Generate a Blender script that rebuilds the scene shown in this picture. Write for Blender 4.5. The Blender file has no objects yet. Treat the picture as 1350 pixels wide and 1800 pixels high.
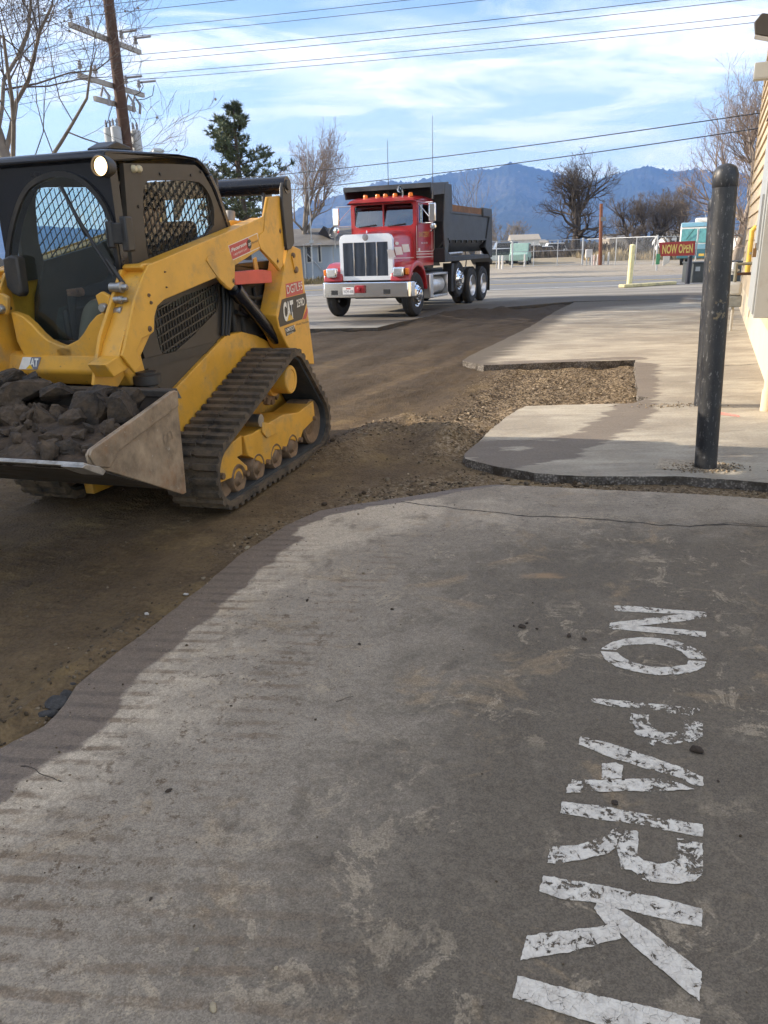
import bpy, bmesh, math, random
import numpy as np
from mathutils import Vector, Matrix, noise as mnoise
from mathutils.geometry import delaunay_2d_cdt

scene = bpy.context.scene
col = scene.collection
random.seed(7)
RNG = np.random.default_rng(7)

# ------------------------------------------------------------------ camera
F, CX, CY = 1350.0, 675.0, 900.0
PITCH, ROLL, EYE = math.radians(18.7), math.radians(1.8), 1.55
_f = Vector((0, math.cos(PITCH), -math.sin(PITCH)))
_r0 = Vector((1, 0, 0)); _u0 = _r0.cross(_f)
_r = _r0 * math.cos(ROLL) - _u0 * math.sin(ROLL)
_u = _u0 * math.cos(ROLL) + _r0 * math.sin(ROLL)
cam_d = bpy.data.cameras.new('camera')
cam = bpy.data.objects.new('camera', cam_d); col.objects.link(cam)
cam_d.sensor_fit = 'VERTICAL'; cam_d.sensor_height = 24.0; cam_d.sensor_width = 18.0
cam_d.lens = 24.0 * F / 1800.0
cam_d.clip_start = 0.05; cam_d.clip_end = 60000
M3 = Matrix((_r, _u, -_f)).transposed()
cam.matrix_world = Matrix.Translation((0, 0, EYE)) @ M3.to_4x4()
scene.camera = cam
C0 = Vector((0, 0, EYE))

def ray(x, y): return _f + _r * ((x - CX) / F) - _u * ((y - CY) / F)
def gp(x, y, z=0.0):
    d = ray(x, y); return C0 + d * ((z - EYE) / d.z)
def at_y(x, y, Y):
    d = ray(x, y); return C0 + d * (Y / d.y)

# ------------------------------------------------------------------ sun, sky, exposure
SUN_EL = math.radians(24.0)
SUN_AZ = Vector((-0.983, 0.184))
sun_vec = Vector((SUN_AZ.x * math.cos(SUN_EL), SUN_AZ.y * math.cos(SUN_EL), math.sin(SUN_EL)))
sd = bpy.data.lights.new('sun', 'SUN'); sd.energy = 5.0; sd.angle = math.radians(0.6); sd.color = (1.0, 0.89, 0.74)
so = bpy.data.objects.new('sun', sd); col.objects.link(so)
so.rotation_euler = (-sun_vec).to_track_quat('-Z', 'Y').to_euler(); so.location = (-30, 5, 20)

scene.view_settings.view_transform = 'Standard'; scene.view_settings.look = 'None'
scene.view_settings.gamma = 1.0; scene.view_settings.use_curve_mapping = False
scene.view_settings.exposure = 1.05
scene.render.engine = 'CYCLES'
cy = scene.cycles
cy.use_denoising = True; cy.use_adaptive_sampling = True; cy.adaptive_threshold = 0.025; cy.max_bounces = 8; cy.diffuse_bounces = 3; cy.glossy_bounces = 4
cy.transparent_max_bounces = 24; cy.transmission_bounces = 4; cy.volume_bounces = 0
cy.caustics_reflective = False; cy.caustics_refractive = False
try: cy.sample_clamp_indirect = 6.0
except Exception: pass

def N(nt, typ, **kw):
    n = nt.nodes.new(typ)
    for k, v in kw.items():
        if k.startswith('i_'): n.inputs[k[2:]].default_value = v
        else: setattr(n, k, v)
    return n

world = bpy.data.worlds.new('World'); scene.world = world; world.use_nodes = True
nt = world.node_tree; nt.nodes.clear(); L = nt.links.new
sky = N(nt, 'ShaderNodeTexSky', sky_type='NISHITA', sun_disc=False)
sky.sun_elevation = SUN_EL; sky.sun_rotation = math.atan2(SUN_AZ.x, SUN_AZ.y)
sky.air_density = 1.0; sky.dust_density = 0.3; sky.ozone_density = 2.2
bg = N(nt, 'ShaderNodeBackground'); bg.inputs['Strength'].default_value = 0.122
outw = N(nt, 'ShaderNodeOutputWorld')
tc = N(nt, 'ShaderNodeTexCoord'); sp = N(nt, 'ShaderNodeSeparateXYZ'); L(tc.outputs['Generated'], sp.inputs[0])
def M(op, a, b=None, clamp=False, nt=nt):
    n = N(nt, 'ShaderNodeMath', operation=op, use_clamp=clamp)
    for i, v in enumerate((a, b)):
        if v is None: continue
        if hasattr(v, 'links'): nt.links.new(v, n.inputs[i])
        else: n.inputs[i].default_value = v
    return n.outputs[0]
zz = M('ADD', M('MAXIMUM', sp.outputs[2], 0.0), 0.16)
cx_ = M('DIVIDE', sp.outputs[0], zz); cy_ = M('DIVIDE', sp.outputs[1], zz)
cb = N(nt, 'ShaderNodeCombineXYZ'); L(cx_, cb.inputs[0]); L(cy_, cb.inputs[1])
def cloud(rot, scl, loc, nscale, detail, rough, dist, lo, hi):
    mp = N(nt, 'ShaderNodeMapping'); L(cb.outputs[0], mp.inputs[0])
    mp.inputs['Rotation'].default_value = (0, 0, rot); mp.inputs['Scale'].default_value = scl; mp.inputs['Location'].default_value = loc
    nz = N(nt, 'ShaderNodeTexNoise'); L(mp.outputs[0], nz.inputs['Vector'])
    nz.inputs['Scale'].default_value = nscale; nz.inputs['Detail'].default_value = detail
    nz.inputs['Roughness'].default_value = rough; nz.inputs['Distortion'].default_value = dist
    mr = N(nt, 'ShaderNodeMapRange', interpolation_type='SMOOTHSTEP'); L(nz.outputs[0], mr.inputs[0])
    mr.inputs[1].default_value = lo; mr.inputs[2].default_value = hi
    return mr.outputs[0]
c_broad = cloud(0.35, (0.75, 1.15, 1), (3.1, 1.7, 0), 1.0, 6, 0.55, 0.5, 0.44, 0.64)
c_wisp = cloud(0.55, (0.9, 1.8, 1), (1.3, 4.4, 2), 1.6, 7, 0.6, 0.9, 0.45, 0.62)
c_fine = cloud(0.2, (1.0, 2.0, 1), (7.3, 0.4, 5), 3.4, 6, 0.65, 0.6, 0.45, 0.85)
mask = M('ADD', M('MULTIPLY', c_broad, 0.68), M('MULTIPLY', c_wisp, 0.48), True)
mask = M('ADD', mask, M('MULTIPLY', c_fine, M('MULTIPLY', mask, 0.55)), True)
hor = N(nt, 'ShaderNodeMapRange', interpolation_type='SMOOTHSTEP'); L(sp.outputs[2], hor.inputs[0])
hor.inputs[1].default_value = 0.0; hor.inputs[2].default_value = 0.30; hor.inputs[3].default_value = 0.42; hor.inputs[4].default_value = 0.0
mask = M('MAXIMUM', mask, hor.outputs[0])
mask = M('MULTIPLY', mask, 0.93)
mx = N(nt, 'ShaderNodeMix', data_type='RGBA'); L(mask, mx.inputs[0]); L(sky.outputs[0], mx.inputs[6])
mx.inputs[7].default_value = (7.2, 7.15, 7.1, 1)
L(mx.outputs[2], bg.inputs[0]); L(bg.outputs[0], outw.inputs[0])

# ------------------------------------------------------------------ materials
MATS = {}
def paint(name, c, rough=0.5, metal=0.0, var=0.12, scale=6.0, dirt=None, damt=0.0, dscale=4.0, bump=0.0, bscale=80.0, coat=0.0, spec=0.5, emit=None, estr=0.0, speck=None):
    if name in MATS: return MATS[name]
    m = bpy.data.materials.new(name); m.use_nodes = True; MATS[name] = m
    t = m.node_tree; b = t.nodes['Principled BSDF']; l = t.links.new
    b.inputs['Roughness'].default_value = rough; b.inputs['Metallic'].default_value = metal
    b.inputs['Specular IOR Level'].default_value = spec
    if coat: b.inputs['Coat Weight'].default_value = coat; b.inputs['Coat Roughness'].default_value = 0.08
    tc = N(t, 'ShaderNodeTexCoord'); g = N(t, 'ShaderNodeNewGeometry')
    nz = N(t, 'ShaderNodeTexNoise'); l(g.outputs['Position'], nz.inputs[0]); nz.inputs['Scale'].default_value = scale; nz.inputs['Detail'].default_value = 6; nz.inputs['Roughness'].default_value = 0.62
    mr = N(t, 'ShaderNodeMapRange'); l(nz.outputs[0], mr.inputs[0]); mr.inputs[1].default_value = 0.3; mr.inputs[2].default_value = 0.7; mr.inputs[3].default_value = 1 - var; mr.inputs[4].default_value = 1 + var
    hs = N(t, 'ShaderNodeMix', data_type='RGBA', blend_type='MULTIPLY'); hs.inputs[0].default_value = 1.0
    hs.inputs[6].default_value = (*c, 1); l(mr.outputs[0], hs.inputs[7])
    out = hs.outputs[2]
    if dirt is not None and damt > 0:
        n2 = N(t, 'ShaderNodeTexNoise'); l(g.outputs['Position'], n2.inputs[0]); n2.inputs['Scale'].default_value = dscale; n2.inputs['Detail'].default_value = 8; n2.inputs['Roughness'].default_value = 0.7
        r2 = N(t, 'ShaderNodeMapRange', interpolation_type='SMOOTHSTEP'); l(n2.outputs[0], r2.inputs[0]); r2.inputs[1].default_value = 0.62 - damt * 0.35; r2.inputs[2].default_value = 0.80 - damt * 0.2; r2.inputs[4].default_value = min(1, 0.35 + damt)
        d = N(t, 'ShaderNodeMix', data_type='RGBA'); l(r2.outputs[0], d.inputs[0]); l(out, d.inputs[6]); d.inputs[7].default_value = (*dirt, 1); out = d.outputs[2]
        rr = N(t, 'ShaderNodeMapRange'); l(r2.outputs[0], rr.inputs[0]); rr.inputs[3].default_value = rough; rr.inputs[4].default_value = min(0.95, rough + 0.4); l(rr.outputs[0], b.inputs['Roughness'])
        if metal > 0:
            mm = N(t, 'ShaderNodeMapRange'); l(r2.outputs[0], mm.inputs[0]); mm.inputs[3].default_value = metal; mm.inputs[4].default_value = 0.0; l(mm.outputs[0], b.inputs['Metallic'])
    if speck:
        n4 = N(t, 'ShaderNodeTexNoise'); l(g.outputs['Position'], n4.inputs[0]); n4.inputs['Scale'].default_value = 26; n4.inputs['Detail'].default_value = 5; n4.inputs['Roughness'].default_value = 0.8
        r4 = N(t, 'ShaderNodeMapRange', interpolation_type='SMOOTHSTEP'); l(n4.outputs[0], r4.inputs[0]); r4.inputs[1].default_value = 0.63; r4.inputs[2].default_value = 0.70; r4.inputs[4].default_value = 0.75
        d4 = N(t, 'ShaderNodeMix', data_type='RGBA'); l(r4.outputs[0], d4.inputs[0]); l(out, d4.inputs[6]); d4.inputs[7].default_value = (*speck, 1); out = d4.outputs[2]
    l(out, b.inputs['Base Color'])
    if bump > 0:
        n3 = N(t, 'ShaderNodeTexNoise'); l(g.outputs['Position'], n3.inputs[0]); n3.inputs['Scale'].default_value = bscale; n3.inputs['Detail'].default_value = 5
        bp = N(t, 'ShaderNodeBump'); bp.inputs['Strength'].default_value = bump; bp.inputs['Distance'].default_value = 0.6 / bscale; l(n3.outputs[0], bp.inputs['Height']); l(bp.outputs[0], b.inputs['Normal'])
    if emit: b.inputs['Emission Color'].default_value = (*emit, 1); b.inputs['Emission Strength'].default_value = estr
    return m

def glass_mat(name, tint=(0.8, 0.9, 0.9), refl=0.12, rough=0.02):
    if name in MATS: return MATS[name]
    m = bpy.data.materials.new(name); m.use_nodes = True; MATS[name] = m
    t = m.node_tree; t.nodes.clear(); l = t.links.new
    o = N(t, 'ShaderNodeOutputMaterial'); tr = N(t, 'ShaderNodeBsdfTransparent'); tr.inputs[0].default_value = (*tint, 1)
    gl = N(t, 'ShaderNodeBsdfGlossy'); gl.inputs['Roughness'].default_value = rough
    fr = N(t, 'ShaderNodeFresnel'); fr.inputs[0].default_value = 1.5
    a = N(t, 'ShaderNodeMath', operation='ADD', use_clamp=True); l(fr.outputs[0], a.inputs[0]); a.inputs[1].default_value = refl
    ge = N(t, 'ShaderNodeNewGeometry'); iv = N(t, 'ShaderNodeMath', operation='SUBTRACT'); iv.inputs[0].default_value = 1.0; l(ge.outputs['Backfacing'], iv.inputs[1]); a2 = N(t, 'ShaderNodeMath', operation='MULTIPLY'); l(a.outputs[0], a2.inputs[0]); l(iv.outputs[0], a2.inputs[1]); a = a2
    mxs = N(t, 'ShaderNodeMixShader'); l(a.outputs[0], mxs.inputs[0]); l(tr.outputs[0], mxs.inputs[1]); l(gl.outputs[0], mxs.inputs[2]); l(mxs.outputs[0], o.inputs[0])
    return m

# ------------------------------------------------------------------ mesh helpers
class MB:
    def __init__(s): s.v = []; s.f = []
    def add(s, vs, fs):
        o = len(s.v); s.v += [tuple(p) for p in vs]; s.f += [tuple(i + o for i in q) for q in fs]; return s
    def box(s, x0, x1, y0, y1, z0, z1, mat=None):
        vs = [(x, y, z) for z in (z0, z1) for y in (y0, y1) for x in (x0, x1)]
        if mat is not None: vs = [mat @ Vector(p) for p in vs]
        return s.add(vs, [(0, 2, 3, 1), (4, 5, 7, 6), (0, 1, 5, 4), (2, 6, 7, 3), (0, 4, 6, 2), (1, 3, 7, 5)])
    def beam(s, p0, p1, w, h, up=(0, 0, 1)):
        p0 = Vector(p0); p1 = Vector(p1); d = (p1 - p0).normalized(); a = d.cross(Vector(up))
        if a.length < 1e-4: a = d.cross(Vector((1, 0, 0)))
        a.normalize(); b = a.cross(d).normalized()
        vs = [p + a * (sx * w / 2) + b * (sz * h / 2) for p in (p0, p1) for sx, sz in ((-1, -1), (1, -1), (1, 1), (-1, 1))]
        return s.add(vs, [(3, 2, 1, 0), (4, 5, 6, 7), (0, 1, 5, 4), (1, 2, 6, 5), (2, 3, 7, 6), (3, 0, 4, 7)])
    def tube(s, pts, rad, n=8, caps=True):
        pts = [Vector(p) for p in pts]
        if not hasattr(rad, '__len__'): rad = [rad] * len(pts)
        k0 = len(s.v); prev = None
        for i, p in enumerate(pts):
            if i == 0: d = pts[1] - p
            elif i == len(pts) - 1: d = p - pts[i - 1]
            else: d = (pts[i + 1] - p).normalized() + (p - pts[i - 1]).normalized()
            if d.length < 1e-9: d = Vector((0, 0, 1))
            d.normalize()
            if prev is None:
                a = d.cross(Vector((0, 0, 1)))
                if a.length < 1e-3: a = d.cross(Vector((1, 0, 0)))
            else: a = prev - d * prev.dot(d)
            a.normalize(); prev = a; b = d.cross(a)
            for j in range(n):
                t = 2 * math.pi * j / n; q = p + (a * math.cos(t) + b * math.sin(t)) * rad[i]; s.v.append(tuple(q))
        for i in range(len(pts) - 1):
            for j in range(n):
                s.f.append((k0 + i * n + j, k0 + i * n + (j + 1) % n, k0 + (i + 1) * n + (j + 1) % n, k0 + (i + 1) * n + j))
        if caps:
            s.f.append(tuple(k0 + j for j in reversed(range(n)))); e = k0 + (len(pts) - 1) * n; s.f.append(tuple(e + j for j in range(n)))
        return s
    def cyl(s, p0, p1, r, r1=None, n=16): return s.tube([p0, p1], [r, r if r1 is None else r1], n)
    def prism(s, poly, ax, a, b):
        n = len(poly)
        ar = sum(poly[i][0] * poly[(i + 1) % n][1] - poly[(i + 1) % n][0] * poly[i][1] for i in range(n))
        if (ar < 0) != (ax == 'y'): poly = poly[::-1]
        def P(q, t): return {'x': (t, q[0], q[1]), 'y': (q[0], t, q[1]), 'z': (q[0], q[1], t)}[ax]
        lo, hi = min(a, b), max(a, b)
        vs = [P(q, lo) for q in poly] + [P(q, hi) for q in poly]
        fs = [tuple(reversed(range(n))), tuple(range(n, 2 * n))] + [(i, (i + 1) % n, n + (i + 1) % n, n + i) for i in range(n)]
        return s.add(vs, fs)
    def lathe(s, prof, c=(0, 0, 0), ax='z', n=24):
        k0 = len(s.v); m = len(prof)
        for j in range(n):
            t = 2 * math.pi * j / n; ca, sa = math.cos(t), math.sin(t)
            for r, h in prof:
                p = {'z': (r * ca, r * sa, h), 'x': (h, r * ca, r * sa), 'y': (r * sa, h, r * ca)}[ax]
                s.v.append((p[0] + c[0], p[1] + c[1], p[2] + c[2]))
        for j in range(n):
            for i in range(m - 1):
                a = k0 + j * m + i; b = k0 + ((j + 1) % n) * m + i; s.f.append((a, b, b + 1, a + 1))
        return s
    def ring(s, outer, inner, ax, a, b, n=64):
        ci = (sum(p[0] for p in inner) / len(inner), sum(p[1] for p in inner) / len(inner))
        def cast(poly, t):
            d = (math.cos(t), math.sin(t)); best = None
            for i in range(len(poly)):
                p, q = poly[i], poly[(i + 1) % len(poly)]
                ex, ey = q[0] - p[0], q[1] - p[1]; den = d[0] * ey - d[1] * ex
                if abs(den) < 1e-12: continue
                wx, wy = p[0] - ci[0], p[1] - ci[1]
                tt = (wx * ey - wy * ex) / den; uu = (wx * d[1] - wy * d[0]) / den
                if tt > 0 and -1e-6 <= uu <= 1 + 1e-6 and (best is None or tt > best): best = tt
            best = best or 0.001
            return (ci[0] + d[0] * best, ci[1] + d[1] * best)
        ts = sorted([2 * math.pi * i / n for i in range(n)] + [math.atan2(p[1] - ci[1], p[0] - ci[0]) % (2 * math.pi) for p in list(outer) + list(inner)])
        o = [cast(outer, t) for t in ts]; k = [cast(inner, t) for t in ts]; n = len(ts)
        def P(q, t): return {'x': (t, q[0], q[1]), 'y': (q[0], t, q[1]), 'z': (q[0], q[1], t)}[ax]
        lo, hi = min(a, b), max(a, b)
        vs = [P(q, lo) for q in o] + [P(q, lo) for q in k] + [P(q, hi) for q in o] + [P(q, hi) for q in k]; fs = []
        for i in range(n):
            j = (i + 1) % n
            fs += [(i, n + i, n + j, j), (2 * n + i, 2 * n + j, 3 * n + j, 3 * n + i), (i, j, 2 * n + j, 2 * n + i), (n + i, 3 * n + i, 3 * n + j, n + j)]
        return s.add(vs, fs)
    def mesh(s, name):
        me = bpy.data.meshes.new(name); me.from_pydata(s.v, [], s.f); me.validate(clean_customdata=False); me.update(); return me
    def build(s, name, mat, parent=None, bevel=0.0, smooth=None, seg=2, fix=True):
        me = s.mesh(name)
        if fix and len(me.polygons) < 60000:
            b = bmesh.new(); b.from_mesh(me); bmesh.ops.recalc_face_normals(b, faces=b.faces); b.to_mesh(me); b.free()
        return link(name, me, mat, parent, bevel, smooth, seg)

def link(name, me, mat, parent=None, bevel=0.0, smooth=None, seg=2):
    o = bpy.data.objects.new(name, me); col.objects.link(o)
    if mat is not None and len(me.materials) == 0: me.materials.append(mat)
    if smooth is None: smooth = 35
    if smooth:
        me.shade_smooth(); me.set_sharp_from_angle(angle=math.radians(smooth))
    if bevel > 0:
        bm_ = o.modifiers.new('bevel', 'BEVEL'); bm_.width = bevel; bm_.segments = seg; bm_.limit_method = 'ANGLE'; bm_.angle_limit = math.radians(40)
        bm_.harden_normals = False
    if parent is not None: o.parent = parent
    return o
def tag(o, label=None, cat=None, group=None, kind=None):
    if label: o['label'] = label
    if cat: o['category'] = cat
    if group: o['group'] = group
    if kind: o['kind'] = kind
    return o
def thing(name, label, cat, loc=(0, 0, 0), rz=0.0, group=None):
    o = bpy.data.objects.new(name, None); col.objects.link(o); o.empty_display_size = 0.1
    o.location = loc; o.rotation_euler = (0, 0, rz); return tag(o, label, cat, group)
def struct(o): o['kind'] = 'structure'; return o
def copy_tree(o, parent=None):
    c = o.copy(); col.objects.link(c); c.parent = parent
    for ch in list(o.children): copy_tree(ch, c)
    return c
def text_mesh(txt, size=1.0, extrude=0.0, bold=0.0, align='CENTER', shear=0.0, spacing=1.0):
    cu = bpy.data.curves.new('text', 'FONT'); cu.body = txt; cu.size = size; cu.extrude = extrude; cu.offset = bold; cu.align_x = align; cu.align_y = 'CENTER'; cu.shear = shear; cu.space_character = spacing; cu.resolution_u = 3
    o = bpy.data.objects.new('text', cu); col.objects.link(o)
    dg = bpy.context.evaluated_depsgraph_get(); me = bpy.data.meshes.new_from_object(o.evaluated_get(dg)); bpy.data.objects.remove(o); bpy.data.curves.remove(cu)
    return me
def frame_mat(o, xa, ya):
    xa = Vector(xa).normalized(); za = xa.cross(Vector(ya)).normalized(); ya = za.cross(xa)
    m = Matrix((xa, ya, za)).transposed().to_4x4(); return Matrix.Translation(o) @ m
def put_text(name, txt, mat, parent, o, xa, ya, w=None, h=None, size=0.1, bold=0.0, lift=0.002, shear=0.0, fit=True):
    me = text_mesh(txt, 1.0, 0.0, bold, shear=shear); xs = [v.co.x for v in me.vertices]; ys = [v.co.y for v in me.vertices]
    cx0, cy0 = (max(xs) + min(xs)) / 2, (max(ys) + min(ys)) / 2; wx, wy = max(xs) - min(xs), max(ys) - min(ys)
    sx = w / wx if w else size; sy = h / wy if h else (sx if w else size)
    mt = frame_mat(o, xa, ya)
    for v in me.vertices: v.co = mt @ Vector(((v.co.x - cx0) * sx, (v.co.y - cy0) * sy, lift))
    me.materials.clear(); return link(name, me, mat, parent, 0, 0)

# numpy value noise (tileable enough) for terrain
_tab = np.random.default_rng(11).random((256, 256))
def vnoise(x, y):
    xi = np.floor(x).astype(int); yi = np.floor(y).astype(int); fx = x - xi; fy = y - yi
    fx = fx * fx * (3 - 2 * fx); fy = fy * fy * (3 - 2 * fy)
    a = _tab[xi % 256, yi % 256]; b = _tab[(xi + 1) % 256, yi % 256]; c = _tab[xi % 256, (yi + 1) % 256]; d = _tab[(xi + 1) % 256, (yi + 1) % 256]
    return (a * (1 - fx) + b * fx) * (1 - fy) + (c * (1 - fx) + d * fx) * fy
def fbm(x, y, o=4, g=0.5):
    s = 0; a = 1; t = 0
    for i in range(o): s = s + a * vnoise(x * 2 ** i + 17.3 * i, y * 2 ** i + 9.1 * i); t += a; a *= g
    return s / t
def seg_dist(x, y, pts):
    d = np.full(np.shape(x), 1e9)
    for (x0, y0), (x1, y1) in zip(pts[:-1], pts[1:]):
        ex, ey = x1 - x0, y1 - y0; t = np.clip(((x - x0) * ex + (y - y0) * ey) / (ex * ex + ey * ey + 1e-12), 0, 1)
        d = np.minimum(d, np.hypot(x - x0 - t * ex, y - y0 - t * ey))
    return d
def inside(x, y, poly):
    r = np.zeros(np.shape(x), bool); n = len(poly)
    for i in range(n):
        (x0, y0), (x1, y1) = poly[i], poly[(i + 1) % n]
        c = ((y0 > y) != (y1 > y)) & (x < (x1 - x0) * (y - y0) / (y1 - y0 + 1e-15) + x0); r ^= c
    return r
def grid_mesh(name, X, Y, Z):
    ny, nx = X.shape; me = bpy.data.meshes.new(name)
    co = np.stack([X, Y, Z], -1).reshape(-1, 3).astype(np.float32)
    i = np.arange(nx * ny).reshape(ny, nx); q = np.stack([i[:-1, :-1], i[:-1, 1:], i[1:, 1:], i[1:, :-1]], -1).reshape(-1, 4)
    me.vertices.add(len(co)); me.vertices.foreach_set('co', co.ravel())
    me.loops.add(q.size); me.loops.foreach_set('vertex_index', q.ravel().astype(np.int32))
    me.polygons.add(len(q)); me.polygons.foreach_set('loop_start', (np.arange(len(q)) * 4).astype(np.int32))
    me.update(calc_edges=True); return me
def set_attr(me, name, arr):
    a = me.attributes.new(name, 'FLOAT', 'POINT'); a.data.foreach_set('value', np.asarray(arr, np.float32).ravel())
E1 = Vector((0.378, 0.926, 0)); E2 = Vector((0.926, -0.378, 0))   # lot axes: along the shop wall, towards it
def lot(a, b, z=0.0): return E1 * a + E2 * b + Vector((0, 0, z))
# ------------------------------------------------------------------ terrain, pavement, road
def W2(lst, z=0.0): return [tuple(gp(x, y, z)[:2]) for x, y in lst]
cut_px = [(0, 1317), (74, 1276), (112, 1238), (133, 1205), (185, 1165), (267, 1102), (359, 1028), (444, 961), (500, 924), (560, 897), (620, 886), (700, 874), (800, 858), (870, 851), (920, 853), (1100, 862), (1350, 877)]
CUT = [(-3.3, -3.0)] + W2(cut_px); CUT.append((4.6, 4.1))
FG_POLY = CUT + [(5.4, 2.0), (4.5, -3.0)]
apron_px = [(1350, 849), (1200, 838), (1050, 838), (940, 832), (880, 822), (818, 806), (816, 797), (850, 765), (880, 742), (905, 722), (925, 714), (1000, 712), (1110, 709), (1140, 699), (1120, 697), (1117, 633), (1000, 636), (850, 642), (812, 634), (840, 618), (880, 600), (930, 575), (975, 548), (1010, 531)]
APRON = [(5.2, 4.35)] + W2(apron_px)
join = W2([(1200, 525)])[0]
APRON += [join, (9.6, 21.0), (9.6, 18.4), (5.2, 7.2)]
lot_px = [(540, 578), (600, 577), (662, 576), (700, 567), (745, 558), (790, 550), (880, 541), (960, 534), (1010, 530)]
LOT = [(-26.0, 17.0), (-8.0, 17.3)] + W2(lot_px) + [(join[0], join[1] + 0.02), (9.6, 21.03), (30, 22.5), (30, 31.0), (-26, 31.0)]
PITS = [CUT]

def geo_nodes(t):
    g = N(t, 'ShaderNodeNewGeometry'); return g.outputs['Position']
class SH:
    """small shader-graph writer"""
    def __init__(s, name):
        s.m = bpy.data.materials.new(name); s.m.use_nodes = True; s.t = s.m.node_tree; s.b = s.t.nodes['Principled BSDF']; s.l = s.t.links.new
        s.pos = N(s.t, 'ShaderNodeNewGeometry').outputs['Position']; MATS[name] = s.m
    def put(s, v, sock):
        if hasattr(v, 'links'): s.l(v, sock)
        elif isinstance(v, tuple): sock.default_value = (*v, 1) if len(v) == 3 and sock.type == 'RGBA' else v
        else: sock.default_value = v
    def noise(s, scale, detail=6, rough=0.6, dist=0.0, stretch=None, off=(0, 0, 0), rot=0.0):
        mp = N(s.t, 'ShaderNodeMapping'); s.l(s.pos, mp.inputs[0]); mp.inputs['Location'].default_value = off; mp.inputs['Rotation'].default_value = (0, 0, rot)
        if stretch: mp.inputs['Scale'].default_value = stretch
        n = N(s.t, 'ShaderNodeTexNoise'); s.l(mp.outputs[0], n.inputs[0]); n.inputs['Scale'].default_value = scale; n.inputs['Detail'].default_value = detail; n.inputs['Roughness'].default_value = rough; n.inputs['Distortion'].default_value = dist
        return n.outputs[0]
    def voro(s, scale, feat='F1', out='Distance', rnd=1.0):
        n = N(s.t, 'ShaderNodeTexVoronoi', feature=feat); s.l(s.pos, n.inputs['Vector']); n.inputs['Scale'].default_value = scale; n.inputs['Randomness'].default_value = rnd
        return n.outputs[out]
    def attr(s, name, typ='GEOMETRY'):
        return N(s.t, 'ShaderNodeAttribute', attribute_name=name, attribute_type=typ).outputs['Fac']
    def ramp(s, v, lo, hi, a=0.0, b=1.0, smooth=True):
        n = N(s.t, 'ShaderNodeMapRange', interpolation_type='SMOOTHSTEP' if smooth else 'LINEAR'); s.put(v, n.inputs[0]); s.put(lo, n.inputs[1]); s.put(hi, n.inputs[2]); n.inputs[3].default_value = a; n.inputs[4].default_value = b
        return n.outputs[0]
    def math(s, op, a, b=0.0, clamp=False):
        n = N(s.t, 'ShaderNodeMath', operation=op, use_clamp=clamp); s.put(a, n.inputs[0]); s.put(b, n.inputs[1]); return n.outputs[0]
    def mix(s, f, a, b, mode='MIX'):
        n = N(s.t, 'ShaderNodeMix', data_type='RGBA', blend_type=mode); s.put(f, n.inputs[0]); s.put(a, n.inputs[6]); s.put(b, n.inputs[7]); return n.outputs[2]
    def bump(s, h, strength, dist, prev=None):
        n = N(s.t, 'ShaderNodeBump'); n.inputs['Strength'].default_value = strength; n.inputs['Distance'].default_value = dist; s.put(h, n.inputs['Height'])
        if prev is not None: s.l(prev, n.inputs['Normal'])
        return n.outputs[0]
    def done(s, colr, rough=0.85, normal=None, spec=0.3):
        s.put(colr, s.b.inputs['Base Color']); s.put(rough, s.b.inputs['Roughness']); s.b.inputs['Specular IOR Level'].default_value = spec
        if normal is not None: s.l(normal, s.b.inputs['Normal'])
        return s.m

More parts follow.
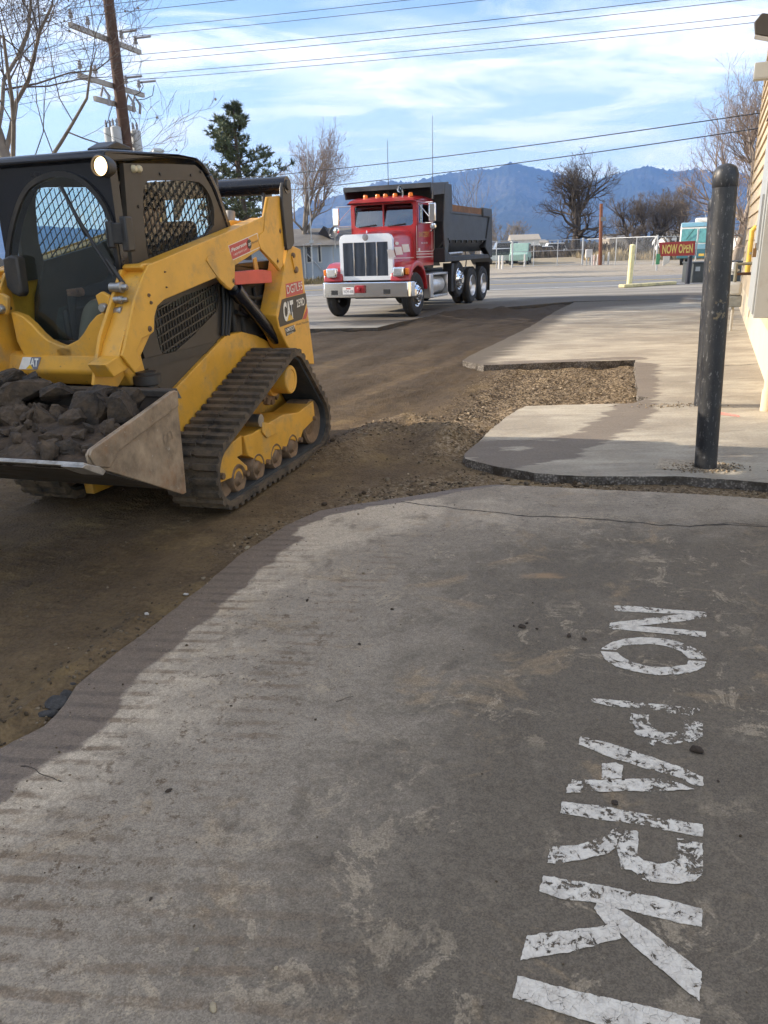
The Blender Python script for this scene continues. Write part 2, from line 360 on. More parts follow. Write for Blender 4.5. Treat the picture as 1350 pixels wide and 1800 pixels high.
def slab(name, poly, ztop, thick, step, jit=0.006, mat=None, side_mat=None, dense=None, lean=0.0):
    """a slab with the outline of poly: top cut into a fine grid, broken side faces below"""
    pts = []
    n = len(poly)
    for i in range(n):
        (x0, y0), (x1, y1) = poly[i], poly[(i + 1) % n]; ln = math.hypot(x1 - x0, y1 - y0); k = max(1, int(ln / dense)) if dense else 1
        for j in range(k):
            t = j / k; x = x0 + (x1 - x0) * t; y = y0 + (y1 - y0) * t
            w = (mnoise.noise(Vector((x * 2.1, y * 2.1, 3.3))) * 2.2 + mnoise.noise(Vector((x * 13, y * 13, 8.1)))) * jit
            nx, ny = (y1 - y0) / (ln + 1e-9), -(x1 - x0) / (ln + 1e-9); pts.append((x + nx * w, y + ny * w))
    xs = [p[0] for p in pts]; ys = [p[1] for p in pts]; inner = []
    y = min(ys)
    while y < max(ys):
        st = max(step, step * max(0.0, y) / 3.0); xr = np.arange(min(xs), max(xs), st) + (0.5 * st if len(inner) % 2 else 0); yr = np.full(len(xr), y) + RNG.uniform(-0.3, 0.3, len(xr)) * st
        ok = inside(xr, yr, poly) & (seg_dist(xr, yr, list(poly) + [poly[0]]) > 0.35 * st + jit * 4); inner += list(zip(xr[ok].tolist(), yr[ok].tolist())); y += st
    allp = [Vector(p) for p in pts + inner]
    vo, eo, fo = delaunay_2d_cdt(allp, [], [list(range(len(pts)))], 1, 1e-6)[:3]
    b = bmesh.new(); bv = [b.verts.new((p.x, p.y, ztop)) for p in vo]
    for q in fo: b.faces.new([bv[i] for i in q])
    b.normal_update()
    if b.faces and sum(fc.calc_area() * fc.normal.z for fc in b.faces) < 0: bmesh.ops.reverse_faces(b, faces=b.faces[:])
    top_n = len(b.faces)
    ed = [e for e in b.edges if len(e.link_faces) == 1]
    cur = ed
    for k in range(3):
        r = bmesh.ops.extrude_edge_only(b, edges=cur); vs = [q for q in r['geom'] if isinstance(q, bmesh.types.BMVert)]; cur = [q for q in r['geom'] if isinstance(q, bmesh.types.BMEdge)]
        for q in vs:
            p = q.co; j = jit * 1.6
            q.co = Vector((p.x + mnoise.noise(Vector((p.x * 17, p.y * 17, k * 3.1))) * j, p.y + mnoise.noise(Vector((p.x * 17 + 40, p.y * 17, k * 3.1))) * j, p.z - thick / 3))
        for q in r['geom']:
            if isinstance(q, bmesh.types.BMFace): q.material_index = 1
    bmesh.ops.recalc_face_normals(b, faces=b.faces[:])
    me = bpy.data.meshes.new(name); b.to_mesh(me); b.free()
    up = sum(p.normal.z for p in me.polygons if p.material_index == 0)
    if up < 0: me.flip_normals()
    me.materials.append(mat); me.materials.append(side_mat or mat)
    o = bpy.data.objects.new(name, me); col.objects.link(o); struct(o)
    co = np.empty(len(me.vertices) * 3, np.float32); me.vertices.foreach_get('co', co); co = co.reshape(-1, 3)
    return o, me, co[:, 0], co[:, 1]

# ---- foreground pavement (old asphalt with a dusty skin)
def fg_material():
    s = SH('old_pavement')
    dc = s.attr('d_cut'); dust = s.attr('dust'); asp = s.attr('asph')
    nL = s.noise(0.9, 6, 0.6); nM = s.noise(4.0, 5, 0.7, off=(3, 1, 0)); nF = s.noise(38, 6, 0.75, off=(5, 7, 0)); nG = s.noise(170, 3, 0.6)
    nP = s.noise(1.15, 5, 0.68, 0.5, off=(13, 4, 0)); nQ = s.noise(6.5, 5, 0.75, 0.4, off=(2, 17, 0))
    amt = s.math('ADD', s.math('SUBTRACT', 1.0, s.math('MULTIPLY', asp, 0.88)), s.math('ADD', s.math('MULTIPLY', s.math('SUBTRACT', nP, 0.5), 1.35), s.math('MULTIPLY', s.math('SUBTRACT', nQ, 0.5), 0.75)))
    amt = s.ramp(amt, 0.12, 1.0)
    base = s.mix(amt, s.mix(nM, (0.105, 0.092, 0.076), (0.165, 0.146, 0.122)), s.mix(nM, (0.225, 0.203, 0.175), (0.335, 0.303, 0.262)))
    dmask = s.ramp(s.math('ADD', s.math('MULTIPLY', s.math('SUBTRACT', s.noise(2.4, 5, 0.72, 0.4, off=(9, 2, 1)), 0.5), 1.9), dust), 0.20, 0.85)
    base = s.mix(s.math('MULTIPLY', dmask, 0.75), base, (0.53, 0.475, 0.40))
    tan = s.ramp(s.noise(2.6, 5, 0.75, 0.8, off=(21, 5, 0)), 0.55, 0.68)
    base = s.mix(s.math('MULTIPLY', tan, 0.55), base, (0.30, 0.235, 0.16))
    scab = s.math('MULTIPLY', s.ramp(s.noise(5.5, 5, 0.82, 0.6, off=(2, 31, 0)), 0.545, 0.60), s.ramp(s.noise(1.3, 3, off=(6, 6, 0)), 0.42, 0.6))
    base = s.mix(s.math('MULTIPLY', scab, 0.45), base, (0.43, 0.375, 0.295))
    dk = s.ramp(s.noise(4.2, 5, 0.78, 0.4, off=(12, 8, 0)), 0.53, 0.66)
    base = s.mix(s.math('MULTIPLY', dk, 0.45), base, (0.10, 0.085, 0.068))
    # muddy lug prints where the machine crawled along the cut
    sep = N(s.t, 'ShaderNodeSeparateXYZ'); s.l(s.pos, sep.inputs[0])
    ph = s.math('ADD', s.math('MULTIPLY', sep.outputs[1], 2 * math.pi / 0.082), s.math('MULTIPLY', sep.outputs[0], 8.0))
    ph = s.math('ADD', ph, s.math('MULTIPLY', s.noise(1.6, 3), 7.0))
    wave = s.ramp(s.math('SINE', ph), 0.1, 0.8)
    band = s.attr('lug')
    mud = s.math('MULTIPLY', s.math('MULTIPLY', wave, band), s.math('MULTIPLY', s.ramp(s.noise(9.0, 5, 0.8, off=(4, 4, 4)), 0.36, 0.56), s.ramp(s.noise(2.6, 4, 0.75, off=(1, 14, 4)), 0.33, 0.55)))
    base = s.mix(s.math('MULTIPLY', mud, 0.8), base, (0.165, 0.125, 0.09))
    clod = s.math('MULTIPLY', s.ramp(s.noise(16, 5, 0.8, off=(1, 9, 3)), 0.55, 0.63), s.attr('mud'))
    base = s.mix(s.math('MULTIPLY', clod, 0.85), base, (0.115, 0.085, 0.06))
    # slurry-stained strip left by the saw along the cut
    edge = s.math('ADD', dc, s.math('ADD', s.math('MULTIPLY', s.math('SUBTRACT', s.noise(4.5, 5, 0.6), 0.5), 0.16), s.math('MULTIPLY', s.math('SUBTRACT', s.noise(26, 4), 0.5), 0.03)))
    wid = s.attr('wet')
    slur = s.ramp(s.math('SUBTRACT', edge, wid), -0.012, 0.018, 1.0, 0.0)
    base = s.mix(s.math('MULTIPLY', slur, 0.93), base, s.mix(s.math('MULTIPLY', wave, s.ramp(nM, 0.35, 0.6)), (0.150, 0.122, 0.102), (0.104, 0.085, 0.072)))
    base = s.mix(0.5, base, s.ramp(nF, 0.2, 0.8, 0.6, 1.4), 'MULTIPLY')
    agg = N(s.t, 'ShaderNodeSeparateColor'); s.l(s.voro(260, out='Color'), agg.inputs[0])
    base = s.mix(0.5, base, s.ramp(agg.outputs[0], 0.0, 1.0, 0.6, 1.4), 'MULTIPLY')
    base = s.mix(1.0, base, (1.11, 1.0, 0.85), 'MULTIPLY')
    rust = s.ramp(s.math('ADD', s.attr('rust'), s.math('MULTIPLY', s.math('SUBTRACT', nM, 0.5), 1.2)), 0.35, 0.8)
    base = s.mix(s.math('MULTIPLY', rust, 0.6), base, (0.40, 0.25, 0.13))
    h = s.math('ADD', s.math('ADD', s.math('MULTIPLY', nF, 0.8), s.math('MULTIPLY', nG, 0.35)), s.math('MULTIPLY', mud, 0.25))
    nrm = s.bump(h, 0.38, 0.010)
    return s.done(base, s.ramp(slur, 0, 1, 0.86, 0.6), nrm, 0.35)
cut_face = SH('broken_asphalt_face')
_c = cut_face.mix(cut_face.ramp(cut_face.voro(70), 0.15, 0.6), (0.17, 0.155, 0.135), (0.055, 0.05, 0.045)); _c = cut_face.mix(cut_face.ramp(cut_face.noise(9), 0.45, 0.65), _c, (0.10, 0.075, 0.05))
cut_face = cut_face.done(_c, 0.9, cut_face.bump(cut_face.noise(60, 6, 0.7), 0.9, 0.03))

fg, me, vx, vy = slab('pavement', FG_POLY, 0.0, 0.13, 0.035, 0.011, fg_material(), cut_face, 0.05)
cutA = W2(cut_px[:11]); 
d_cut = seg_dist(vx, vy, CUT)
dA = seg_dist(vx, vy, [CUT[0]] + cutA)
asph = np.clip((vx - (-1.0 + 0.30 * (vy - 1.2))) / 1.3, 0, 1)         # right side is bare dark asphalt
asph = np.where(vy > 3.6, asph * np.clip((4.6 - vy) / 0.8, 0.25, 1), asph)
dust = np.clip(1.0 - (dA - 0.12) / 0.6, 0, 1) * 0.74 + np.clip((vy - 3.3) / 1.2, 0, 1) * 0.28
lug = np.maximum(np.clip(1.4 - np.abs(dA - 0.22) / 0.14, 0, 1), 0.8 * np.clip(1.4 - np.abs(dA - 0.74) / 0.12, 0, 1))
lug = np.maximum(lug * np.clip((4.3 - vy) / 0.6, 0, 1), 0.9 * np.clip((1.2 - np.hypot(vx + 1.05, vy - 0.95)) / 0.5, 0, 1))
mudc = np.clip(1.2 - np.abs(dA - 0.6) / 0.5, 0, 1) * np.clip((4.0 - vy) / 0.8, 0.0, 1)
wet = np.where(vy > 4.2, 0.14 * np.clip((1.0 - vx) / 0.7, 0.0, 1) - 0.02, 0.205) + 0.0
rx, ry = gp(965, 1012).x, gp(965, 1012).y
rust = np.clip(1 - np.hypot((vx - rx) / 0.28, (vy - ry) / 0.07), 0, 1)
for nme, a in (('d_cut', d_cut), ('asph', asph), ('dust', dust), ('lug', lug), ('mud', mudc), ('wet', wet), ('rust', rust)): set_attr(me, nme, a)

def crack(pts, w, name, parent, z=0.0015):
    mb = MB(); P = []
    pts = W2(pts)
    for (x0, y0), (x1, y1) in zip(pts[:-1], pts[1:]):
        k = max(2, int(math.hypot(x1 - x0, y1 - y0) / 0.02))
        for j in range(k): P.append((x0 + (x1 - x0) * j / k, y0 + (y1 - y0) * j / k))
    vs = []
    for i, (x, y) in enumerate(P):
        wob = mnoise.noise(Vector((x * 9, y * 9, 1))) * 0.022 + mnoise.noise(Vector((x * 35, y * 35, 5))) * 0.008
        ww = w * (0.45 + 1.1 * abs(mnoise.noise(Vector((x * 22, y * 22, 9))))); vs += [(x, y + wob - ww, z), (x, y + wob + ww, z)]
    mb.add(vs, [(2 * i, 2 * i + 2, 2 * i + 3, 2 * i + 1) for i in range(len(P) - 1)])
    return mb.build(name, paint('crack_fill', (0.028, 0.024, 0.02), 0.95), parent)
crack([(705, 882), (760, 889), (840, 898), (930, 908), (1010, 910), (1090, 917), (1150, 922), (1205, 926), (1240, 922), (1350, 926), (1420, 926)], 0.0075, 'crack', fg)
crack([(1240, 922), (1290, 921), (1350, 923)], 0.004, 'crack', fg)
crack([(36, 1348), (70, 1358), (95, 1366), (115, 1378)], 0.0022, 'crack', fg)
crack([(590, 1236), (610, 1230), (632, 1222)], 0.002, 'crack', fg)

# ---- apron slab in front of the shop
def apron_material():
    s = SH('dusty_concrete')
    nL = s.noise(0.8, 6, 0.6); nS = s.noise(2.0, 5, 0.7, 0.3, stretch=(0.5, 1.6, 1), rot=0.38); nF = s.noise(45, 5, 0.7)
    base = s.mix(s.ramp(nS, 0.35, 0.7), (0.33, 0.295, 0.24), (0.48, 0.43, 0.35))
    base = s.mix(s.math('MULTIPLY', s.ramp(nL, 0.44, 0.62), 0.8), base, (0.27, 0.235, 0.19))
    st = s.noise(3.0, 7, 0.7, off=(4, 2, 0), stretch=(0.4, 1.7, 1), rot=0.1)
    base = s.mix(s.math('MULTIPLY', s.ramp(st, 0.52, 0.66), 0.6), base, (0.22, 0.185, 0.15))
    wet = s.ramp(s.math('ADD', s.attr('wet'), s.math('MULTIPLY', s.math('SUBTRACT', s.noise(3.2, 6, 0.65, stretch=(0.5, 2.2, 1), rot=0.38), 0.5), 0.5)), -0.03, 0.03)
    base = s.mix(s.math('MULTIPLY', wet, 0.88), base, s.mix(nS, (0.13, 0.108, 0.09), (0.20, 0.165, 0.135)))
    smear_shade = s.ramp(s.math('ADD', s.attr('smear_shade'), s.math('MULTIPLY', s.math('SUBTRACT', s.noise(2.5, 7, 0.7, stretch=(0.35, 1.5, 1)), 0.5), 1.1)), 0.3, 0.8)
    base = s.mix(s.math('MULTIPLY', smear_shade, 0.92), base, (0.085, 0.07, 0.055))
    base = s.mix(0.45, base, s.ramp(nF, 0.2, 0.8, 0.6, 1.4), 'MULTIPLY'); base = s.mix(1.0, base, (1.02, 1.0, 0.95), 'MULTIPLY')
    nrm = s.bump(s.math('ADD', nF, s.math('MULTIPLY', s.noise(8, 5), 1.5)), 0.35, 0.012)
    return s.done(base, 0.85, nrm)
apr_mat = apron_material()
edge_face = SH('broken_concrete_face'); _c = edge_face.mix(edge_face.ramp(edge_face.voro(55), 0.15, 0.6), (0.34, 0.30, 0.25), (0.14, 0.12, 0.10)); _c = edge_face.mix(edge_face.ramp(edge_face.noise(5, 5, 0.7), 0.46, 0.62), _c, (0.07, 0.055, 0.04)); edge_face = edge_face.done(_c, 0.9, edge_face.bump(edge_face.noise(50, 6, 0.7), 0.9, 0.03))
apron, me, vx, vy = slab('apron', APRON, 0.001, 0.15, 0.05, 0.012, apr_mat, edge_face, 0.06)
stain = W2([(1128, 640), (1124, 690), (1115, 722), (1055, 760), (985, 790), (930, 806), (880, 812)])
stain_in = W2([(1117, 690), (1095, 722), (1040, 760), (1000, 785)])
w1 = 0.20 - seg_dist(vx, vy, stain); w2 = 0.17 - seg_dist(vx, vy, W2([(835, 797), (900, 804), (980, 800)])); w3 = 0.16 - seg_dist(vx, vy, W2([(850, 641), (1000, 634), (1120, 630)])); w4 = 0.26 - seg_dist(vx, vy, W2([(830, 782), (960, 779)])) * 2.2
set_attr(me, 'wet', np.clip(np.maximum(np.maximum(w1, w2), np.maximum(w3, w4)), -0.4, 0.3))
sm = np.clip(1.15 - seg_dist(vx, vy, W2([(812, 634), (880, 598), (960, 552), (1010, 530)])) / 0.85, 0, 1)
sm = np.maximum(sm, np.clip(1.25 - seg_dist(vx, vy, W2([(960, 540), (1100, 528), (1250, 523)])) / 2.3, 0, 1))  # dirt smear widened, with the truck's shadow band painted in
set_attr(me, 'smear_shade', sm)
for pp, w in (([(1235, 716), (1275, 717), (1338, 717)], 0.007), ([(845, 774), (900, 774), (960, 774)], 0.004), ([(1010, 644), (1100, 640), (1180, 640)], 0.0)):
    if w: crack(pp, w, 'joint', apron, 0.0025)
crack([(1262, 643), (1300, 642), (1335, 640)], 0.012, 'joint', apron, 0.0025); crack([(1272, 591), (1300, 590)], 0.012, 'joint', apron, 0.0025); crack([(1120, 644), (1180, 642), (1240, 643)], 0.010, 'joint', apron, 0.0025)
patch = MB().prism(W2([(1160, 806), (1172, 808), (1262, 812), (1266, 826), (1250, 828), (1152, 825)]), 'z', 0.0035, 0.006).build('patch', paint('patch_fill', (0.36, 0.30, 0.22), 0.95, var=0.4, scale=30, bump=0.8, bscale=60), apron)
mark = MB().prism(W2([(1258, 723), (1275, 726), (1300, 731), (1300, 734), (1280, 731), (1258, 729)]), 'z', 0.0035, 0.0042).build('spray_mark', paint('pink_spray', (0.62, 0.25, 0.2), 0.9, var=0.3, scale=40, dirt=(0.42, 0.36, 0.28), damt=0.55, dscale=25), apron)

# ---- far lot and street
s = SH('worn_lot_asphalt')
nS = s.noise(0.6, 5, 0.65, 0.3, stretch=(0.35, 1.5, 1)); nF = s.noise(30, 4)
c_ = s.mix(s.ramp(nS, 0.35, 0.68), (0.20, 0.18, 0.155), (0.33, 0.30, 0.25)); c_ = s.mix(s.math('MULTIPLY', s.ramp(s.noise(1.3, 7, 0.7, off=(3, 3, 3), stretch=(0.25, 1.4, 1)), 0.53, 0.68), 0.7), c_, (0.17, 0.15, 0.13))
sm_ = s.ramp(s.math('ADD', s.attr('smear_shade'), s.math('MULTIPLY', s.math('SUBTRACT', s.noise(1.4, 7, 0.7, stretch=(0.35, 1.5, 1)), 0.5), 1.1)), 0.3, 0.8)
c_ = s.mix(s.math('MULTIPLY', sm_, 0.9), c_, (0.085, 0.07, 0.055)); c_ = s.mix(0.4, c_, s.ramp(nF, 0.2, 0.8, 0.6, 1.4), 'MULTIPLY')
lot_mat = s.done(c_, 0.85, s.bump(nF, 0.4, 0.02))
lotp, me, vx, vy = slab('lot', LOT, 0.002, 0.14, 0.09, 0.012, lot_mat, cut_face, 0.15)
sm = np.clip(1.2 - seg_dist(vx, vy, W2([(700, 562), (790, 547), (900, 536), (1010, 526), (1230, 519)])) / 2.1, 0, 1); set_attr(me, 'smear_shade', sm)  # dirt smear plus the truck's cast shadow, both put into the lot colour

s = SH('street_asphalt'); nS = s.noise(0.25, 7, 0.6, stretch=(0.15, 1.6, 1))
street = s.done(s.mix(0.4, s.mix(s.ramp(nS, 0.35, 0.65), (0.15, 0.148, 0.145), (0.205, 0.198, 0.19)), s.ramp(s.noise(25, 4), 0.2, 0.8, 0.6, 1.4), 'MULTIPLY'), 0.8, s.bump(s.noise(30, 4), 0.4, 0.02))
road = struct(MB().box(-120, 160, 31.0, 41.0, -0.3, 0.006).build('road', street))
white_line = paint('worn_white_line', (0.62, 0.61, 0.58), 0.8, var=0.25, scale=3, dirt=(0.25, 0.24, 0.22), damt=0.45, dscale=2.5)
for y0, y1 in ((31.55, 31.67), (40.2, 40.32)): MB().box(-120, 160, y0, y1, 0.007, 0.010).build('edge_line', white_line, road)
yl = paint('worn_yellow_line', (0.6, 0.42, 0.08), 0.8, var=0.25, scale=3, dirt=(0.25, 0.24, 0.22), damt=0.45, dscale=2.5)
for y0 in (35.9, 36.15): MB().box(-120, 160, y0, y0 + 0.1, 0.007, 0.010).build('centre_line', yl, road)

s = SH('dry_ground'); nS = s.noise(0.12, 5, 0.65, stretch=(0.4, 1.4, 1)); nM = s.noise(1.7, 7, 0.7)
c_ = s.mix(s.ramp(nS, 0.35, 0.65), (0.30, 0.255, 0.20), (0.37, 0.32, 0.255)); c_ = s.mix(s.math('MULTIPLY', s.ramp(nM, 0.5, 0.68), 0.65), c_, (0.17, 0.145, 0.10))
sepg = N(s.t, 'ShaderNodeSeparateXYZ'); s.l(s.pos, sepg.inputs[0])
c_ = s.mix(s.math('MULTIPLY', s.ramp(s.math('ADD', sepg.outputs[1], s.math('MULTIPLY', s.noise(0.08, 5), 30)), 84, 92), 0.75), c_, s.mix(nM, (0.23, 0.18, 0.105), (0.36, 0.29, 0.18)))
dry = s.done(c_, 0.95, s.bump(nM, 0.6, 0.15))
ys = np.concatenate([np.linspace(-60, 29, 4), [30.8, 41.2], np.linspace(42, 66, 25), np.linspace(68, 140, 30), np.geomspace(150, 26000, 26)])
ts = np.linspace(-1, 1, 61)
Yg, Tg = np.meshgrid(ys, ts, indexing='ij'); Xg = Tg * (np.maximum(Yg, 60) * 1.5 + 40)
Zg = np.where(Yg < 41.1, -0.42, 0.0 + 0.07 * (fbm(Xg * 0.3, Yg * 0.3) - 0.5))
Zg = np.where((Yg > 70) & (Yg < 200), Zg + 0.5 * np.exp(-((Yg - 84) / 6) ** 2) * (fbm(Xg * 0.06, Yg * 0.06) > 0.38), Zg); Zg = np.where(Yg >= 200, -1.0, Zg)
me = grid_mesh('ground', Xg, Yg, Zg); ground = struct(link('ground', me, dry, smooth=60))

# ---- excavated dirt
TH = math.radians(-17.5); S_ = Vector((math.cos(TH), math.sin(TH), 0)); U_ = Vector((-S_.y, S_.x, 0))
A_ = gp(400, 905); OM = A_ - S_ * 0.84 + U_ * 0.75                    # loader origin on the ground
pile_pts = W2([(-20, 1315), (60, 1262), (130, 1190), (200, 1130), (245, 1098)])
mound_pts = W2([(600, 800), (680, 755), (720, 745), (790, 770)]); mound2 = W2([(840, 735), (800, 770), (760, 800)])
notch_poly = W2([(900, 640), (1120, 632), (1118, 705), (925, 714), (880, 742), (820, 795), (760, 800), (800, 735)])
trench = W2([(700, 860), (830, 835), (930, 842), (1100, 851), (1350, 864)]) + [(4.6, 4.28)]
rt = np.geomspace(1.0, 27.0, 620); tt = np.linspace(-0.95, 0.72, 560)
Yd, Td = np.meshgrid(rt, tt, indexing='ij'); Xd = Td * (Yd + 0.6)
def slab_out(x, y):
    a = np.minimum(np.where(inside(x, y, FG_POLY), 0, seg_dist(x, y, CUT)), np.where(inside(x, y, APRON), 0, seg_dist(x, y, APRON + APRON[:1])))
    return np.minimum(a, np.where(inside(x, y, LOT), 0, seg_dist(x, y, LOT[1:10])))
def grav_of(x, y):
    g_ = np.where(inside(x, y, notch_poly), 1.0, np.clip(1 - seg_dist(x, y, notch_poly + notch_poly[:1]) / 0.35, 0, 1) * 0.6)
    g_ = np.maximum(g_, np.clip(1.0 - seg_dist(x, y, mound_pts) / 0.42, 0, 1) * 0.62); g_ = np.maximum(g_, np.clip(1.15 - seg_dist(x, y, trench) / 0.35, 0, 1) * 0.8)
    return np.maximum(g_, np.clip(1.0 - seg_dist(x, y, W2([(470, 950), (560, 905), (640, 860)])) / 0.35, 0, 1) * 0.6)
def dirt_z(x, y):
    so_ = slab_out(x, y); near = np.exp(-so_ / 0.25)
    z = -0.012 - 0.055 * near * np.where(y < 4.6, np.where(x < 0.0, 0.3, 1.0), 1.0) - 0.03 * np.clip((y - 8) / 4, 0, 1)
    z += 0.022 * (fbm(x * 1.3, y * 1.3, 3) - 0.5) + 0.018 * (fbm(x * 6, y * 6, 3) - 0.5) + 0.012 * (fbm(x * 26, y * 26, 3) - 0.5)
    dx = x - OM.x; dy = y - OM.y; xs_ = dx * S_.x + dy * S_.y; yu = dx * U_.x + dy * U_.y
    lane = np.clip(1 - np.abs(np.abs(xs_ - 0.1 * np.sin(yu)) - 0.68) / 0.2, 0, 1) * np.clip((4.2 - yu) / 1.5, 0, 1)
    lane2 = np.clip(1 - np.abs(np.abs(xs_ + 0.55) - 0.68) / 0.2, 0, 1) * (yu < -0.4)
    rip = np.sin(2 * np.pi * (yu + 0.02 * vnoise(x * 3, y * 3)) / 0.088)
    z += np.clip(lane + lane2, 0, 1) * (0.007 * rip * (0.4 + vnoise(x * 1.7, y * 1.7)) - 0.010)
    le = x * E2.x + y * E2.y; al = x * E1.x + y * E1.y
    z += np.clip((y - 6.5) / 1.5, 0, 1) * 0.012 * np.sin(le * 2 * np.pi / 0.83 + 1.5 * fbm(x * 0.5, y * 0.5, 2)) + np.clip((y - 6.2) / 1.5, 0, 1) * 0.009 * np.sin(al * 2 * np.pi / 0.11 + 2 * fbm(x, y, 2)) * np.clip((fbm(x * 1.1 + 5, y * 1.1, 2) - 0.35) / 0.2, 0, 1)
    z += np.clip((y - 6.5) / 2, 0, 1) * (0.035 * (fbm(le * 3.2, al * 0.7, 3) - 0.5) + 0.03 * (fbm(x * 4.3 + 7, y * 4.3, 4, 0.6) - 0.5))
    g_ = grav_of(x, y); z += g_ * 0.05 * (fbm(x * 9, y * 9, 4, 0.6) - 0.5)
    z += 0.105 * np.exp(-(seg_dist(x, y, mound_pts) / 0.26) ** 2) + 0.05 * np.exp(-(seg_dist(x, y, mound2) / 0.18) ** 2)
    z += 0.055 * np.exp(-(seg_dist(x, y, pile_pts) / 0.10) ** 2) * (0.5 + fbm(x * 5, y * 5))
    pl = W2([(760, 560), (830, 548), (880, 546)]); z += 0.14 * np.exp(-(seg_dist(x, y, pl) / 0.55) ** 2) * (0.4 + fbm(x * 3, y * 3))
    z -= np.where(inside(x, y, notch_poly), 0.055 * np.clip(seg_dist(x, y, notch_poly + notch_poly[:1]) / 0.35, 0, 1), 0)
    return np.where(so_ < 0.012, np.minimum(z, -0.05), np.where(so_ < 0.10, np.minimum(z, -0.02 + 0.3 * so_), z))
Zd = dirt_z(Xd, Yd)
s = SH('scraped_dirt'); gr = s.attr('grav'); wetd = s.attr('dark')
nL = s.noise(0.7, 6, 0.65); nM = s.noise(5, 5, 0.72); nF = s.noise(48, 5, 0.7); nV = s.voro(55, out='Color')
c_ = s.mix(s.ramp(nM, 0.3, 0.7), (0.13, 0.092, 0.05), (0.235, 0.168, 0.092)); c_ = s.mix(s.math('MULTIPLY', s.ramp(nL, 0.4, 0.65), 0.8), c_, (0.15, 0.11, 0.07))
c_ = s.mix(s.math('MULTIPLY', s.ramp(s.noise(1.6, 6, 0.7, off=(8, 3, 0)), 0.50, 0.68), 0.7), c_, (0.31, 0.225, 0.11))
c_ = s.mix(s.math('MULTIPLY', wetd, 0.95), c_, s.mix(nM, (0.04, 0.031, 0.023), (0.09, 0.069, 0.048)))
vv = N(s.t, 'ShaderNodeSeparateColor'); s.l(nV, vv.inputs[0])
c_ = s.mix(s.math('MULTIPLY', gr, s.ramp(vv.outputs[0], 0.35, 0.8)), c_, s.mix(vv.outputs[1], (0.27, 0.205, 0.125), (0.42, 0.34, 0.24)))
c_ = s.mix(0.6, c_, s.ramp(nF, 0.2, 0.8, 0.5, 1.5), 'MULTIPLY'); c_ = s.mix(1.0, c_, (0.82, 0.77, 0.71), 'MULTIPLY')
nrm = s.bump(nF, 0.7, 0.02); nrm = s.bump(s.voro(60), 0.5, 0.012, nrm)
dirt_mat = s.done(c_, 0.93, nrm, 0.25)
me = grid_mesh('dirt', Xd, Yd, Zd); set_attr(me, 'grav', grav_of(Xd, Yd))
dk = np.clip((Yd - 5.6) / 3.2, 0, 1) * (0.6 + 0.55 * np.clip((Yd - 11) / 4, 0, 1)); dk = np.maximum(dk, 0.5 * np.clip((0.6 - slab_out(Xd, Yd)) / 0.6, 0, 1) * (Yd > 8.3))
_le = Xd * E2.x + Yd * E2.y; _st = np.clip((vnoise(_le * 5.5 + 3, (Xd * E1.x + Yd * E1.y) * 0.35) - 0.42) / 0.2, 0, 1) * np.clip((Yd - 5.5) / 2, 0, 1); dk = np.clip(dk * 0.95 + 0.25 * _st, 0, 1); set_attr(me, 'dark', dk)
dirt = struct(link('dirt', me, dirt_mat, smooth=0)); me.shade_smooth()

# ---- loose gravel and crumbs (uncountable)
ico = bmesh.new(); bmesh.ops.create_icosphere(ico, subdivisions=1, radius=1.0); IV = np.array([v.co[:] for v in ico.verts]); IF = np.array([[v.index for v in f.verts] for f in ico.faces]); ico.free()
def stones(name, X, Y, Z, R, mat, shade, parent=None):
    n = len(X); V = np.repeat(IV[None], n, 0) * (1 + RNG.uniform(-0.28, 0.28, (n, len(IV), 1))) * RNG.uniform(0.6, 1.15, (n, 1, 3)) * np.array([1, 1, 0.75])
    a = RNG.uniform(0, 6.28, n); ca, sa = np.cos(a)[:, None], np.sin(a)[:, None]
    x = V[..., 0] * ca - V[..., 1] * sa; y = V[..., 0] * sa + V[..., 1] * ca
    V = np.stack([x * R[:, None] + X[:, None], y * R[:, None] + Y[:, None], V[..., 2] * R[:, None] + Z[:, None]], -1)
    Fc = (IF[None] + (np.arange(n) * len(IV))[:, None, None]).reshape(-1, 3)
    me = bpy.data.meshes.new(name); me.vertices.add(V.shape[0] * V.shape[1]); me.vertices.foreach_set('co', V.reshape(-1).astype(np.float32))
    me.loops.add(Fc.size); me.loops.foreach_set('vertex_index', Fc.ravel().astype(np.int32)); me.polygons.add(len(Fc)); me.polygons.foreach_set('loop_start', (np.arange(len(Fc)) * 3).astype(np.int32)); me.update(calc_edges=True)
    set_attr(me, 'shade', np.repeat(shade, len(IV)))
    o = bpy.data.objects.new(name, me); col.objects.link(o); me.materials.append(mat); o.parent = parent; return o
s = SH('gravel_stone'); sh = s.attr('shade')
c_ = s.mix(sh, (0.055, 0.037, 0.021), (0.50, 0.39, 0.26)); c_ = s.mix(0.5, c_, s.ramp(s.noise(90, 4), 0.2, 0.8, 0.6, 1.4), 'MULTIPLY'); grav_mat = s.done(c_, 0.9, s.bump(s.noise(160, 3), 0.4, 0.004))
n = 90000; X = RNG.uniform(-2.5, 5.0, n); Y = RNG.uniform(3.6, 12.5, n); g_ = grav_of(X, Y); keep = (RNG.random(n) < g_ * np.clip((13 - Y) / 6, 0.3, 1) * np.clip((fbm(X * 2.3, Y * 2.3, 3) - 0.33) / 0.25, 0.12, 1)) & (slab_out(X, Y) > 0.008); X, Y = X[keep], Y[keep]
R = RNG.uniform(0.0035, 0.0105, len(X)) * (1 + 1.9 * (RNG.random(len(X)) ** 12)); Z = dirt_z(X, Y) + R * 0.25
tag(stones('gravel', X, Y, Z, R, grav_mat, np.clip(RNG.beta(0.8, 2.8, len(X)), 0, 1)), 'loose tan gravel and crushed rock along the broken pavement edge', 'gravel', kind='stuff')
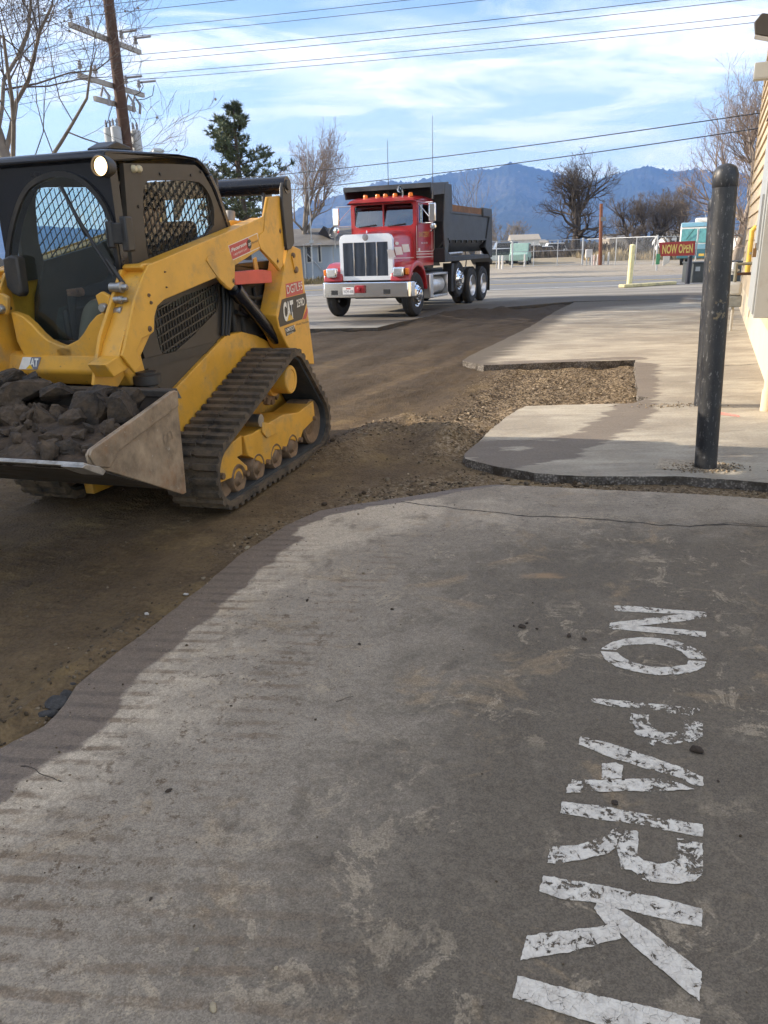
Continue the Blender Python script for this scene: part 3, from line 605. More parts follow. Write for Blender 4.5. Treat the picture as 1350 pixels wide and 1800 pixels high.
n = 16000; X = RNG.uniform(-3.2, 1.2, n); Y = RNG.uniform(1.8, 7.5, n); pd = np.exp(-(seg_dist(X, Y, pile_pts) / 0.15) ** 2) + 0.04 + 0.25 * np.exp(-(seg_dist(X, Y, CUT) / 0.12) ** 2); keep = (RNG.random(len(X)) < pd) & (slab_out(X, Y) > 0.01); X, Y = X[keep], Y[keep]
R = RNG.uniform(0.004, 0.011, len(X)); Z = dirt_z(X, Y) + R * 0.2
tag(stones('soil_crumbs', X, Y, Z, R, grav_mat, np.clip(RNG.beta(1.2, 6, len(X)), 0, 1)), 'brown soil crumbs ridged along the saw cut', 'soil', kind='stuff')
n = 5200; X = RNG.uniform(-2.0, 2.3, n); Y = RNG.uniform(0.9, 4.8, n); dA_ = seg_dist(X, Y, [CUT[0]] + cutA); keep = inside(X, Y, FG_POLY) & (RNG.random(n) < np.clip(1.0 - dA_ / 1.1, 0.10, 1) * 0.5); X, Y = X[keep], Y[keep]
R = RNG.uniform(0.0014, 0.0042, len(X)) * (1 + 1.2 * RNG.random(len(X)) ** 8); Z = R * 0.4
tag(stones('pavement_grit', X, Y, Z, R, grav_mat, np.clip(RNG.beta(0.9, 2.2, len(X)), 0, 1)), 'fine mud crumbs and grit scattered over the grey pavement', 'grit', kind='stuff')
n = 500; bb = gp(1240, 823); X = np.concatenate([bb.x + RNG.normal(0, 0.13, n), RNG.normal(gp(1185, 712).x, 0.18, 160)]); Y = np.concatenate([bb.y + RNG.normal(0.0, 0.06, n), RNG.normal(gp(1195, 713).y, 0.06, 160)]); keep = inside(X, Y, APRON); X, Y = X[keep], Y[keep]; R = RNG.uniform(0.003, 0.010, len(X)); Z = 0.004 + R * 0.3
tag(stones('bollard_gravel', X, Y, Z, R, grav_mat, np.clip(RNG.beta(2, 2.5, len(X)), 0, 1)), 'small gravel heaped round the feet of the tall bollards', 'gravel', kind='stuff')

# ---- mountains
ridge_px = [(440, 420), (480, 392), (515, 375), (545, 354), (575, 350), (600, 343), (640, 330), (665, 320), (690, 318), (720, 322), (745, 315), (770, 308), (800, 303), (840, 298), (870, 297), (890, 288), (905, 286), (925, 291), (950, 297), (985, 305), (1010, 315), (1040, 318), (1075, 309), (1095, 303), (1115, 296), (1140, 292), (1160, 296), (1185, 301), (1205, 299), (1225, 297), (1260, 305), (1300, 302), (1350, 318)]
az = []; el = []
for x, y in ridge_px: d = ray(x, y); az.append(d.x / d.y); el.append(d.z / d.y)
az = [-1.6, -0.9, -0.5] + az + [0.75, 1.1, 1.7]; el = [0.03, 0.055, 0.05] + el + [0.085, 0.06, 0.04]
tt = np.linspace(-1.5, 1.6, 1500); dd = np.linspace(2300, 6800, 150); D2, T2 = np.meshgrid(dd, tt, indexing='ij')
D0 = 5200.0; e = np.interp(tt, az, el)[None, :]
up_ = np.clip((D2 - 2300) / (D0 - 2300), 0, 1); sh_ = np.where(D2 <= D0, up_ ** 1.35, np.clip(1 - (D2 - D0) / 1700, 0, 1) ** 1.2)
X2 = T2 * D2; sp_ = fbm(X2 / 620 + 40, D2 / 900, 5, 0.55)
spur = np.abs(fbm(X2 / 900 + 3, D2 / 1600 + 8, 4) - 0.5) * 2
Z2 = D2 * (e * sh_ * (1 - 0.42 * (1 - up_) * sp_ - 0.62 * spur * (1 - up_ ** 8))) - 4
Z2 = Z2 + np.where(D2 < D0 + 60, 1, 0.4) * (np.random.default_rng(4).random(Z2.shape) ** 2) * 15 * np.clip(up_ * 1.6 - 0.3, 0, 1) + EYE * (up_ > 0)
s = SH('forested_mountain'); nb = s.noise(0.0022, 7, 0.6); nt_ = s.noise(0.03, 4, 0.7)
c_ = s.mix(s.ramp(nb, 0.44, 0.62), (0.016, 0.026, 0.016), (0.075, 0.072, 0.05)); c_ = s.mix(0.8, c_, s.ramp(nt_, 0.3, 0.7, 0.35, 1.5), 'MULTIPLY')
sepm = N(s.t, 'ShaderNodeSeparateXYZ'); s.l(s.pos, sepm.inputs[0])
snow = s.math('MULTIPLY', s.ramp(sepm.outputs[2], 300, 560), s.ramp(s.noise(0.006, 5, 0.7, off=(5, 5, 5)), 0.62, 0.70)); c_ = s.mix(snow, c_, (0.75, 0.78, 0.82))
mtn = struct(link('mountains', grid_mesh('mountains', X2, D2, Z2), s.done(c_, 0.95), smooth=0)); mtn.data.shade_smooth()

# ---- the blue air between here and the mountains
hz = MB().box(-11000, 11000, -300, 7600, -2.0, 900).build('haze', None, smooth=0)
hm = bpy.data.materials.new('hazy_air'); hm.use_nodes = True; t = hm.node_tree; t.nodes.clear(); o_ = N(t, 'ShaderNodeOutputMaterial'); pv = N(t, 'ShaderNodeVolumePrincipled'); pv.inputs['Color'].default_value = (0.25, 0.47, 1.0, 1); pv.inputs['Density'].default_value = 0.00013; pv.inputs['Anisotropy'].default_value = 0.0
t.links.new(pv.outputs[0], o_.inputs['Volume']); hz.data.materials.append(hm); tag(hz, 'pale blue haze in the air before the mountains', 'haze', kind='stuff')
# ------------------------------------------------------------------ compact track loader
OL = OM + S_ * 0.07
def LX(px, py, x):
    d = ray(px, py); t = (OL + S_ * x - C0).dot(S_) / d.dot(S_); p = C0 + d * t - OL; return (p.dot(U_), p.z)
def LY(px, py, y):
    d = ray(px, py); t = (OL + U_ * y - C0).dot(U_) / d.dot(U_); p = C0 + d * t - OL; return (p.dot(S_), p.z)
def PX(lst, x): return [LX(a, b, x) for a, b in lst]
def PY(lst, y): return [LY(a, b, y) for a, b in lst]
cat_yellow = paint('machine_yellow', (0.70, 0.355, 0.04), 0.40, var=0.10, scale=5, dirt=(0.40, 0.27, 0.12), damt=0.42, dscale=4.5, bump=0.06, bscale=120, speck=(0.13, 0.085, 0.045))
cat_black = paint('machine_black', (0.022, 0.021, 0.021), 0.42, var=0.2, scale=6, dirt=(0.10, 0.078, 0.055), damt=0.42, dscale=2.6, bump=0.06, bscale=150)
cat_brown = paint('dusty_black_panel', (0.062, 0.050, 0.038), 0.55, var=0.15, scale=5, dirt=(0.11, 0.086, 0.06), damt=0.3, dscale=4)
gloss_black = paint('gloss_black', (0.012, 0.013, 0.018), 0.22, var=0.1, scale=4, dirt=(0.06, 0.05, 0.04), damt=0.2)
rubber = paint('muddy_rubber', (0.045, 0.037, 0.029), 0.9, var=0.35, scale=12, dirt=(0.15, 0.108, 0.068), damt=0.8, dscale=7, bump=0.5, bscale=60)
rubber_in = paint('track_rubber', (0.040, 0.042, 0.042), 0.7, var=0.2, scale=10, dirt=(0.11, 0.09, 0.065), damt=0.3, dscale=9, bump=0.2, bscale=60)
steel_pin = paint('worn_steel', (0.42, 0.40, 0.37), 0.35, 0.9, var=0.2, scale=30, dirt=(0.12, 0.09, 0.06), damt=0.3, dscale=30)
roller_m = paint('rusty_roller', (0.20, 0.125, 0.07), 0.6, 0.2, var=0.3, scale=14, dirt=(0.13, 0.09, 0.055), damt=0.5, dscale=12)
bucket_m = paint('worn_bucket_steel', (0.31, 0.235, 0.16), 0.5, 0.3, var=0.45, scale=9, speck=(0.5, 0.47, 0.42), dirt=(0.30, 0.14, 0.05), damt=0.5, dscale=4, bump=0.15, bscale=50)
bucket_dk = paint('dark_bucket_steel', (0.06, 0.052, 0.043), 0.6, 0.3, var=0.3, scale=6, dirt=(0.10, 0.07, 0.045), damt=0.5, dscale=5, bump=0.2, bscale=40)
red_paint = paint('safety_red', (0.62, 0.075, 0.05), 0.45, var=0.1)
decal_red = paint('decal_red', (0.52, 0.06, 0.055), 0.4, var=0.08); decal_white = paint('decal_white', (0.78, 0.75, 0.68), 0.5, var=0.08, scale=40); decal_black = paint('decal_black', (0.03, 0.027, 0.025), 0.45); decal_orange = paint('decal_orange', (0.75, 0.36, 0.05), 0.45); decal_tri = paint('decal_yellow', (0.85, 0.50, 0.01), 0.45)
hose_m = paint('hose_black', (0.014, 0.014, 0.014), 0.6)
screen_m = paint('engine_screen_backing', (0.085, 0.095, 0.078), 0.8, var=0.3, scale=25)
cab_glass = glass_mat('cab_glass', (0.86, 0.92, 0.92), 0.015, 0.03)
ldr = thing('track_loader', 'yellow compact track loader with black cab carrying rubble in its bucket', 'loader', OL, TH)

def hull2(pts):
    pts = sorted(set(pts)); 
    def half(ps):
        h = []
        for p in ps:
            while len(h) > 1 and (h[-1][0] - h[-2][0]) * (p[1] - h[-2][1]) - (h[-1][1] - h[-2][1]) * (p[0] - h[-2][0]) <= 0: h.pop()
            h.append(p)
        return h
    a = half(pts); b = half(pts[::-1]); return a[:-1] + b[:-1]
def track_path(off):
    pts = []
    for (cy_, cz_, r) in ((-0.61, 0.24, 0.24), (0.90, 0.25, 0.25), (0.50, 0.655, 0.235)):
        for k in range(48): t = 2 * math.pi * k / 48; pts.append((round(cy_ + (r - off) * math.cos(t), 5), round(cz_ + (r - off) * math.sin(t), 5)))
    return hull2(pts)
def resample(poly, n):
    q = poly + poly[:1]; ls = [math.dist(a, b) for a, b in zip(q[:-1], q[1:])]; T = sum(ls); out = []
    for k in range(n):
        s_ = T * k / n; i = 0
        while s_ > ls[i]: s_ -= ls[i]; i += 1
        f = s_ / ls[i]; a, b = q[i], q[i + 1]; dx, dy = (b[0] - a[0]) / ls[i], (b[1] - a[1]) / ls[i]; out.append((a[0] + (b[0] - a[0]) * f, a[1] + (b[1] - a[1]) * f, dx, dy))
    return out, T
lug_mb = MB()
for x0, x1 in ((0.0, 0.165), (0.195, 0.36)): lug_mb.prism([(-0.026, -0.004), (-0.018, 0.022), (0.018, 0.022), (0.026, -0.004)], 'x', x0, x1)
lug_mb.prism([(-0.013, -0.002), (0.013, -0.002), (0.009, 0.016), (-0.009, 0.016)], 'x', 0.165, 0.195)
lug_me = None
def make_track(x0, label=None):
    outer = track_path(0.022); inner = track_path(0.055); a, T = resample(outer, 180); b, _ = resample(inner, 180)
    mb = MB()
    mb.ring([(p[0], p[1]) for p in a], [(p[0], p[1]) for p in b], 'x', x0, x0 + 0.36, 120)
    tr = mb.build('track', rubber, ldr)
    mb = MB()      # bare inner band and rim, less muddy
    c3, _ = resample(track_path(0.075), 180); mb.ring([(p[0], p[1]) for p in resample(track_path(0.05), 180)[0]], [(p[0], p[1]) for p in c3], 'x', x0 + 0.03, x0 + 0.33, 120); mb.build('inner_band', rubber_in, tr)
    global lug_me
    n = int(T / 0.084); pts, _ = resample(outer, n)
    for k, (y, z, dy, dz) in enumerate(pts):
        if lug_me is None:
            o = lug_mb.build('tread_lug', rubber, tr, bevel=0.003); lug_me = o.data
        else: o = bpy.data.objects.new('tread_lug', lug_me); col.objects.link(o); o.parent = tr
        yv = Vector((0, dy, dz)); zv = Vector((0, dz, -dy))
        mx_ = Matrix((Vector((1, 0, 0)), yv, zv)).transposed().to_4x4()
        if mx_.determinant() < 0: mx_ = Matrix((Vector((1, 0, 0)), -yv, zv)).transposed().to_4x4()
        o.matrix_local = Matrix.Translation((x0, y, z)) @ mx_
    return tr
make_track(0.41); make_track(-0.77)
# undercarriage (each side)
fpl = PX([(383, 815), (410, 778), (426, 765), (428, 799), (419, 804), (436, 819), (437, 832), (428, 843), (407, 841), (387, 850)], 0.72)
mpl = PX([(429, 767), (445, 762), (467, 747), (498, 729), (525, 725), (551, 705), (554, 736), (533, 757), (527, 777), (510, 772), (501, 792), (484, 790), (477, 808), (466, 817), (436, 801)], 0.72)
for sg in (1, -1):
    uf = MB().prism(mpl, 'x', sg * 0.50, sg * 0.72).build('track_frame', cat_yellow, ldr, bevel=0.006)
    MB().prism(fpl, 'x', sg * 0.60, sg * 0.715).build('idler_guard', cat_yellow, uf, bevel=0.006)
    q = PX([(462, 742), (480, 745), (490, 760), (470, 770), (462, 760)], 0.735); MB().prism(q, 'x', sg * 0.722, sg * 0.735).build('access_cover', cat_yellow, uf, bevel=0.004)
    for (y, z, r, nm) in ((-0.62, 0.235, 0.175, 'front_idler'), (0.90, 0.245, 0.185, 'rear_idler')):
        MB().lathe([(0.0, -0.12), (r * 0.5, -0.12), (r * 0.55, -0.09), (r * 0.9, -0.10), (r, -0.09), (r, 0.09), (r * 0.9, 0.10), (r * 0.55, 0.07), (0.05, 0.08), (0.0, 0.08)], (sg * 0.60, y, z), 'x', 28).build(nm, roller_m, ldr)
    for y in (-0.46, -0.17, 0.13, 0.43):
        MB().lathe([(0, -0.12), (0.09, -0.12), (0.1, -0.11), (0.1, 0.11), (0.09, 0.125), (0.055, 0.11), (0.03, 0.13), (0, 0.13)], (sg * 0.60, y, 0.155), 'x', 22).build('roller', roller_m, ldr)
    c = LX(513, 667, 0.74)
    sp_ = MB()
    for k in range(13):
        t = 2 * math.pi * k / 13; sp_.beam((sg * 0.55, c[0], c[1]), (sg * 0.55, c[0] + 0.195 * math.cos(t), c[1] + 0.195 * math.sin(t)), 0.05, 0.035, (1, 0, 0))
    sp_.cyl((sg * 0.53, c[0], c[1]), (sg * 0.57, c[0], c[1]), 0.155, n=28); sp_.build('drive_sprocket', roller_m, ldr)
    MB().lathe([(0.135, -0.12), (0.125, 0.0), (0.105, 0.0), (0.105, 0.13), (0.098, 0.138), (0.075, 0.138), (0.07, 0.132), (0, 0.132)], (sg * 0.60, c[0], c[1]), 'x', 32).build('drive_motor', cat_yellow, ldr) if sg > 0 else None
    for (px, py, r) in ((389, 837, 0.022), (432, 832, 0.02), (470, 812, 0.02), (499, 789, 0.02), (527, 773, 0.02), (552, 735, 0.018)):
        y, z = LX(px, py, 0.725); MB().cyl((sg * 0.70, y, z), (sg * 0.745, y, z), r, n=10).build('roller_bolt', roller_m, uf)
    y, z = LX(452, 739, 0.70); MB().cyl((sg * 0.62, y, z), (sg * 0.73, y, z), 0.045, n=20).build('tensioner_boss', steel_pin, uf)

# chassis
chs = PX([(296, 700), (308, 684), (389, 598), (398, 590), (425, 583), (452, 590), (480, 604), (540, 630), (545, 660), (545, 700), (480, 800), (330, 880)], 0.40)
for sg in (1, -1): MB().prism(chs, 'x', sg * 0.33, sg * 0.40).build('chassis_side', cat_yellow, ldr, bevel=0.006)
MB().box(-0.33, 0.33, -0.95, 1.15, 0.30, 0.95).build('belly', cat_black, ldr, bevel=0.02)
MB().box(-0.36, 0.36, 0.36, 1.28, 0.95, 1.42).build('engine_bay', cat_black, ldr, bevel=0.02)
MB().prism([(0.36, 1.42), (0.36, 1.50), (1.1, 1.52), (1.30, 1.40), (1.30, 1.42)], 'x', -0.38, 0.38).build('engine_hood', cat_black, ldr, bevel=0.02)
MB().box(-0.50, 0.50, 1.22, 1.34, 0.35, 1.38).build('rear_door', cat_yellow, ldr, bevel=0.02)
# dark side cover with louvred screen
cov = PX([(258, 452), (405, 400), (396, 500), (391, 590), (335, 652), (310, 684), (286, 690), (262, 652), (245, 600), (245, 520)], 0.372)
scr = PX([(276, 540), (330, 517), (383, 497), (386, 520), (380, 548), (340, 590), (292, 632), (282, 615), (275, 590), (272, 565)], 0.372)
for sg in (1, -1):
    sc_ = MB().ring(cov, scr, 'x', sg * 0.345, sg * 0.372).build('side_cover', cat_brown, ldr)
    MB().prism(scr, 'x', sg * 0.343, sg * 0.353).build('screen', screen_m, sc_)
    g_ = MB(); (y0, z0), (y1, z1) = LX(270, 560, 0.372), LX(388, 500, 0.372); dv = Vector((0, y1 - y0, z1 - z0)); slope = (z1 - z0) / (y1 - y0)
    ys_ = [p[0] for p in scr]; zs_ = [p[1] for p in scr]
    def clip_line(a, b):
        out = [t / 60 for t in range(61) if inside(np.array([a[0] + (b[0] - a[0]) * t / 60]), np.array([a[1] + (b[1] - a[1]) * t / 60]), scr)[0]]
        return (out[0], out[-1]) if len(out) > 1 else None
    def bar(a, b, w, x):
        c = clip_line(a, b)
        if c: g_.beam((x, a[0] + (b[0] - a[0]) * c[0], a[1] + (b[1] - a[1]) * c[0]), (x, a[0] + (b[0] - a[0]) * c[1], a[1] + (b[1] - a[1]) * c[1]), w, w, (1, 0, 0))
    z = min(zs_) - 0.8
    while z < max(zs_) + 0.4:
        bar((min(ys_), z), (max(ys_), z + slope * (max(ys_) - min(ys_)) * 1.2), 0.010, sg * 0.364); z += 0.052
    y = min(ys_)
    while y < max(ys_): bar((y, max(zs_) + 0.05), (y + 0.05, min(zs_) - 0.05), 0.007, sg * 0.366); y += 0.036
    g_.build('screen_bars', cat_black, sc_, smooth=0)

# cab
roof_prof = PX([(181, 262), (250, 266), (315, 271), (345, 277), (358, 287), (370, 305), (384, 335), (396, 372), (408, 408)], 0.39)
yA, zA = roof_prof[0]
rp = [(-1.03, zA - 0.045), (-1.01, zA - 0.005), (-0.97, zA + 0.004)] + [(y, z) for y, z in roof_prof[1:6]] + [(y - 0.035, z - 0.02) for y, z in roof_prof[5:1:-1]] + [(-0.95, zA - 0.06)]
roof = MB().prism(rp, 'x', -0.40, 0.40).build('roof', gloss_black, ldr, bevel=0.015, seg=3)
pil = [(y, z) for y, z in roof_prof[5:]] + [(y - 0.05, z - 0.018) for y, z in roof_prof[:4:-1]]
for sg in (1, -1): MB().prism(pil, 'x', sg * 0.31, sg * 0.40).build('rear_pillar', gloss_black, ldr, bevel=0.01)
front_out = [(-0.39, 1.0), (0.39, 1.0), (0.39, zA - 0.03), (-0.39, zA - 0.03)]
door_in = PY([(20, 600), (16, 540), (14, 470), (22, 400), (44, 335), (75, 312), (110, 304), (146, 315), (180, 350), (199, 392), (207, 440), (214, 500), (216, 560), (200, 606)], -0.97)
def chaikin(P, k=2):
    for _ in range(k): P = [q for i in range(len(P)) for q in ((P[i][0] * 0.75 + P[(i + 1) % len(P)][0] * 0.25, P[i][1] * 0.75 + P[(i + 1) % len(P)][1] * 0.25), (P[i][0] * 0.25 + P[(i + 1) % len(P)][0] * 0.75, P[i][1] * 0.25 + P[(i + 1) % len(P)][1] * 0.75))]
    return P
door_in = chaikin(door_in)
front = MB().ring(front_out, door_in, 'y', -0.97, -0.90, 96).build('cab_front', gloss_black, ldr)
def scale_poly(p, f): 
    c = (sum(q[0] for q in p) / len(p), sum(q[1] for q in p) / len(p)); return [(c[0] + (q[0] - c[0]) * f, c[1] + (q[1] - c[1]) * f) for q in p]
door = MB().ring(scale_poly(door_in, 1.035), scale_poly(door_in, 0.965), 'y', -0.99, -0.965, 96).build('door', cat_black, ldr)
MB().prism(scale_poly(door_in, 0.985), 'y', -0.982, -0.976).build('windshield', cab_glass, door, smooth=0)
wp = [LY(200, 484, -1.03), LY(165, 430, -1.03), LY(135, 380, -1.03), LY(106, 328, -1.03)]
wipr = MB().tube([(p[0], -1.03, p[1]) for p in wp], 0.009, 8).build('wiper', cat_black, door)
wb = [LY(212, 500, -1.02), LY(150, 415, -1.02), LY(108, 332, -1.02)]; MB().beam((*[wb[1][0] + 0.0], -1.012, wb[1][1]), (wb[2][0], -1.012, wb[2][1]), 0.010, 0.020, (0, 1, 0)).build('wiper_blade', hose_m, wipr)
MB().tube([(LY(218, 500, -1.03)[0], -1.03, LY(218, 500, -1.03)[1]), (LY(188, 455, -1.03)[0], -1.035, LY(188, 455, -1.03)[1])], 0.012, 8).build('wiper_link', cat_black, wipr)
hx, hz_ = LY(212, 412, -1.0)
hg = MB().box(hx - 0.07, hx + 0.05, -1.03, -0.97, hz_ - 0.05, hz_ + 0.06).cyl((hx - 0.05, -1.02, hz_ - 0.07), (hx - 0.05, -1.02, hz_ + 0.07), 0.022, n=12).box(hx + 0.02, hx + 0.06, -1.03, -0.96, hz_ - 0.09, hz_ + 0.09).build('door_hinge', cat_black, door, bevel=0.008)
hb = PY([(12, 455), (25, 449), (38, 452), (47, 515), (42, 522), (30, 516), (20, 505)], -1.02); MB().prism(hb, 'y', -1.06, -0.99).build('door_latch', cat_black, door, bevel=0.012)
gr = [LY(-6, 480, -1.04), LY(2, 525, -1.05), LY(12, 541, -1.05), LY(28, 541, -1.0)]; MB().tube([(p[0], -1.04, p[1]) for p in gr], 0.010, 8).build('grab_rail', cat_black, ldr)
lx_, lz_ = LY(178, 292, -1.03)
wl = MB().lathe([(0.0, 0.06), (0.045, 0.06), (0.055, 0.03), (0.058, -0.02), (0.05, -0.03), (0.047, -0.02)], (lx_, -1.02, lz_), 'y', 28).build('work_light', cat_black, ldr)
MB().lathe([(0.0, -0.016), (0.03, -0.014), (0.047, -0.006), (0.047, 0.0)], (lx_, -1.02, lz_), 'y', 28).build('lit_lens', paint('lit_lamp', (1, 0.85, 0.6), 0.3, emit=(1.0, 0.66, 0.30), estr=2.6), wl)
side_out = PX([(217, 287), (300, 288), (343, 290), (356, 302), (372, 330), (386, 365), (402, 404), (404, 425), (330, 470), (236, 490), (233, 464), (224, 380)], 0.39)
side_in = PX([(254, 322), (262, 317), (300, 317), (347, 318), (360, 328), (371, 347), (377, 370), (376, 405), (330, 430), (264, 462), (258, 440), (253, 396), (251, 340)], 0.39)
side_in = chaikin(side_in, 1)
for sg in (1, -1):
    sd_ = MB().ring(side_out, side_in, 'x', sg * 0.36, sg * 0.39).build('cab_side', cat_brown, ldr)
    gd = MB(); ys_ = [p[0] for p in side_in]; zs_ = [p[1] for p in side_in]
    def clip2(a, b):
        out = [t / 80 for t in range(81) if inside(np.array([a[0] + (b[0] - a[0]) * t / 80]), np.array([a[1] + (b[1] - a[1]) * t / 80]), side_in)[0]]
        return (out[0], out[-1]) if len(out) > 1 else None
    def bar2(a, b, w, x):
        c = clip2(a, b)
        if c: gd.beam((x, a[0] + (b[0] - a[0]) * c[0], a[1] + (b[1] - a[1]) * c[0]), (x, a[0] + (b[0] - a[0]) * c[1], a[1] + (b[1] - a[1]) * c[1]), w, w, (1, 0, 0))
    z = min(zs_) - 0.9
    while z < max(zs_) + 0.3: bar2((min(ys_), z), (max(ys_), z + 0.72 * (max(ys_) - min(ys_))), 0.006 if sg > 0 else 0.005, sg * 0.372); z += 0.066
    y = min(ys_) - 0.1
    while y < max(ys_): bar2((y + 0.10, min(zs_) - 0.05), (y, max(zs_) + 0.05), 0.005 if sg > 0 else 0.004, sg * 0.378); y += 0.046
    gd.build('window_guard', cat_black, sd_, smooth=0)
    MB().prism(scale_poly(side_in, 0.995), 'x', sg * 0.362, sg * 0.366).build('side_window', cab_glass, sd_, smooth=0)
    if sg > 0:
        for px in (234, 243):
            y, z = LX(px, 297, 0.39); MB().lathe([(0, 0.022), (0.014, 0.02), (0.02, 0.012), (0.022, 0.0)], (0.39, y, z), 'x', 16).build('marker_lamp', paint('pale_lens', (0.55, 0.47, 0.3), 0.3), sd_)
        for px, py in ((281, 306), (335, 308), (352, 302), (243, 363), (360, 415)):
            y, z = LX(px, py, 0.39); MB().cyl((0.388, y, z), (0.398, y, z), 0.009, n=8).build('panel_bolt', cat_black, sd_)
ry, rz_ = roof_prof[-1]
MB().ring([(-0.38, 1.35), (0.38, 1.35), (0.38, 2.06), (-0.38, 2.06)], [(-0.30, 1.52), (0.30, 1.52), (0.28, 1.97), (-0.28, 1.97)], 'y', 0.24, 0.26).build('cab_rear', cat_black, ldr)
MB().box(-0.31, 0.31, 0.248, 0.252, 1.51, 1.98).build('rear_window', cab_glass, ldr, smooth=0)
MB().box(-0.38, 0.38, -0.94, 0.3, 0.93, 0.99).build('cab_floor', cat_black, ldr)
st = MB().box(-0.24, 0.24, -0.42, 0.10, 1.14, 1.24).build('seat', paint('seat_vinyl', (0.03, 0.032, 0.04), 0.6), ldr, bevel=0.03, seg=3)
MB().prism([(0.04, 1.2), (0.13, 1.2), (0.22, 1.78), (0.13, 1.80)], 'x', -0.22, 0.22).build('seat_back', MATS['seat_vinyl'], st, bevel=0.03, seg=3)
MB().box(-0.10, 0.10, -0.35, 0.05, 0.98, 1.15).build('seat_base', cat_black, st)
for sg in (1, -1):
    jb = MB().box(sg * 0.315, sg * 0.36, -0.62, -0.05, 1.0, 1.27).build('console', cat_black, ldr, bevel=0.02)
jx = {1: 0.285, -1: -0.285}
for sg in (1, -1): MB().tube([(jx[sg], -0.60, 1.02), (jx[sg], -0.60, 1.22), (jx[sg], -0.58, 1.34)], [0.02, 0.022, 0.032], 10).build('joystick', hose_m, ldr)
MB().prism([(0.36, 1.95), (0.40, 1.95), (0.42, 2.0), (0.36, 2.02)], 'x', -0.1, 0.1).build('rear_beacon_mount', cat_black, ldr)
ax_, az_ = LX(215, 256, 0.05); MB().prism(PX([(188, 258), (205, 248), (230, 258), (230, 264), (188, 262)], 0.12), 'x', -0.02, 0.12).build('roof_hatch', cat_black, ldr, bevel=0.01)

# front cross panel
MB().prism([(-0.94, 1.05), (-1.045, 1.055), (-1.085, 1.03), (-1.115, 0.945), (-1.05, 0.86), (-0.90, 0.86)], 'x', -0.42, 0.42).build('front_panel', cat_yellow, ldr, bevel=0.018, seg=3)
gus = PY([(100, 612), (122, 606), (140, 597), (150, 585), (160, 568), (172, 554), (192, 545), (198, 600), (190, 640), (110, 640)], -1.06)
for sg in (1, -1): MB().prism([(sg * p[0], p[1]) for p in gus], 'y', -1.078, -1.02).build('panel_gusset', cat_yellow, ldr, bevel=0.008)
brk = PY([(171, 519), (182, 512), (196, 520), (193, 548), (185, 552), (178, 540)], -1.10)
for sg in (1, -1):
    b_ = MB().prism([(sg * p[0], p[1]) for p in brk], 'y', -1.12, -1.09).build('arm_stop', cat_yellow, ldr, bevel=0.006)
    x_, z_ = LY(184, 541, -1.12); MB().lathe([(0, -0.03), (0.02, -0.03), (0.026, -0.02), (0.028, 0.02)], (sg * x_, -1.12, z_), 'y', 16).build('stop_bolt', steel_pin, b_)
MB().box(-0.40, 0.40, -1.05, -0.9, 0.55, 0.85).build('front_crossmember', cat_black, ldr, bevel=0.01)

# loader arms
xo, xi = 0.54, 0.405
plate = PX([(252, 485), (262, 465), (268, 463), (452, 386), (464, 380), (470, 346), (492, 344), (497, 365), (501, 402), (497, 467), (492, 477), (486, 470), (458, 438), (413, 467), (412, 503), (406, 510), (398, 506), (381, 488), (289, 527), (277, 538), (272, 556), (271, 583), (264, 589), (250, 595), (241, 618), (249, 642), (238, 656), (231, 647), (215, 625), (218, 615), (237, 526)], xo)
body = PX([(250, 492), (268, 466), (452, 389), (470, 382), (490, 385), (497, 400), (458, 435), (413, 464), (381, 485), (289, 524), (268, 540), (243, 530)], xo)
inner = PX([(207, 497), (214, 474), (262, 468), (262, 590), (240, 625), (208, 680), (165, 677), (169, 640), (177, 590)], xi)
web = PX([(240, 500), (222, 560), (207, 605), (200, 640), (214, 650), (235, 640), (262, 580), (268, 520)], 0.5)
blk = PX([(215, 625), (231, 648), (206, 664), (190, 641)], xo)
arm0 = None
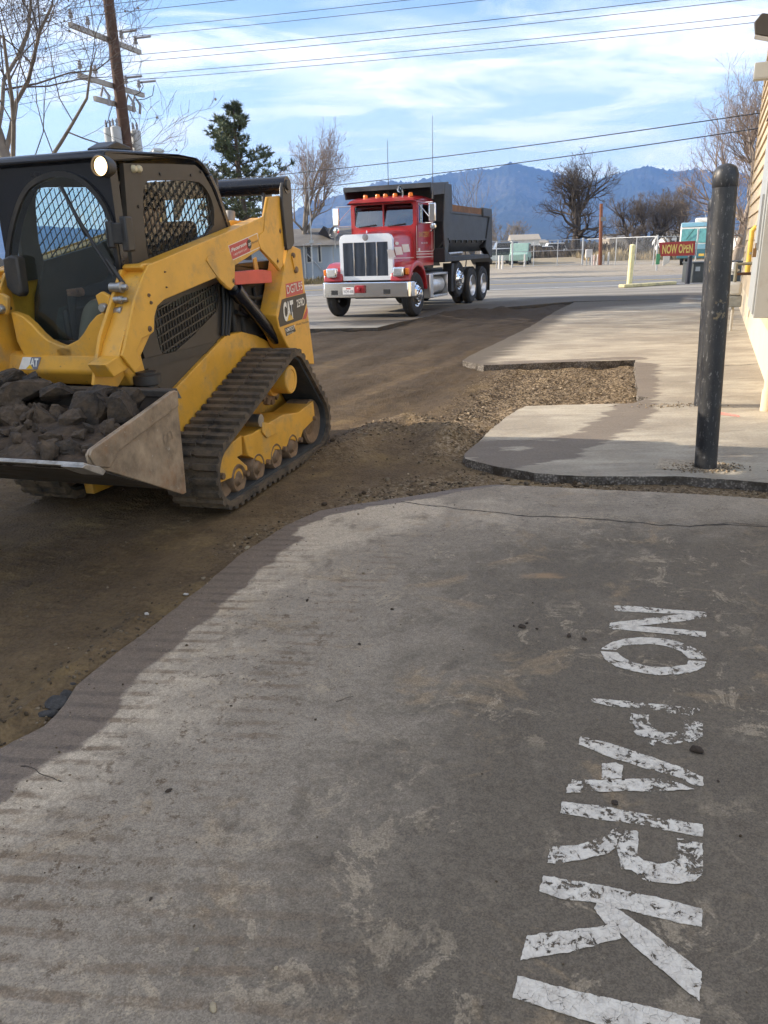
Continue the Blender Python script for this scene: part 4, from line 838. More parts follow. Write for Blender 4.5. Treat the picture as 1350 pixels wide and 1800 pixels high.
for sg in (1, -1):
    arm = MB().prism(plate, 'x', sg * (xo - 0.018), sg * xo).build('loader_arm', cat_yellow, ldr, bevel=0.005)
    MB().prism(body, 'x', sg * (xi - 0.005), sg * (xo - 0.018)).build('arm_box', cat_yellow, arm, bevel=0.006)
    MB().prism(inner, 'x', sg * (xi - 0.02), sg * xi).build('inner_plate', cat_yellow, arm, bevel=0.004)
    MB().prism(web, 'x', sg * xi, sg * (xo - 0.018)).build('arm_web', cat_yellow, arm, bevel=0.004)
    MB().prism(blk, 'x', sg * (xi + 0.002), sg * (xo - 0.0185)).build('arm_foot', cat_yellow, arm, bevel=0.006)
    kn = PX([(252, 486), (236, 470), (240, 464), (264, 462), (266, 470)], xo - 0.06); MB().prism(kn, 'x', sg * (xi - 0.01), sg * (xo - 0.02)).build('arm_knuckle', cat_yellow, arm, bevel=0.008)
    for px, py, r in ((217, 505, 0.026), (217, 527, 0.019), (219, 548, 0.026)):
        y, z = LX(px, py, xi + 0.055); MB().lathe([(r * 0.6, -0.06), (r, -0.055), (r, 0.0), (r * 1.15, 0.004), (r * 1.15, 0.018), (r * 0.7, 0.022), (r * 0.65, 0.045), (r * 0.4, 0.05), (0, 0.05)], (sg * (xi + 0.03), y, z), 'x', 18).build('pivot_pin', steel_pin, arm) if sg > 0 else None
    for px, py, r in ((261, 519, 0.010), (265, 532, 0.010), (263, 578, 0.016), (289, 478, 0.005), (292, 505, 0.005), (409, 494, 0.018), (487, 459, 0.020), (491, 406, 0.02)):
        y, z = LX(px, py, xo); MB().lathe([(0, 0.012), (r * 0.5, 0.012), (r * 0.55, 0.006), (r, 0.006), (r * 1.05, 0.0)], (sg * xo, y, z), 'x', 12).build('arm_bolt', roller_m, arm)
    for pts in ([(361, 457), (365, 450), (395, 440), (403, 443), (412, 467), (411, 502), (405, 508), (398, 504), (381, 487)], [(465, 380), (471, 348), (491, 346), (496, 366), (500, 402), (496, 467), (491, 475), (486, 468), (457, 437), (453, 424), (456, 412), (463, 406)]):
        MB().prism(PX(pts, xo), 'x', sg * xo, sg * (xo + 0.006)).build('arm_boss', cat_yellow, arm, bevel=0.004)
    # rear link and tower
    lk = PX([(496, 330), (499, 316), (505, 311), (511, 317), (513, 345), (516, 400), (518, 428), (512, 438), (505, 440), (501, 400), (497, 360)], xo + 0.03)
    MB().prism(lk, 'x', sg * (xo + 0.004), sg * (xo + 0.03)).build('rear_link', cat_black, ldr, bevel=0.006)
    lk2 = PX([(464, 340), (466, 322), (472, 314), (477, 322), (478, 350), (470, 380), (464, 380)], xi - 0.01); MB().prism(lk2, 'x', sg * (xi - 0.03), sg * (xi - 0.006)).build('inner_link', cat_black, ldr, bevel=0.006)
    tw = PX([(507, 436), (511, 432), (516, 432), (529, 438), (536, 507), (543, 560), (551, 622), (553, 640), (530, 640), (505, 608), (490, 577), (486, 554), (495, 507)], xo + 0.02)
    two = MB().prism(tw, 'x', sg * (xo - 0.13), sg * (xo + 0.02)).build('rear_tower', cat_yellow, ldr, bevel=0.008)
    for px, py, r in ((514, 449, 0.022), (519, 474, 0.028)):
        y, z = LX(px, py, xo + 0.02); MB().lathe([(0, 0.02), (r * 0.7, 0.02), (r, 0.008), (r, 0.0)], (sg * (xo + 0.02), y, z), 'x', 14).build('tower_pin', roller_m, two)
    y0, z0 = LX(514, 450, xo + 0.026); y1, z1 = LX(519, 473, xo + 0.026); MB().beam((sg * (xo + 0.024), y0, z0), (sg * (xo + 0.024), y1, z1), 0.03, 0.012, (1, 0, 0)).build('pin_keeper', cat_yellow, two)
    a0 = LX(406, 497, 0.47); a1 = LX(440, 545, 0.47); a2 = LX(486, 596, 0.47)
    lc = MB().cyl((sg * 0.47, *LX(416, 512, 0.47)), (sg * 0.47, *a2), 0.046, n=20).cyl((sg * 0.47, *LX(412, 507, 0.47)), (sg * 0.47, *LX(424, 523, 0.47)), 0.054, n=20).build('lift_cylinder', gloss_black, ldr)
    MB().cyl((sg * 0.47, *a0), (sg * 0.47, *a1), 0.024, n=14).build('cylinder_rod', steel_pin, lc)
y, z = LX(504, 325, xo + 0.03); MB().cyl((-xo - 0.035, y, z), (xo + 0.035, y, z), 0.062, n=24).build('cross_tube', gloss_black, ldr)
MB().lathe([(0.0, 0.012), (0.035, 0.012), (0.042, 0.0)], (xo + 0.034, y, z), 'x', 20).build('tube_cap', cat_black, ldr)
rb = PX([(413, 478), (460, 474), (478, 476), (480, 497), (440, 499), (415, 501)], xo - 0.02); MB().prism(rb, 'x', xo - 0.09, xo - 0.025).build('arm_lock_brace', red_paint, ldr, bevel=0.004)
MB().prism(PX([(446, 455), (451, 452), (455, 476), (449, 477)], xo - 0.06), 'x', xo - 0.07, xo - 0.06).build('brace_hanger', cat_yellow, ldr)
eng = MB().box(0.2, 0.385, LX(425, 540, 0.38)[0], 1.1, 0.95, 1.36); eng.build('engine', paint('engine_dark', (0.018, 0.016, 0.014), 0.7, dirt=(0.09, 0.06, 0.03), damt=0.4, dscale=9), ldr, bevel=0.02)
for i, (a, b, c) in enumerate((((426, 520), (450, 525), (470, 520)), ((430, 536), (455, 540), (478, 552)), ((415, 548), (435, 555), (462, 545)), ((446, 505), (448, 520), (446, 540)))):
    MB().tube([(0.40, *LX(*p, 0.40)) for p in (a, b, c)], 0.016, 8).build('hydraulic_hose', hose_m, ldr)
hs2 = MB()
for k in range(3): hs2.tube([(0.39 + 0.01 * k, *LX(393 + 6 * k, 500, 0.40)), (0.395, *LX(394 + 6 * k, 540, 0.40)), (0.39, *LX(393 + 5 * k, 590, 0.40))], 0.014, 8)
hs2.build('hose_bundle', hose_m, ldr)
MB().cyl((0.30, *LX(405, 372, 0.3)), (0.30, *LX(404, 400, 0.3)), 0.035, n=16).build('exhaust_stack', paint('grey_pipe', (0.32, 0.29, 0.26), 0.6), ldr)
MB().prism(PX([(404, 392), (408, 387), (430, 388), (446, 392), (446, 402), (404, 405)], 0.34), 'x', 0.32, 0.335).build('rear_bracket', cat_yellow, ldr, bevel=0.004)
MB().lathe([(0, 0.05), (0.06, 0.05), (0.06, 0.035), (0.085, 0.03), (0.085, -0.02), (0.06, -0.03), (0.06, -0.06), (0.1, -0.07), (0.1, -0.1)], (0.46, LX(258, 668, 0.46)[0], LX(258, 668, 0.46)[1]), 'z', 20).build('cab_mount', cat_black, ldr)
MB().prism(PX([(225, 684), (305, 686), (312, 700), (225, 700)], 0.42), 'x', 0.30, 0.45).build('coupler_plate', paint('blue_grey_steel', (0.12, 0.13, 0.15), 0.4, 0.3), ldr)

# lettering and decals on the loader
def decal(name, pts, x, mat, lift=0.0015): return MB().prism(PX(pts, x), 'x', x + 0.0004, x + lift).build(name, mat, ldr, smooth=0)
def dtext(txt, bl, br, tl, x, mat, bold=0.0, shear=0.0, lift=0.0025, name='decal_lettering'):
    a, b, c = (Vector((x, *LX(*p, x))) for p in (bl, br, tl)); o = (a + b) / 2 + (c - a) / 2
    return put_text(name, txt, mat, ldr, o + Vector((lift, 0, 0)), b - a, c - a, (b - a).length, (c - a).length, bold=bold, shear=shear)
xt = xo + 0.02
decal('red_number_decal', [(502, 499), (530, 493), (533, 515), (503, 523)], xt, decal_red)
dtext('DG7L95', (504, 517), (531.5, 509), (502.5, 502), xt, decal_white)
decal('model_decal', [(495, 527), (499, 525), (537, 515), (539, 531), (531, 561), (492, 575), (489, 560)], xt, decal_black)
dtext('CAT', (499.5, 566), (517, 560), (495.5, 532), xt, decal_white, 0.045)
decal('decal_triangle', [(508, 549.5), (515.5, 560.5), (503.8, 565)], xt, decal_tri, 0.0045)
dtext('259D', (521.5, 541), (535, 536), (520, 527), xt, decal_white, 0.02)
decal('red_flash', [(540, 540), (541, 548), (538, 560), (531.5, 561.5)], xt, decal_red)
decal('small_number_decal', [(500, 577), (516, 571), (520, 582), (503, 591)], xt, decal_black)
dtext('NM7537', (502, 584.5), (518, 578), (500.5, 578), xt, decal_white, 0.01); dtext('RENTAL', (504, 589), (516, 584), (503.5, 586.5), xt, decal_white)
dtext('Multi Terrain', (520.5, 572.5), (542, 566.5), (520, 569), xt, decal_black)
decal('dealer_decal', [(401, 432), (452, 409.5), (457, 435), (408, 458)], xo, decal_white)
decal('dealer_red', [(402, 432.5), (435.5, 418), (440, 441.5), (408, 456.5)], xo, decal_red, 0.0025)
decal('dealer_orange', [(436.2, 417.8), (451.2, 411), (456, 434.4), (440.7, 441.2)], xo, decal_orange, 0.0025)
dtext('Peterson', (406, 443.5), (432, 430.5), (404.5, 437), xo, decal_white, 0.02, 0.2, 0.0035); dtext('1-800 RENT CAT', (410, 450), (433.5, 439), (409.2, 446.5), xo, decal_white, 0.0, 0.0, 0.0035)
cc = LX(437.5, 429, xo); MB().lathe([(0, 0.0046), (0.032, 0.0046), (0.032, 0.004)], (xo, cc[0], cc[1]), 'x', 20).build('dealer_roundel', decal_black, ldr)
dtext('CAT', (435, 433), (440, 430.5), (434.3, 428), xo, decal_white, 0.02, 0, 0.006); dtext('Rental', (442, 429.5), (452.5, 424), (441.5, 425.5), xo, decal_black, 0.0, 0.2, 0.0045)
# front badge on the sloped panel face
fb = frame_mat(Vector((0, -1.1, 0.99)), (1, 0, 0), (0, -0.03, -0.085)); sl = Vector((0, 0.03, 0.085)).normalized(); nv = Vector((0, -0.085, 0.03)).normalized()
bx_, bz_ = LY(50, 622, -1.10); bo = Vector((bx_, -1.0988, 0.99)) + nv * 0.003
def badge(name, lst, mat, lift):
    mb = MB(); n = len(lst); a = [bo + Vector((u, 0, 0)) + sl * v + nv * lift for u, v in lst]; b = [p + nv * 0.0012 for p in a]; mb.add(a + b, [tuple(reversed(range(n))), tuple(range(n, 2 * n))] + [(i, (i + 1) % n, n + (i + 1) % n, n + i) for i in range(n)]); return mb.build(name, mat, ldr, smooth=0)
badge('front_badge', [(-0.075, -0.036), (0.055, -0.036), (0.078, 0.036), (-0.052, 0.036)], paint('badge_grey', (0.2, 0.2, 0.23), 0.4), 0.0)
badge('badge_field', [(-0.075, -0.036), (0.03, -0.036), (0.0, 0.0), (0.01, 0.036), (-0.052, 0.036)], decal_white, 0.0012)
put_text('badge_lettering', 'CAT', decal_white, ldr, bo + Vector((0.02, 0, 0)) + sl * 0.004, (1, 0, 0), sl, 0.085, 0.05, bold=0.04, lift=0.0045)
badge('badge_triangle', [(-0.02, -0.034), (0.03, -0.034), (0.008, -0.008)], decal_tri, 0.006)

# bucket
wB = 0.85
c_lip = LX(152, 822, wB); c_heel = LX(325, 867, wB); c_top = LX(309, 687, wB)
th_ = 0.012
def lerp2(a, b, t): return (a[0] + (b[0] - a[0]) * t, a[1] + (b[1] - a[1]) * t)
heel_c = [lerp2(c_lip, c_heel, 0.82), lerp2(lerp2(c_lip, c_heel, 0.95), lerp2(c_heel, c_top, 0.05), 0.5), lerp2(c_heel, c_top, 0.16)]
out_ = [c_lip] + heel_c + [c_top]; inn_ = [(p[0] - 0.003, p[1] + 0.014) for p in out_]; inn_[-1] = (c_top[0] - 0.014, c_top[1]); inn_[-2] = (heel_c[2][0] - 0.014, heel_c[2][1] + 0.004)
bkt = MB().prism(out_ + inn_[::-1], 'x', -wB + 0.012, wB - 0.012).build('bucket', bucket_dk, ldr)
lipd = Vector((0, c_lip[0] - c_heel[0], c_lip[1] - c_heel[1])).normalized(); le_ = (c_lip[0] + lipd.y * 0.03, c_lip[1] + lipd.z * 0.03)
MB().prism([le_, lerp2(c_lip, c_heel, 0.12), (lerp2(c_lip, c_heel, 0.12)[0], lerp2(c_lip, c_heel, 0.12)[1] + 0.018), (le_[0] + 0.01, le_[1] + 0.016)], 'x', -wB - 0.004, wB + 0.004).build('cutting_edge', paint('bright_worn_steel', (0.45, 0.42, 0.38), 0.4, 0.7, var=0.3, scale=14, dirt=(0.15, 0.11, 0.07), damt=0.4, dscale=12), bkt, bevel=0.003)
spx = [(153, 800), (158, 790), (185, 770), (240, 732), (300, 688), (309, 686), (318, 760), (328, 866), (322, 869), (250, 846), (190, 828), (158, 822)]
for sg in (1, -1):
    MB().prism(PX(spx, wB), 'x', sg * (wB - 0.012), sg * wB).build('side_plate', bucket_m, bkt, bevel=0.003)
    MB().prism(PX([(154, 800), (158, 790), (240, 732), (300, 688), (309, 687), (311, 714), (250, 758), (205, 793), (190, 822), (165, 820)], wB), 'x', sg * wB, sg * (wB + 0.012)).build('side_cutter', bucket_m, bkt, bevel=0.004)
MB().box(-wB + 0.02, wB - 0.02, c_top[0] - 0.03, c_top[0] + 0.05, c_top[1] - 0.03, c_top[1] + 0.005).build('bucket_rim', bucket_dk, bkt, bevel=0.004)
put_text('embossed_lettering', 'CAT', bucket_m, bkt, Vector((wB, *LX(296, 768, wB))), Vector((0, 1, 0.18)), Vector((0, -0.18, 1)), 0.10, 0.055, bold=0.01, lift=0.004)
y, z = LX(172, 822, wB + 0.01); MB().prism(PX([(143, 822), (152, 816), (175, 820), (186, 828), (181, 836), (160, 829)], wB + 0.014), 'x', wB - 0.1, wB + 0.016).build('torn_edge_corner', MATS['bright_worn_steel'], bkt, bevel=0.003)
for cyx in (0.22, -0.22): MB().cyl((cyx, -1.02, 0.95), (cyx, c_top[0] + 0.03, 0.7), 0.035, n=14).build('tilt_cylinder', gloss_black, ldr)
# ------------------------------------------------------------------ rubble in the bucket, operator
soil_m = paint('dark_soil', (0.052, 0.035, 0.022), 0.95, var=0.4, scale=14, dirt=(0.105, 0.066, 0.036), damt=0.5, dscale=9, bump=0.9, bscale=45)
chunk_m = paint('broken_asphalt', (0.034, 0.027, 0.021), 0.9, var=0.5, scale=30, speck=(0.10, 0.085, 0.065), dirt=(0.085, 0.057, 0.034), damt=0.65, dscale=10, bump=1.0, bscale=24)
chunk_b = paint('muddy_clod', (0.082, 0.056, 0.035), 0.95, var=0.45, scale=22, speck=(0.17, 0.14, 0.10), dirt=(0.04, 0.033, 0.027), damt=0.45, dscale=12, bump=1.0, bscale=26)
def l2w(x, y, z): return OL + S_ * x + U_ * y + Vector((0, 0, z))
nx_, ny_ = 90, 46
xs_ = np.linspace(-wB + 0.02, wB - 0.02, nx_); ys_ = np.linspace(c_lip[0] + 0.03, c_top[0] - 0.02, ny_)
Yh, Xh = np.meshgrid(ys_, xs_, indexing='ij'); tH = (Yh - ys_[0]) / (ys_[-1] - ys_[0])
Zh = c_lip[1] - 0.015 + 0.13 * np.sin(np.clip(tH * 1.25, 0, 1) * 1.57) * (1 - 0.6 * np.clip((Xh - 0.45) / 0.4, 0, 1) ** 2) + 0.05 * (fbm(Xh * 7, Yh * 7, 4) - 0.5) + 0.02 * (fbm(Xh * 25, Yh * 25, 3) - 0.5)
Wx = OL.x + S_.x * Xh + U_.x * Yh; Wy = OL.y + S_.y * Xh + U_.y * Yh
hp = link('soil_heap', grid_mesh('soil_heap', Wx, Wy, Zh), soil_m, smooth=0); hp.data.shade_smooth(); tag(hp, 'dark brown loose soil filling the loader bucket', 'soil', kind='stuff')
def rock_mesh(seed, sq=(1, 1, 1), sub=2):
    r = random.Random(seed); b = bmesh.new(); bmesh.ops.create_icosphere(b, subdivisions=3, radius=1.0)
    planes = [(Vector((r.gauss(0, 1), r.gauss(0, 1), r.gauss(0, 1))).normalized(), r.uniform(0.48, 0.82)) for _ in range(12)]
    off = Vector((r.uniform(0, 50), r.uniform(0, 50), 0))
    for v in b.verts:
        d = v.co.normalized(); rad = 1.0
        for n_, h in planes:
            c = d.dot(n_)
            if c > 1e-3: rad = min(rad, h / c)
        rad *= 1 + 0.05 * mnoise.noise(d * 2.5 + off) + 0.07 * mnoise.noise(d * 6 + off) + 0.09 * mnoise.noise(d * 14 + off)
        v.co = Vector((d.x * sq[0], d.y * sq[1], d.z * sq[2])) * rad
    me = bpy.data.meshes.new('rock'); b.to_mesh(me); b.free(); return me
def slab_rock(seed, sq):
    r = random.Random(seed); b = bmesh.new()
    for k in range(15):
        v = Vector((r.gauss(0, 1), r.gauss(0, 1), r.gauss(0, 1))).normalized() * r.uniform(0.78, 1.0); b.verts.new((v.x * sq[0], v.y * sq[1], v.z * sq[2]))
    q = bmesh.ops.convex_hull(b, input=b.verts[:]); bmesh.ops.delete(b, geom=[g for g in q['geom_interior'] if isinstance(g, bmesh.types.BMVert)], context='VERTS')
    bmesh.ops.subdivide_edges(b, edges=b.edges[:], cuts=4, use_grid_fill=True); bmesh.ops.triangulate(b, faces=b.faces[:])
    for v in b.verts:
        p = v.co + Vector((seed, 0, 0)); v.co += v.co.normalized() * (0.07 * mnoise.noise(p * 3) + 0.06 * mnoise.noise(p * 8) + 0.035 * mnoise.noise(p * 19))
    me = bpy.data.meshes.new('rock'); b.to_mesh(me); b.free(); return me
chunks = [ # px, py, radius px, colour, label
 (14, 668, 27, 'a', 'angular dark asphalt chunk at the back left of the bucket load', (1.3, 1, .7)),
 (38, 692, 44, 'b', 'largest flat brown chunk of broken pavement in the bucket', (1.5, 1, .6)),
 (55, 668, 17, 'a', 'black chunk peeking up behind the big brown slab in the bucket', (1, 1, 1)),
 (103, 692, 27, 'a', 'squarish dark chunk left of the biggest angular block in the bucket', (1.2, 1, .8)),
 (160, 720, 37, 'a', 'biggest angular asphalt block in the middle of the bucket load', (1, 1, 1.05)),
 (176, 692, 22, 'a', 'ragged black crust lying behind the biggest angular block', (1.7, 1, .7)),
 (216, 722, 29, 'a', 'upright dark block nearest the right side plate of the bucket', (.9, 1, 1.2)),
 (232, 700, 20, 'a', 'dark chunk against the bucket back near the side plate', (1.1, 1, 1)),
 (45, 727, 19, 'b', 'small round brown clod in the left of the bucket load', (1, 1, 1)),
 (83, 735, 27, 'b', 'tall brown clod with a grooved face in the bucket', (.8, 1, 1.2)),
 (101, 727, 15, 'b', 'round grey-brown clod stuck between larger chunks in the bucket', (1, 1, 1)),
 (130, 742, 24, 'b', 'brown wedge below the biggest angular block', (1.3, 1, .8)),
 (38, 765, 22, 'b', 'brown chunk low in the left front of the bucket', (1.2, 1, .8)),
 (12, 740, 26, 'b', 'muddy lump at the left frame edge in the bucket', (1.2, 1, .9)),
 (60, 755, 18, 'b', 'small brown wedge in the middle front of the bucket', (1.5, 1, .6)),
 (122, 790, 25, 'a', 'dark pointed lump near the bucket lip', (1.1, 1, 1)),
 (150, 768, 17, 'b', 'brown clod beneath the biggest angular block near the lip', (1.2, 1, .8)),
 (193, 752, 15, 'b', 'reddish brown clod beside the side cutter', (1, 1, 1)),
 (90, 782, 24, 'b', 'brown lump behind the lip left of the dark pointed lump', (1.2, 1, .9)),
 (35, 800, 34, 'b', 'wide muddy slab resting on the bucket lip', (1.5, 1, .6)),
 (160, 795, 16, 'b', 'small clod resting near the torn corner of the bucket', (1.2, 1, .8)),
 (8, 775, 24, 'a', 'dark clod low at the left frame edge in the bucket', (1, 1, .9)),
 (-30, 690, 40, 'b', 'brown chunk heaped beyond the left frame edge', (1.2, 1, .8)),
]
for i, (px, py, r, k, lab, sq) in enumerate(chunks):
    y = np.interp(py, [680, 815], [c_top[0] - 0.10, c_lip[0] + 0.10]); x, z = LY(px, py, y); me = slab_rock(100 + i, sq)
    R_ = r * 0.0036; me.transform(Matrix.Scale(R_, 4)); p = l2w(x, y, z)
    o = link('rubble_chunk', me, chunk_m if k == 'a' else chunk_b, None, 0, 22); o.location = p; o.rotation_euler = (random.uniform(-.3, .3), random.uniform(-.3, .3), random.uniform(0, 6)) if sq == (1, 1, 1) else (random.uniform(-.15, .15), random.uniform(-.25, .1), TH)
    tag(o, lab, 'rubble', 'rubble chunks in the loader bucket')
for j in range(60):
    x = random.uniform(-0.8, 0.78); y = random.uniform(c_lip[0] + 0.05, c_top[0] - 0.05); t_ = (y - ys_[0]) / (ys_[-1] - ys_[0])
    z = c_lip[1] + 0.13 * math.sin(min(1, t_ * 1.25) * 1.57) * (1 - 0.6 * max(0, (x - 0.45) / 0.4) ** 2) + 0.01
    me = rock_mesh(300 + j % 12, (random.uniform(0.8, 1.4), 1, random.uniform(0.6, 1))); me.transform(Matrix.Scale(random.uniform(0.016, 0.055), 4)); o = link('soil_clod', me, random.choice((chunk_b, chunk_b, chunk_m)), None, 0, 40); o.location = l2w(x, y, z); o.rotation_euler = (random.random() * 6, random.random() * 6, random.random() * 6)
    tag(o, 'small fist-sized clod among the soil between the larger chunks in the bucket', 'clod', 'small clods in the loader bucket')

# operator on the loader seat: one skinned body, cap on top
def skin_body(name, V, Eg, root, sub=2):
    me = bpy.data.meshes.new(name); me.from_pydata([v[:3] for v in V], Eg, []); o = bpy.data.objects.new(name, me); col.objects.link(o)
    m = o.modifiers.new('skin', 'SKIN'); m.branch_smoothing = 0.6
    for i, v in enumerate(V):
        r = v[3] if len(v) == 4 else v[3:5]; me.skin_vertices[0].data[i].radius = (r, r) if not isinstance(r, tuple) else r
        me.skin_vertices[0].data[i].use_root = (i == root)
    sb = o.modifiers.new('sub', 'SUBSURF'); sb.levels = sub; sb.render_levels = sub
    dg = bpy.context.evaluated_depsgraph_get(); out = bpy.data.meshes.new_from_object(o.evaluated_get(dg)); bpy.data.objects.remove(o); return out
V = []; Eg = []
def add(*v):
    V.append(v); return len(V) - 1
def chain(a, *pts):
    for p in pts: b = add(*p); Eg.append((a, b)); a = b
    return a
hip = add(0, -0.02, 1.30, 0.15, 0.12); bel = chain(hip, (0, -0.01, 1.42, 0.155, 0.12)); che = chain(bel, (0, 0.0, 1.56, 0.16, 0.12)); sh = chain(che, (0, 0.0, 1.66, 0.13, 0.09)); nk = chain(sh, (0, -0.01, 1.73, 0.058, 0.058)); hd0 = chain(nk, (0, -0.03, 1.79, 0.078, 0.085), (0, -0.03, 1.86, 0.082, 0.098), (0, -0.025, 1.93, 0.07, 0.085))
chain(hd0 - 1, (0, -0.135, 1.85, 0.016, 0.018))                       # nose
for sg in (1, -1):
    k = chain(hip, (sg * 0.09, -0.10, 1.28, 0.095, 0.09), (sg * 0.13, -0.36, 1.27, 0.085, 0.08), (sg * 0.15, -0.56, 1.26, 0.07, 0.068), (sg * 0.15, -0.64, 1.13, 0.06, 0.06), (sg * 0.14, -0.70, 1.05, 0.05, 0.05), (sg * 0.14, -0.80, 1.025, 0.045, 0.032))
    hx = jx[sg]
    w = chain(sh, (sg * 0.17, 0.0, 1.64, 0.07, 0.07), (sg * 0.24, -0.08, 1.50, 0.056, 0.056), (sg * 0.27, -0.20, 1.38, 0.05, 0.05), ((sg * 0.27 + hx) / 2, -0.38, 1.365, 0.042, 0.042), (hx + sg * 0.025, -0.50, 1.36, 0.03, 0.03), (hx + sg * 0.02, -0.535, 1.36, 0.034, 0.026))
    for kf, (dz, ln) in enumerate(((0.026, 0.030), (0.009, 0.034), (-0.008, 0.031), (-0.024, 0.025))):
        chain(w, (hx + sg * 0.02, -0.565, 1.355 + dz, 0.0095, 0.0095), (hx + sg * 0.012, -0.600, 1.35 + dz, 0.009, 0.009), (hx - sg * 0.022, -0.600 + 0.3 * (0.034 - ln), 1.347 + dz, 0.0085, 0.0085))
    chain(w, (hx - sg * 0.005, -0.53, 1.375, 0.011, 0.011), (hx - sg * 0.022, -0.552, 1.383, 0.010, 0.010))
bm_ = skin_body('person', V, Eg, hip)
for m in (paint('dark_jacket', (0.035, 0.037, 0.045), 0.9, bump=0.2, bscale=40), paint('khaki_trousers', (0.26, 0.21, 0.155), 0.9, bump=0.2, bscale=40), paint('skin', (0.42, 0.22, 0.15), 0.55), paint('boot', (0.05, 0.035, 0.022), 0.8)): bm_.materials.append(m)
for p in bm_.polygons:
    c = p.center
    if c.z > 1.715 or (c.y < -0.47 and c.z > 1.31): p.material_index = 2
    elif c.y < -0.62 and c.z < 1.075: p.material_index = 3
    elif c.z < 1.36 and abs(c.x) < 0.26 and (c.y < -0.04 or c.z < 1.33) and not (abs(c.x) > 0.215 and c.z > 1.33): p.material_index = 1
    else: p.material_index = 0
per = link('person', bm_, None, None, 0, 60); per.location = OL; per.rotation_euler = (0, 0, TH); tag(per, 'seated operator in dark jacket and black cap gripping the controls inside the loader cab', 'person')
cap = MB().lathe([(0.0, 0.115), (0.05, 0.105), (0.085, 0.07), (0.10, 0.02), (0.102, -0.015)], (0, -0.025, 1.88), 'z', 20); cap.prism([(-0.07, -0.10), (-0.06, -0.20), (0.0, -0.225), (0.06, -0.20), (0.07, -0.10)], 'z', 1.872, 1.882)
cap.build('cap', paint('black_cloth', (0.012, 0.012, 0.014), 0.9), per)
for sg in (1, -1):
    MB().lathe([(0, -0.006), (0.009, -0.004), (0.012, 0.004)], (sg * 0.032, -0.118, 1.868), 'y', 10).build('eye', paint('eye_dark', (0.03, 0.02, 0.015), 0.3), per)
    MB().lathe([(0.0, 0.012), (0.016, 0.010), (0.026, 0.0), (0.02, -0.008)], (sg * 0.083, -0.02, 1.85), 'x', 12).build('ear', MATS['skin'], per)
MB().beam((-0.025, -0.117, 1.805), (0.025, -0.117, 1.805), 0.012, 0.008).build('mouth', paint('lips', (0.3, 0.12, 0.1), 0.6), per, bevel=0.003)
# ------------------------------------------------------------------ red dump truck
TT = math.radians(-23.0); TS = Vector((math.cos(TT), math.sin(TT), 0)); TU = Vector((-TS.y, TS.x, 0)); OT = gp(735, 556) - TS * 1.15
def TXp(px, py, x):
    d = ray(px, py); t = (OT + TS * x - C0).dot(TS) / d.dot(TS); p = C0 + d * t - OT; return (p.dot(TU), p.z)
def TYp(px, py, y):
    d = ray(px, py); t = (OT + TU * y - C0).dot(TU) / d.dot(TU); p = C0 + d * t - OT; return (p.dot(TS), p.z)
def Z5(x, y): return (550 + x / 3.857, 300 + y / 3.857)
truck_red = paint('truck_red', (0.42, 0.024, 0.030), 0.28, var=0.10, scale=2, dirt=(0.30, 0.14, 0.11), damt=0.30, dscale=1.5, coat=0.5)
chrome = paint('chrome', (0.82, 0.84, 0.87), 0.10, 1.0, var=0.03, scale=2)
chrome_d = paint('dull_aluminium', (0.62, 0.63, 0.65), 0.3, 0.9, var=0.15, scale=5, dirt=(0.25, 0.22, 0.19), damt=0.25)
bed_m = paint('dump_bed_grey', (0.050, 0.056, 0.064), 0.5, 0.2, var=0.2, scale=1.5, dirt=(0.12, 0.115, 0.105), damt=0.4, dscale=1.6, bump=0.1, bscale=20)
bed_b = paint('dump_bed_black', (0.016, 0.017, 0.019), 0.5, var=0.2, scale=2, dirt=(0.06, 0.055, 0.05), damt=0.3)
wood_b = paint('rusty_side_board', (0.22, 0.11, 0.055), 0.85, var=0.35, scale=3, dirt=(0.12, 0.09, 0.07), damt=0.4)
tyre_m = paint('tyre', (0.024, 0.024, 0.025), 0.8, var=0.2, scale=6, dirt=(0.09, 0.075, 0.06), damt=0.3, dscale=5)
amber = paint('amber_lens', (0.85, 0.22, 0.02), 0.25, var=0.05); lens = paint('clear_lens', (0.75, 0.77, 0.78), 0.08, 0.6, var=0.1, scale=30)
white_p = paint('white_trim', (0.72, 0.71, 0.70), 0.4, var=0.05); gold = paint('gold_lettering', (0.55, 0.33, 0.07), 0.4)
wind = glass_mat('truck_glass', (0.5, 0.6, 0.58), 0.22, 0.02); dark_in = paint('cab_interior', (0.03, 0.03, 0.032), 0.8)
trk = thing('dump_truck', 'red three-axle dump truck with chrome grille and dark grey dump bed', 'truck', OT, TT)
def loft(mb, rings):
    n = len(rings[0]); k0 = len(mb.v)
    for r in rings: mb.v += [tuple(p) for p in r]
    for i in range(len(rings) - 1):
        for j in range(n): mb.f.append((k0 + i * n + j, k0 + i * n + (j + 1) % n, k0 + (i + 1) * n + (j + 1) % n, k0 + (i + 1) * n + j))
    mb.f.append(tuple(k0 + j for j in range(n))); mb.f.append(tuple(k0 + (len(rings) - 1) * n + j for j in reversed(range(n)))); return mb
MBl = loft
def hood_ring(y, w, zb, zt, rc=0.2):
    p = [(-w, y, zb), (-w, y, zt - rc), (-w + 0.03, y, zt - rc * 0.45), (-w + 0.10, y, zt - rc * 0.15), (-w + 0.25, y, zt), (0, y, zt + 0.025)]
    return p + [(-a, b, c) for a, b, c in p[-2::-1]]
frame = MB().box(-0.48, -0.38, -0.35, 6.6, 0.72, 1.02).box(0.38, 0.48, -0.35, 6.6, 0.72, 1.02)
for y in (0, 4.72, 5.95): frame.cyl((-0.95, y, 0.52), (0.95, y, 0.52), 0.075)
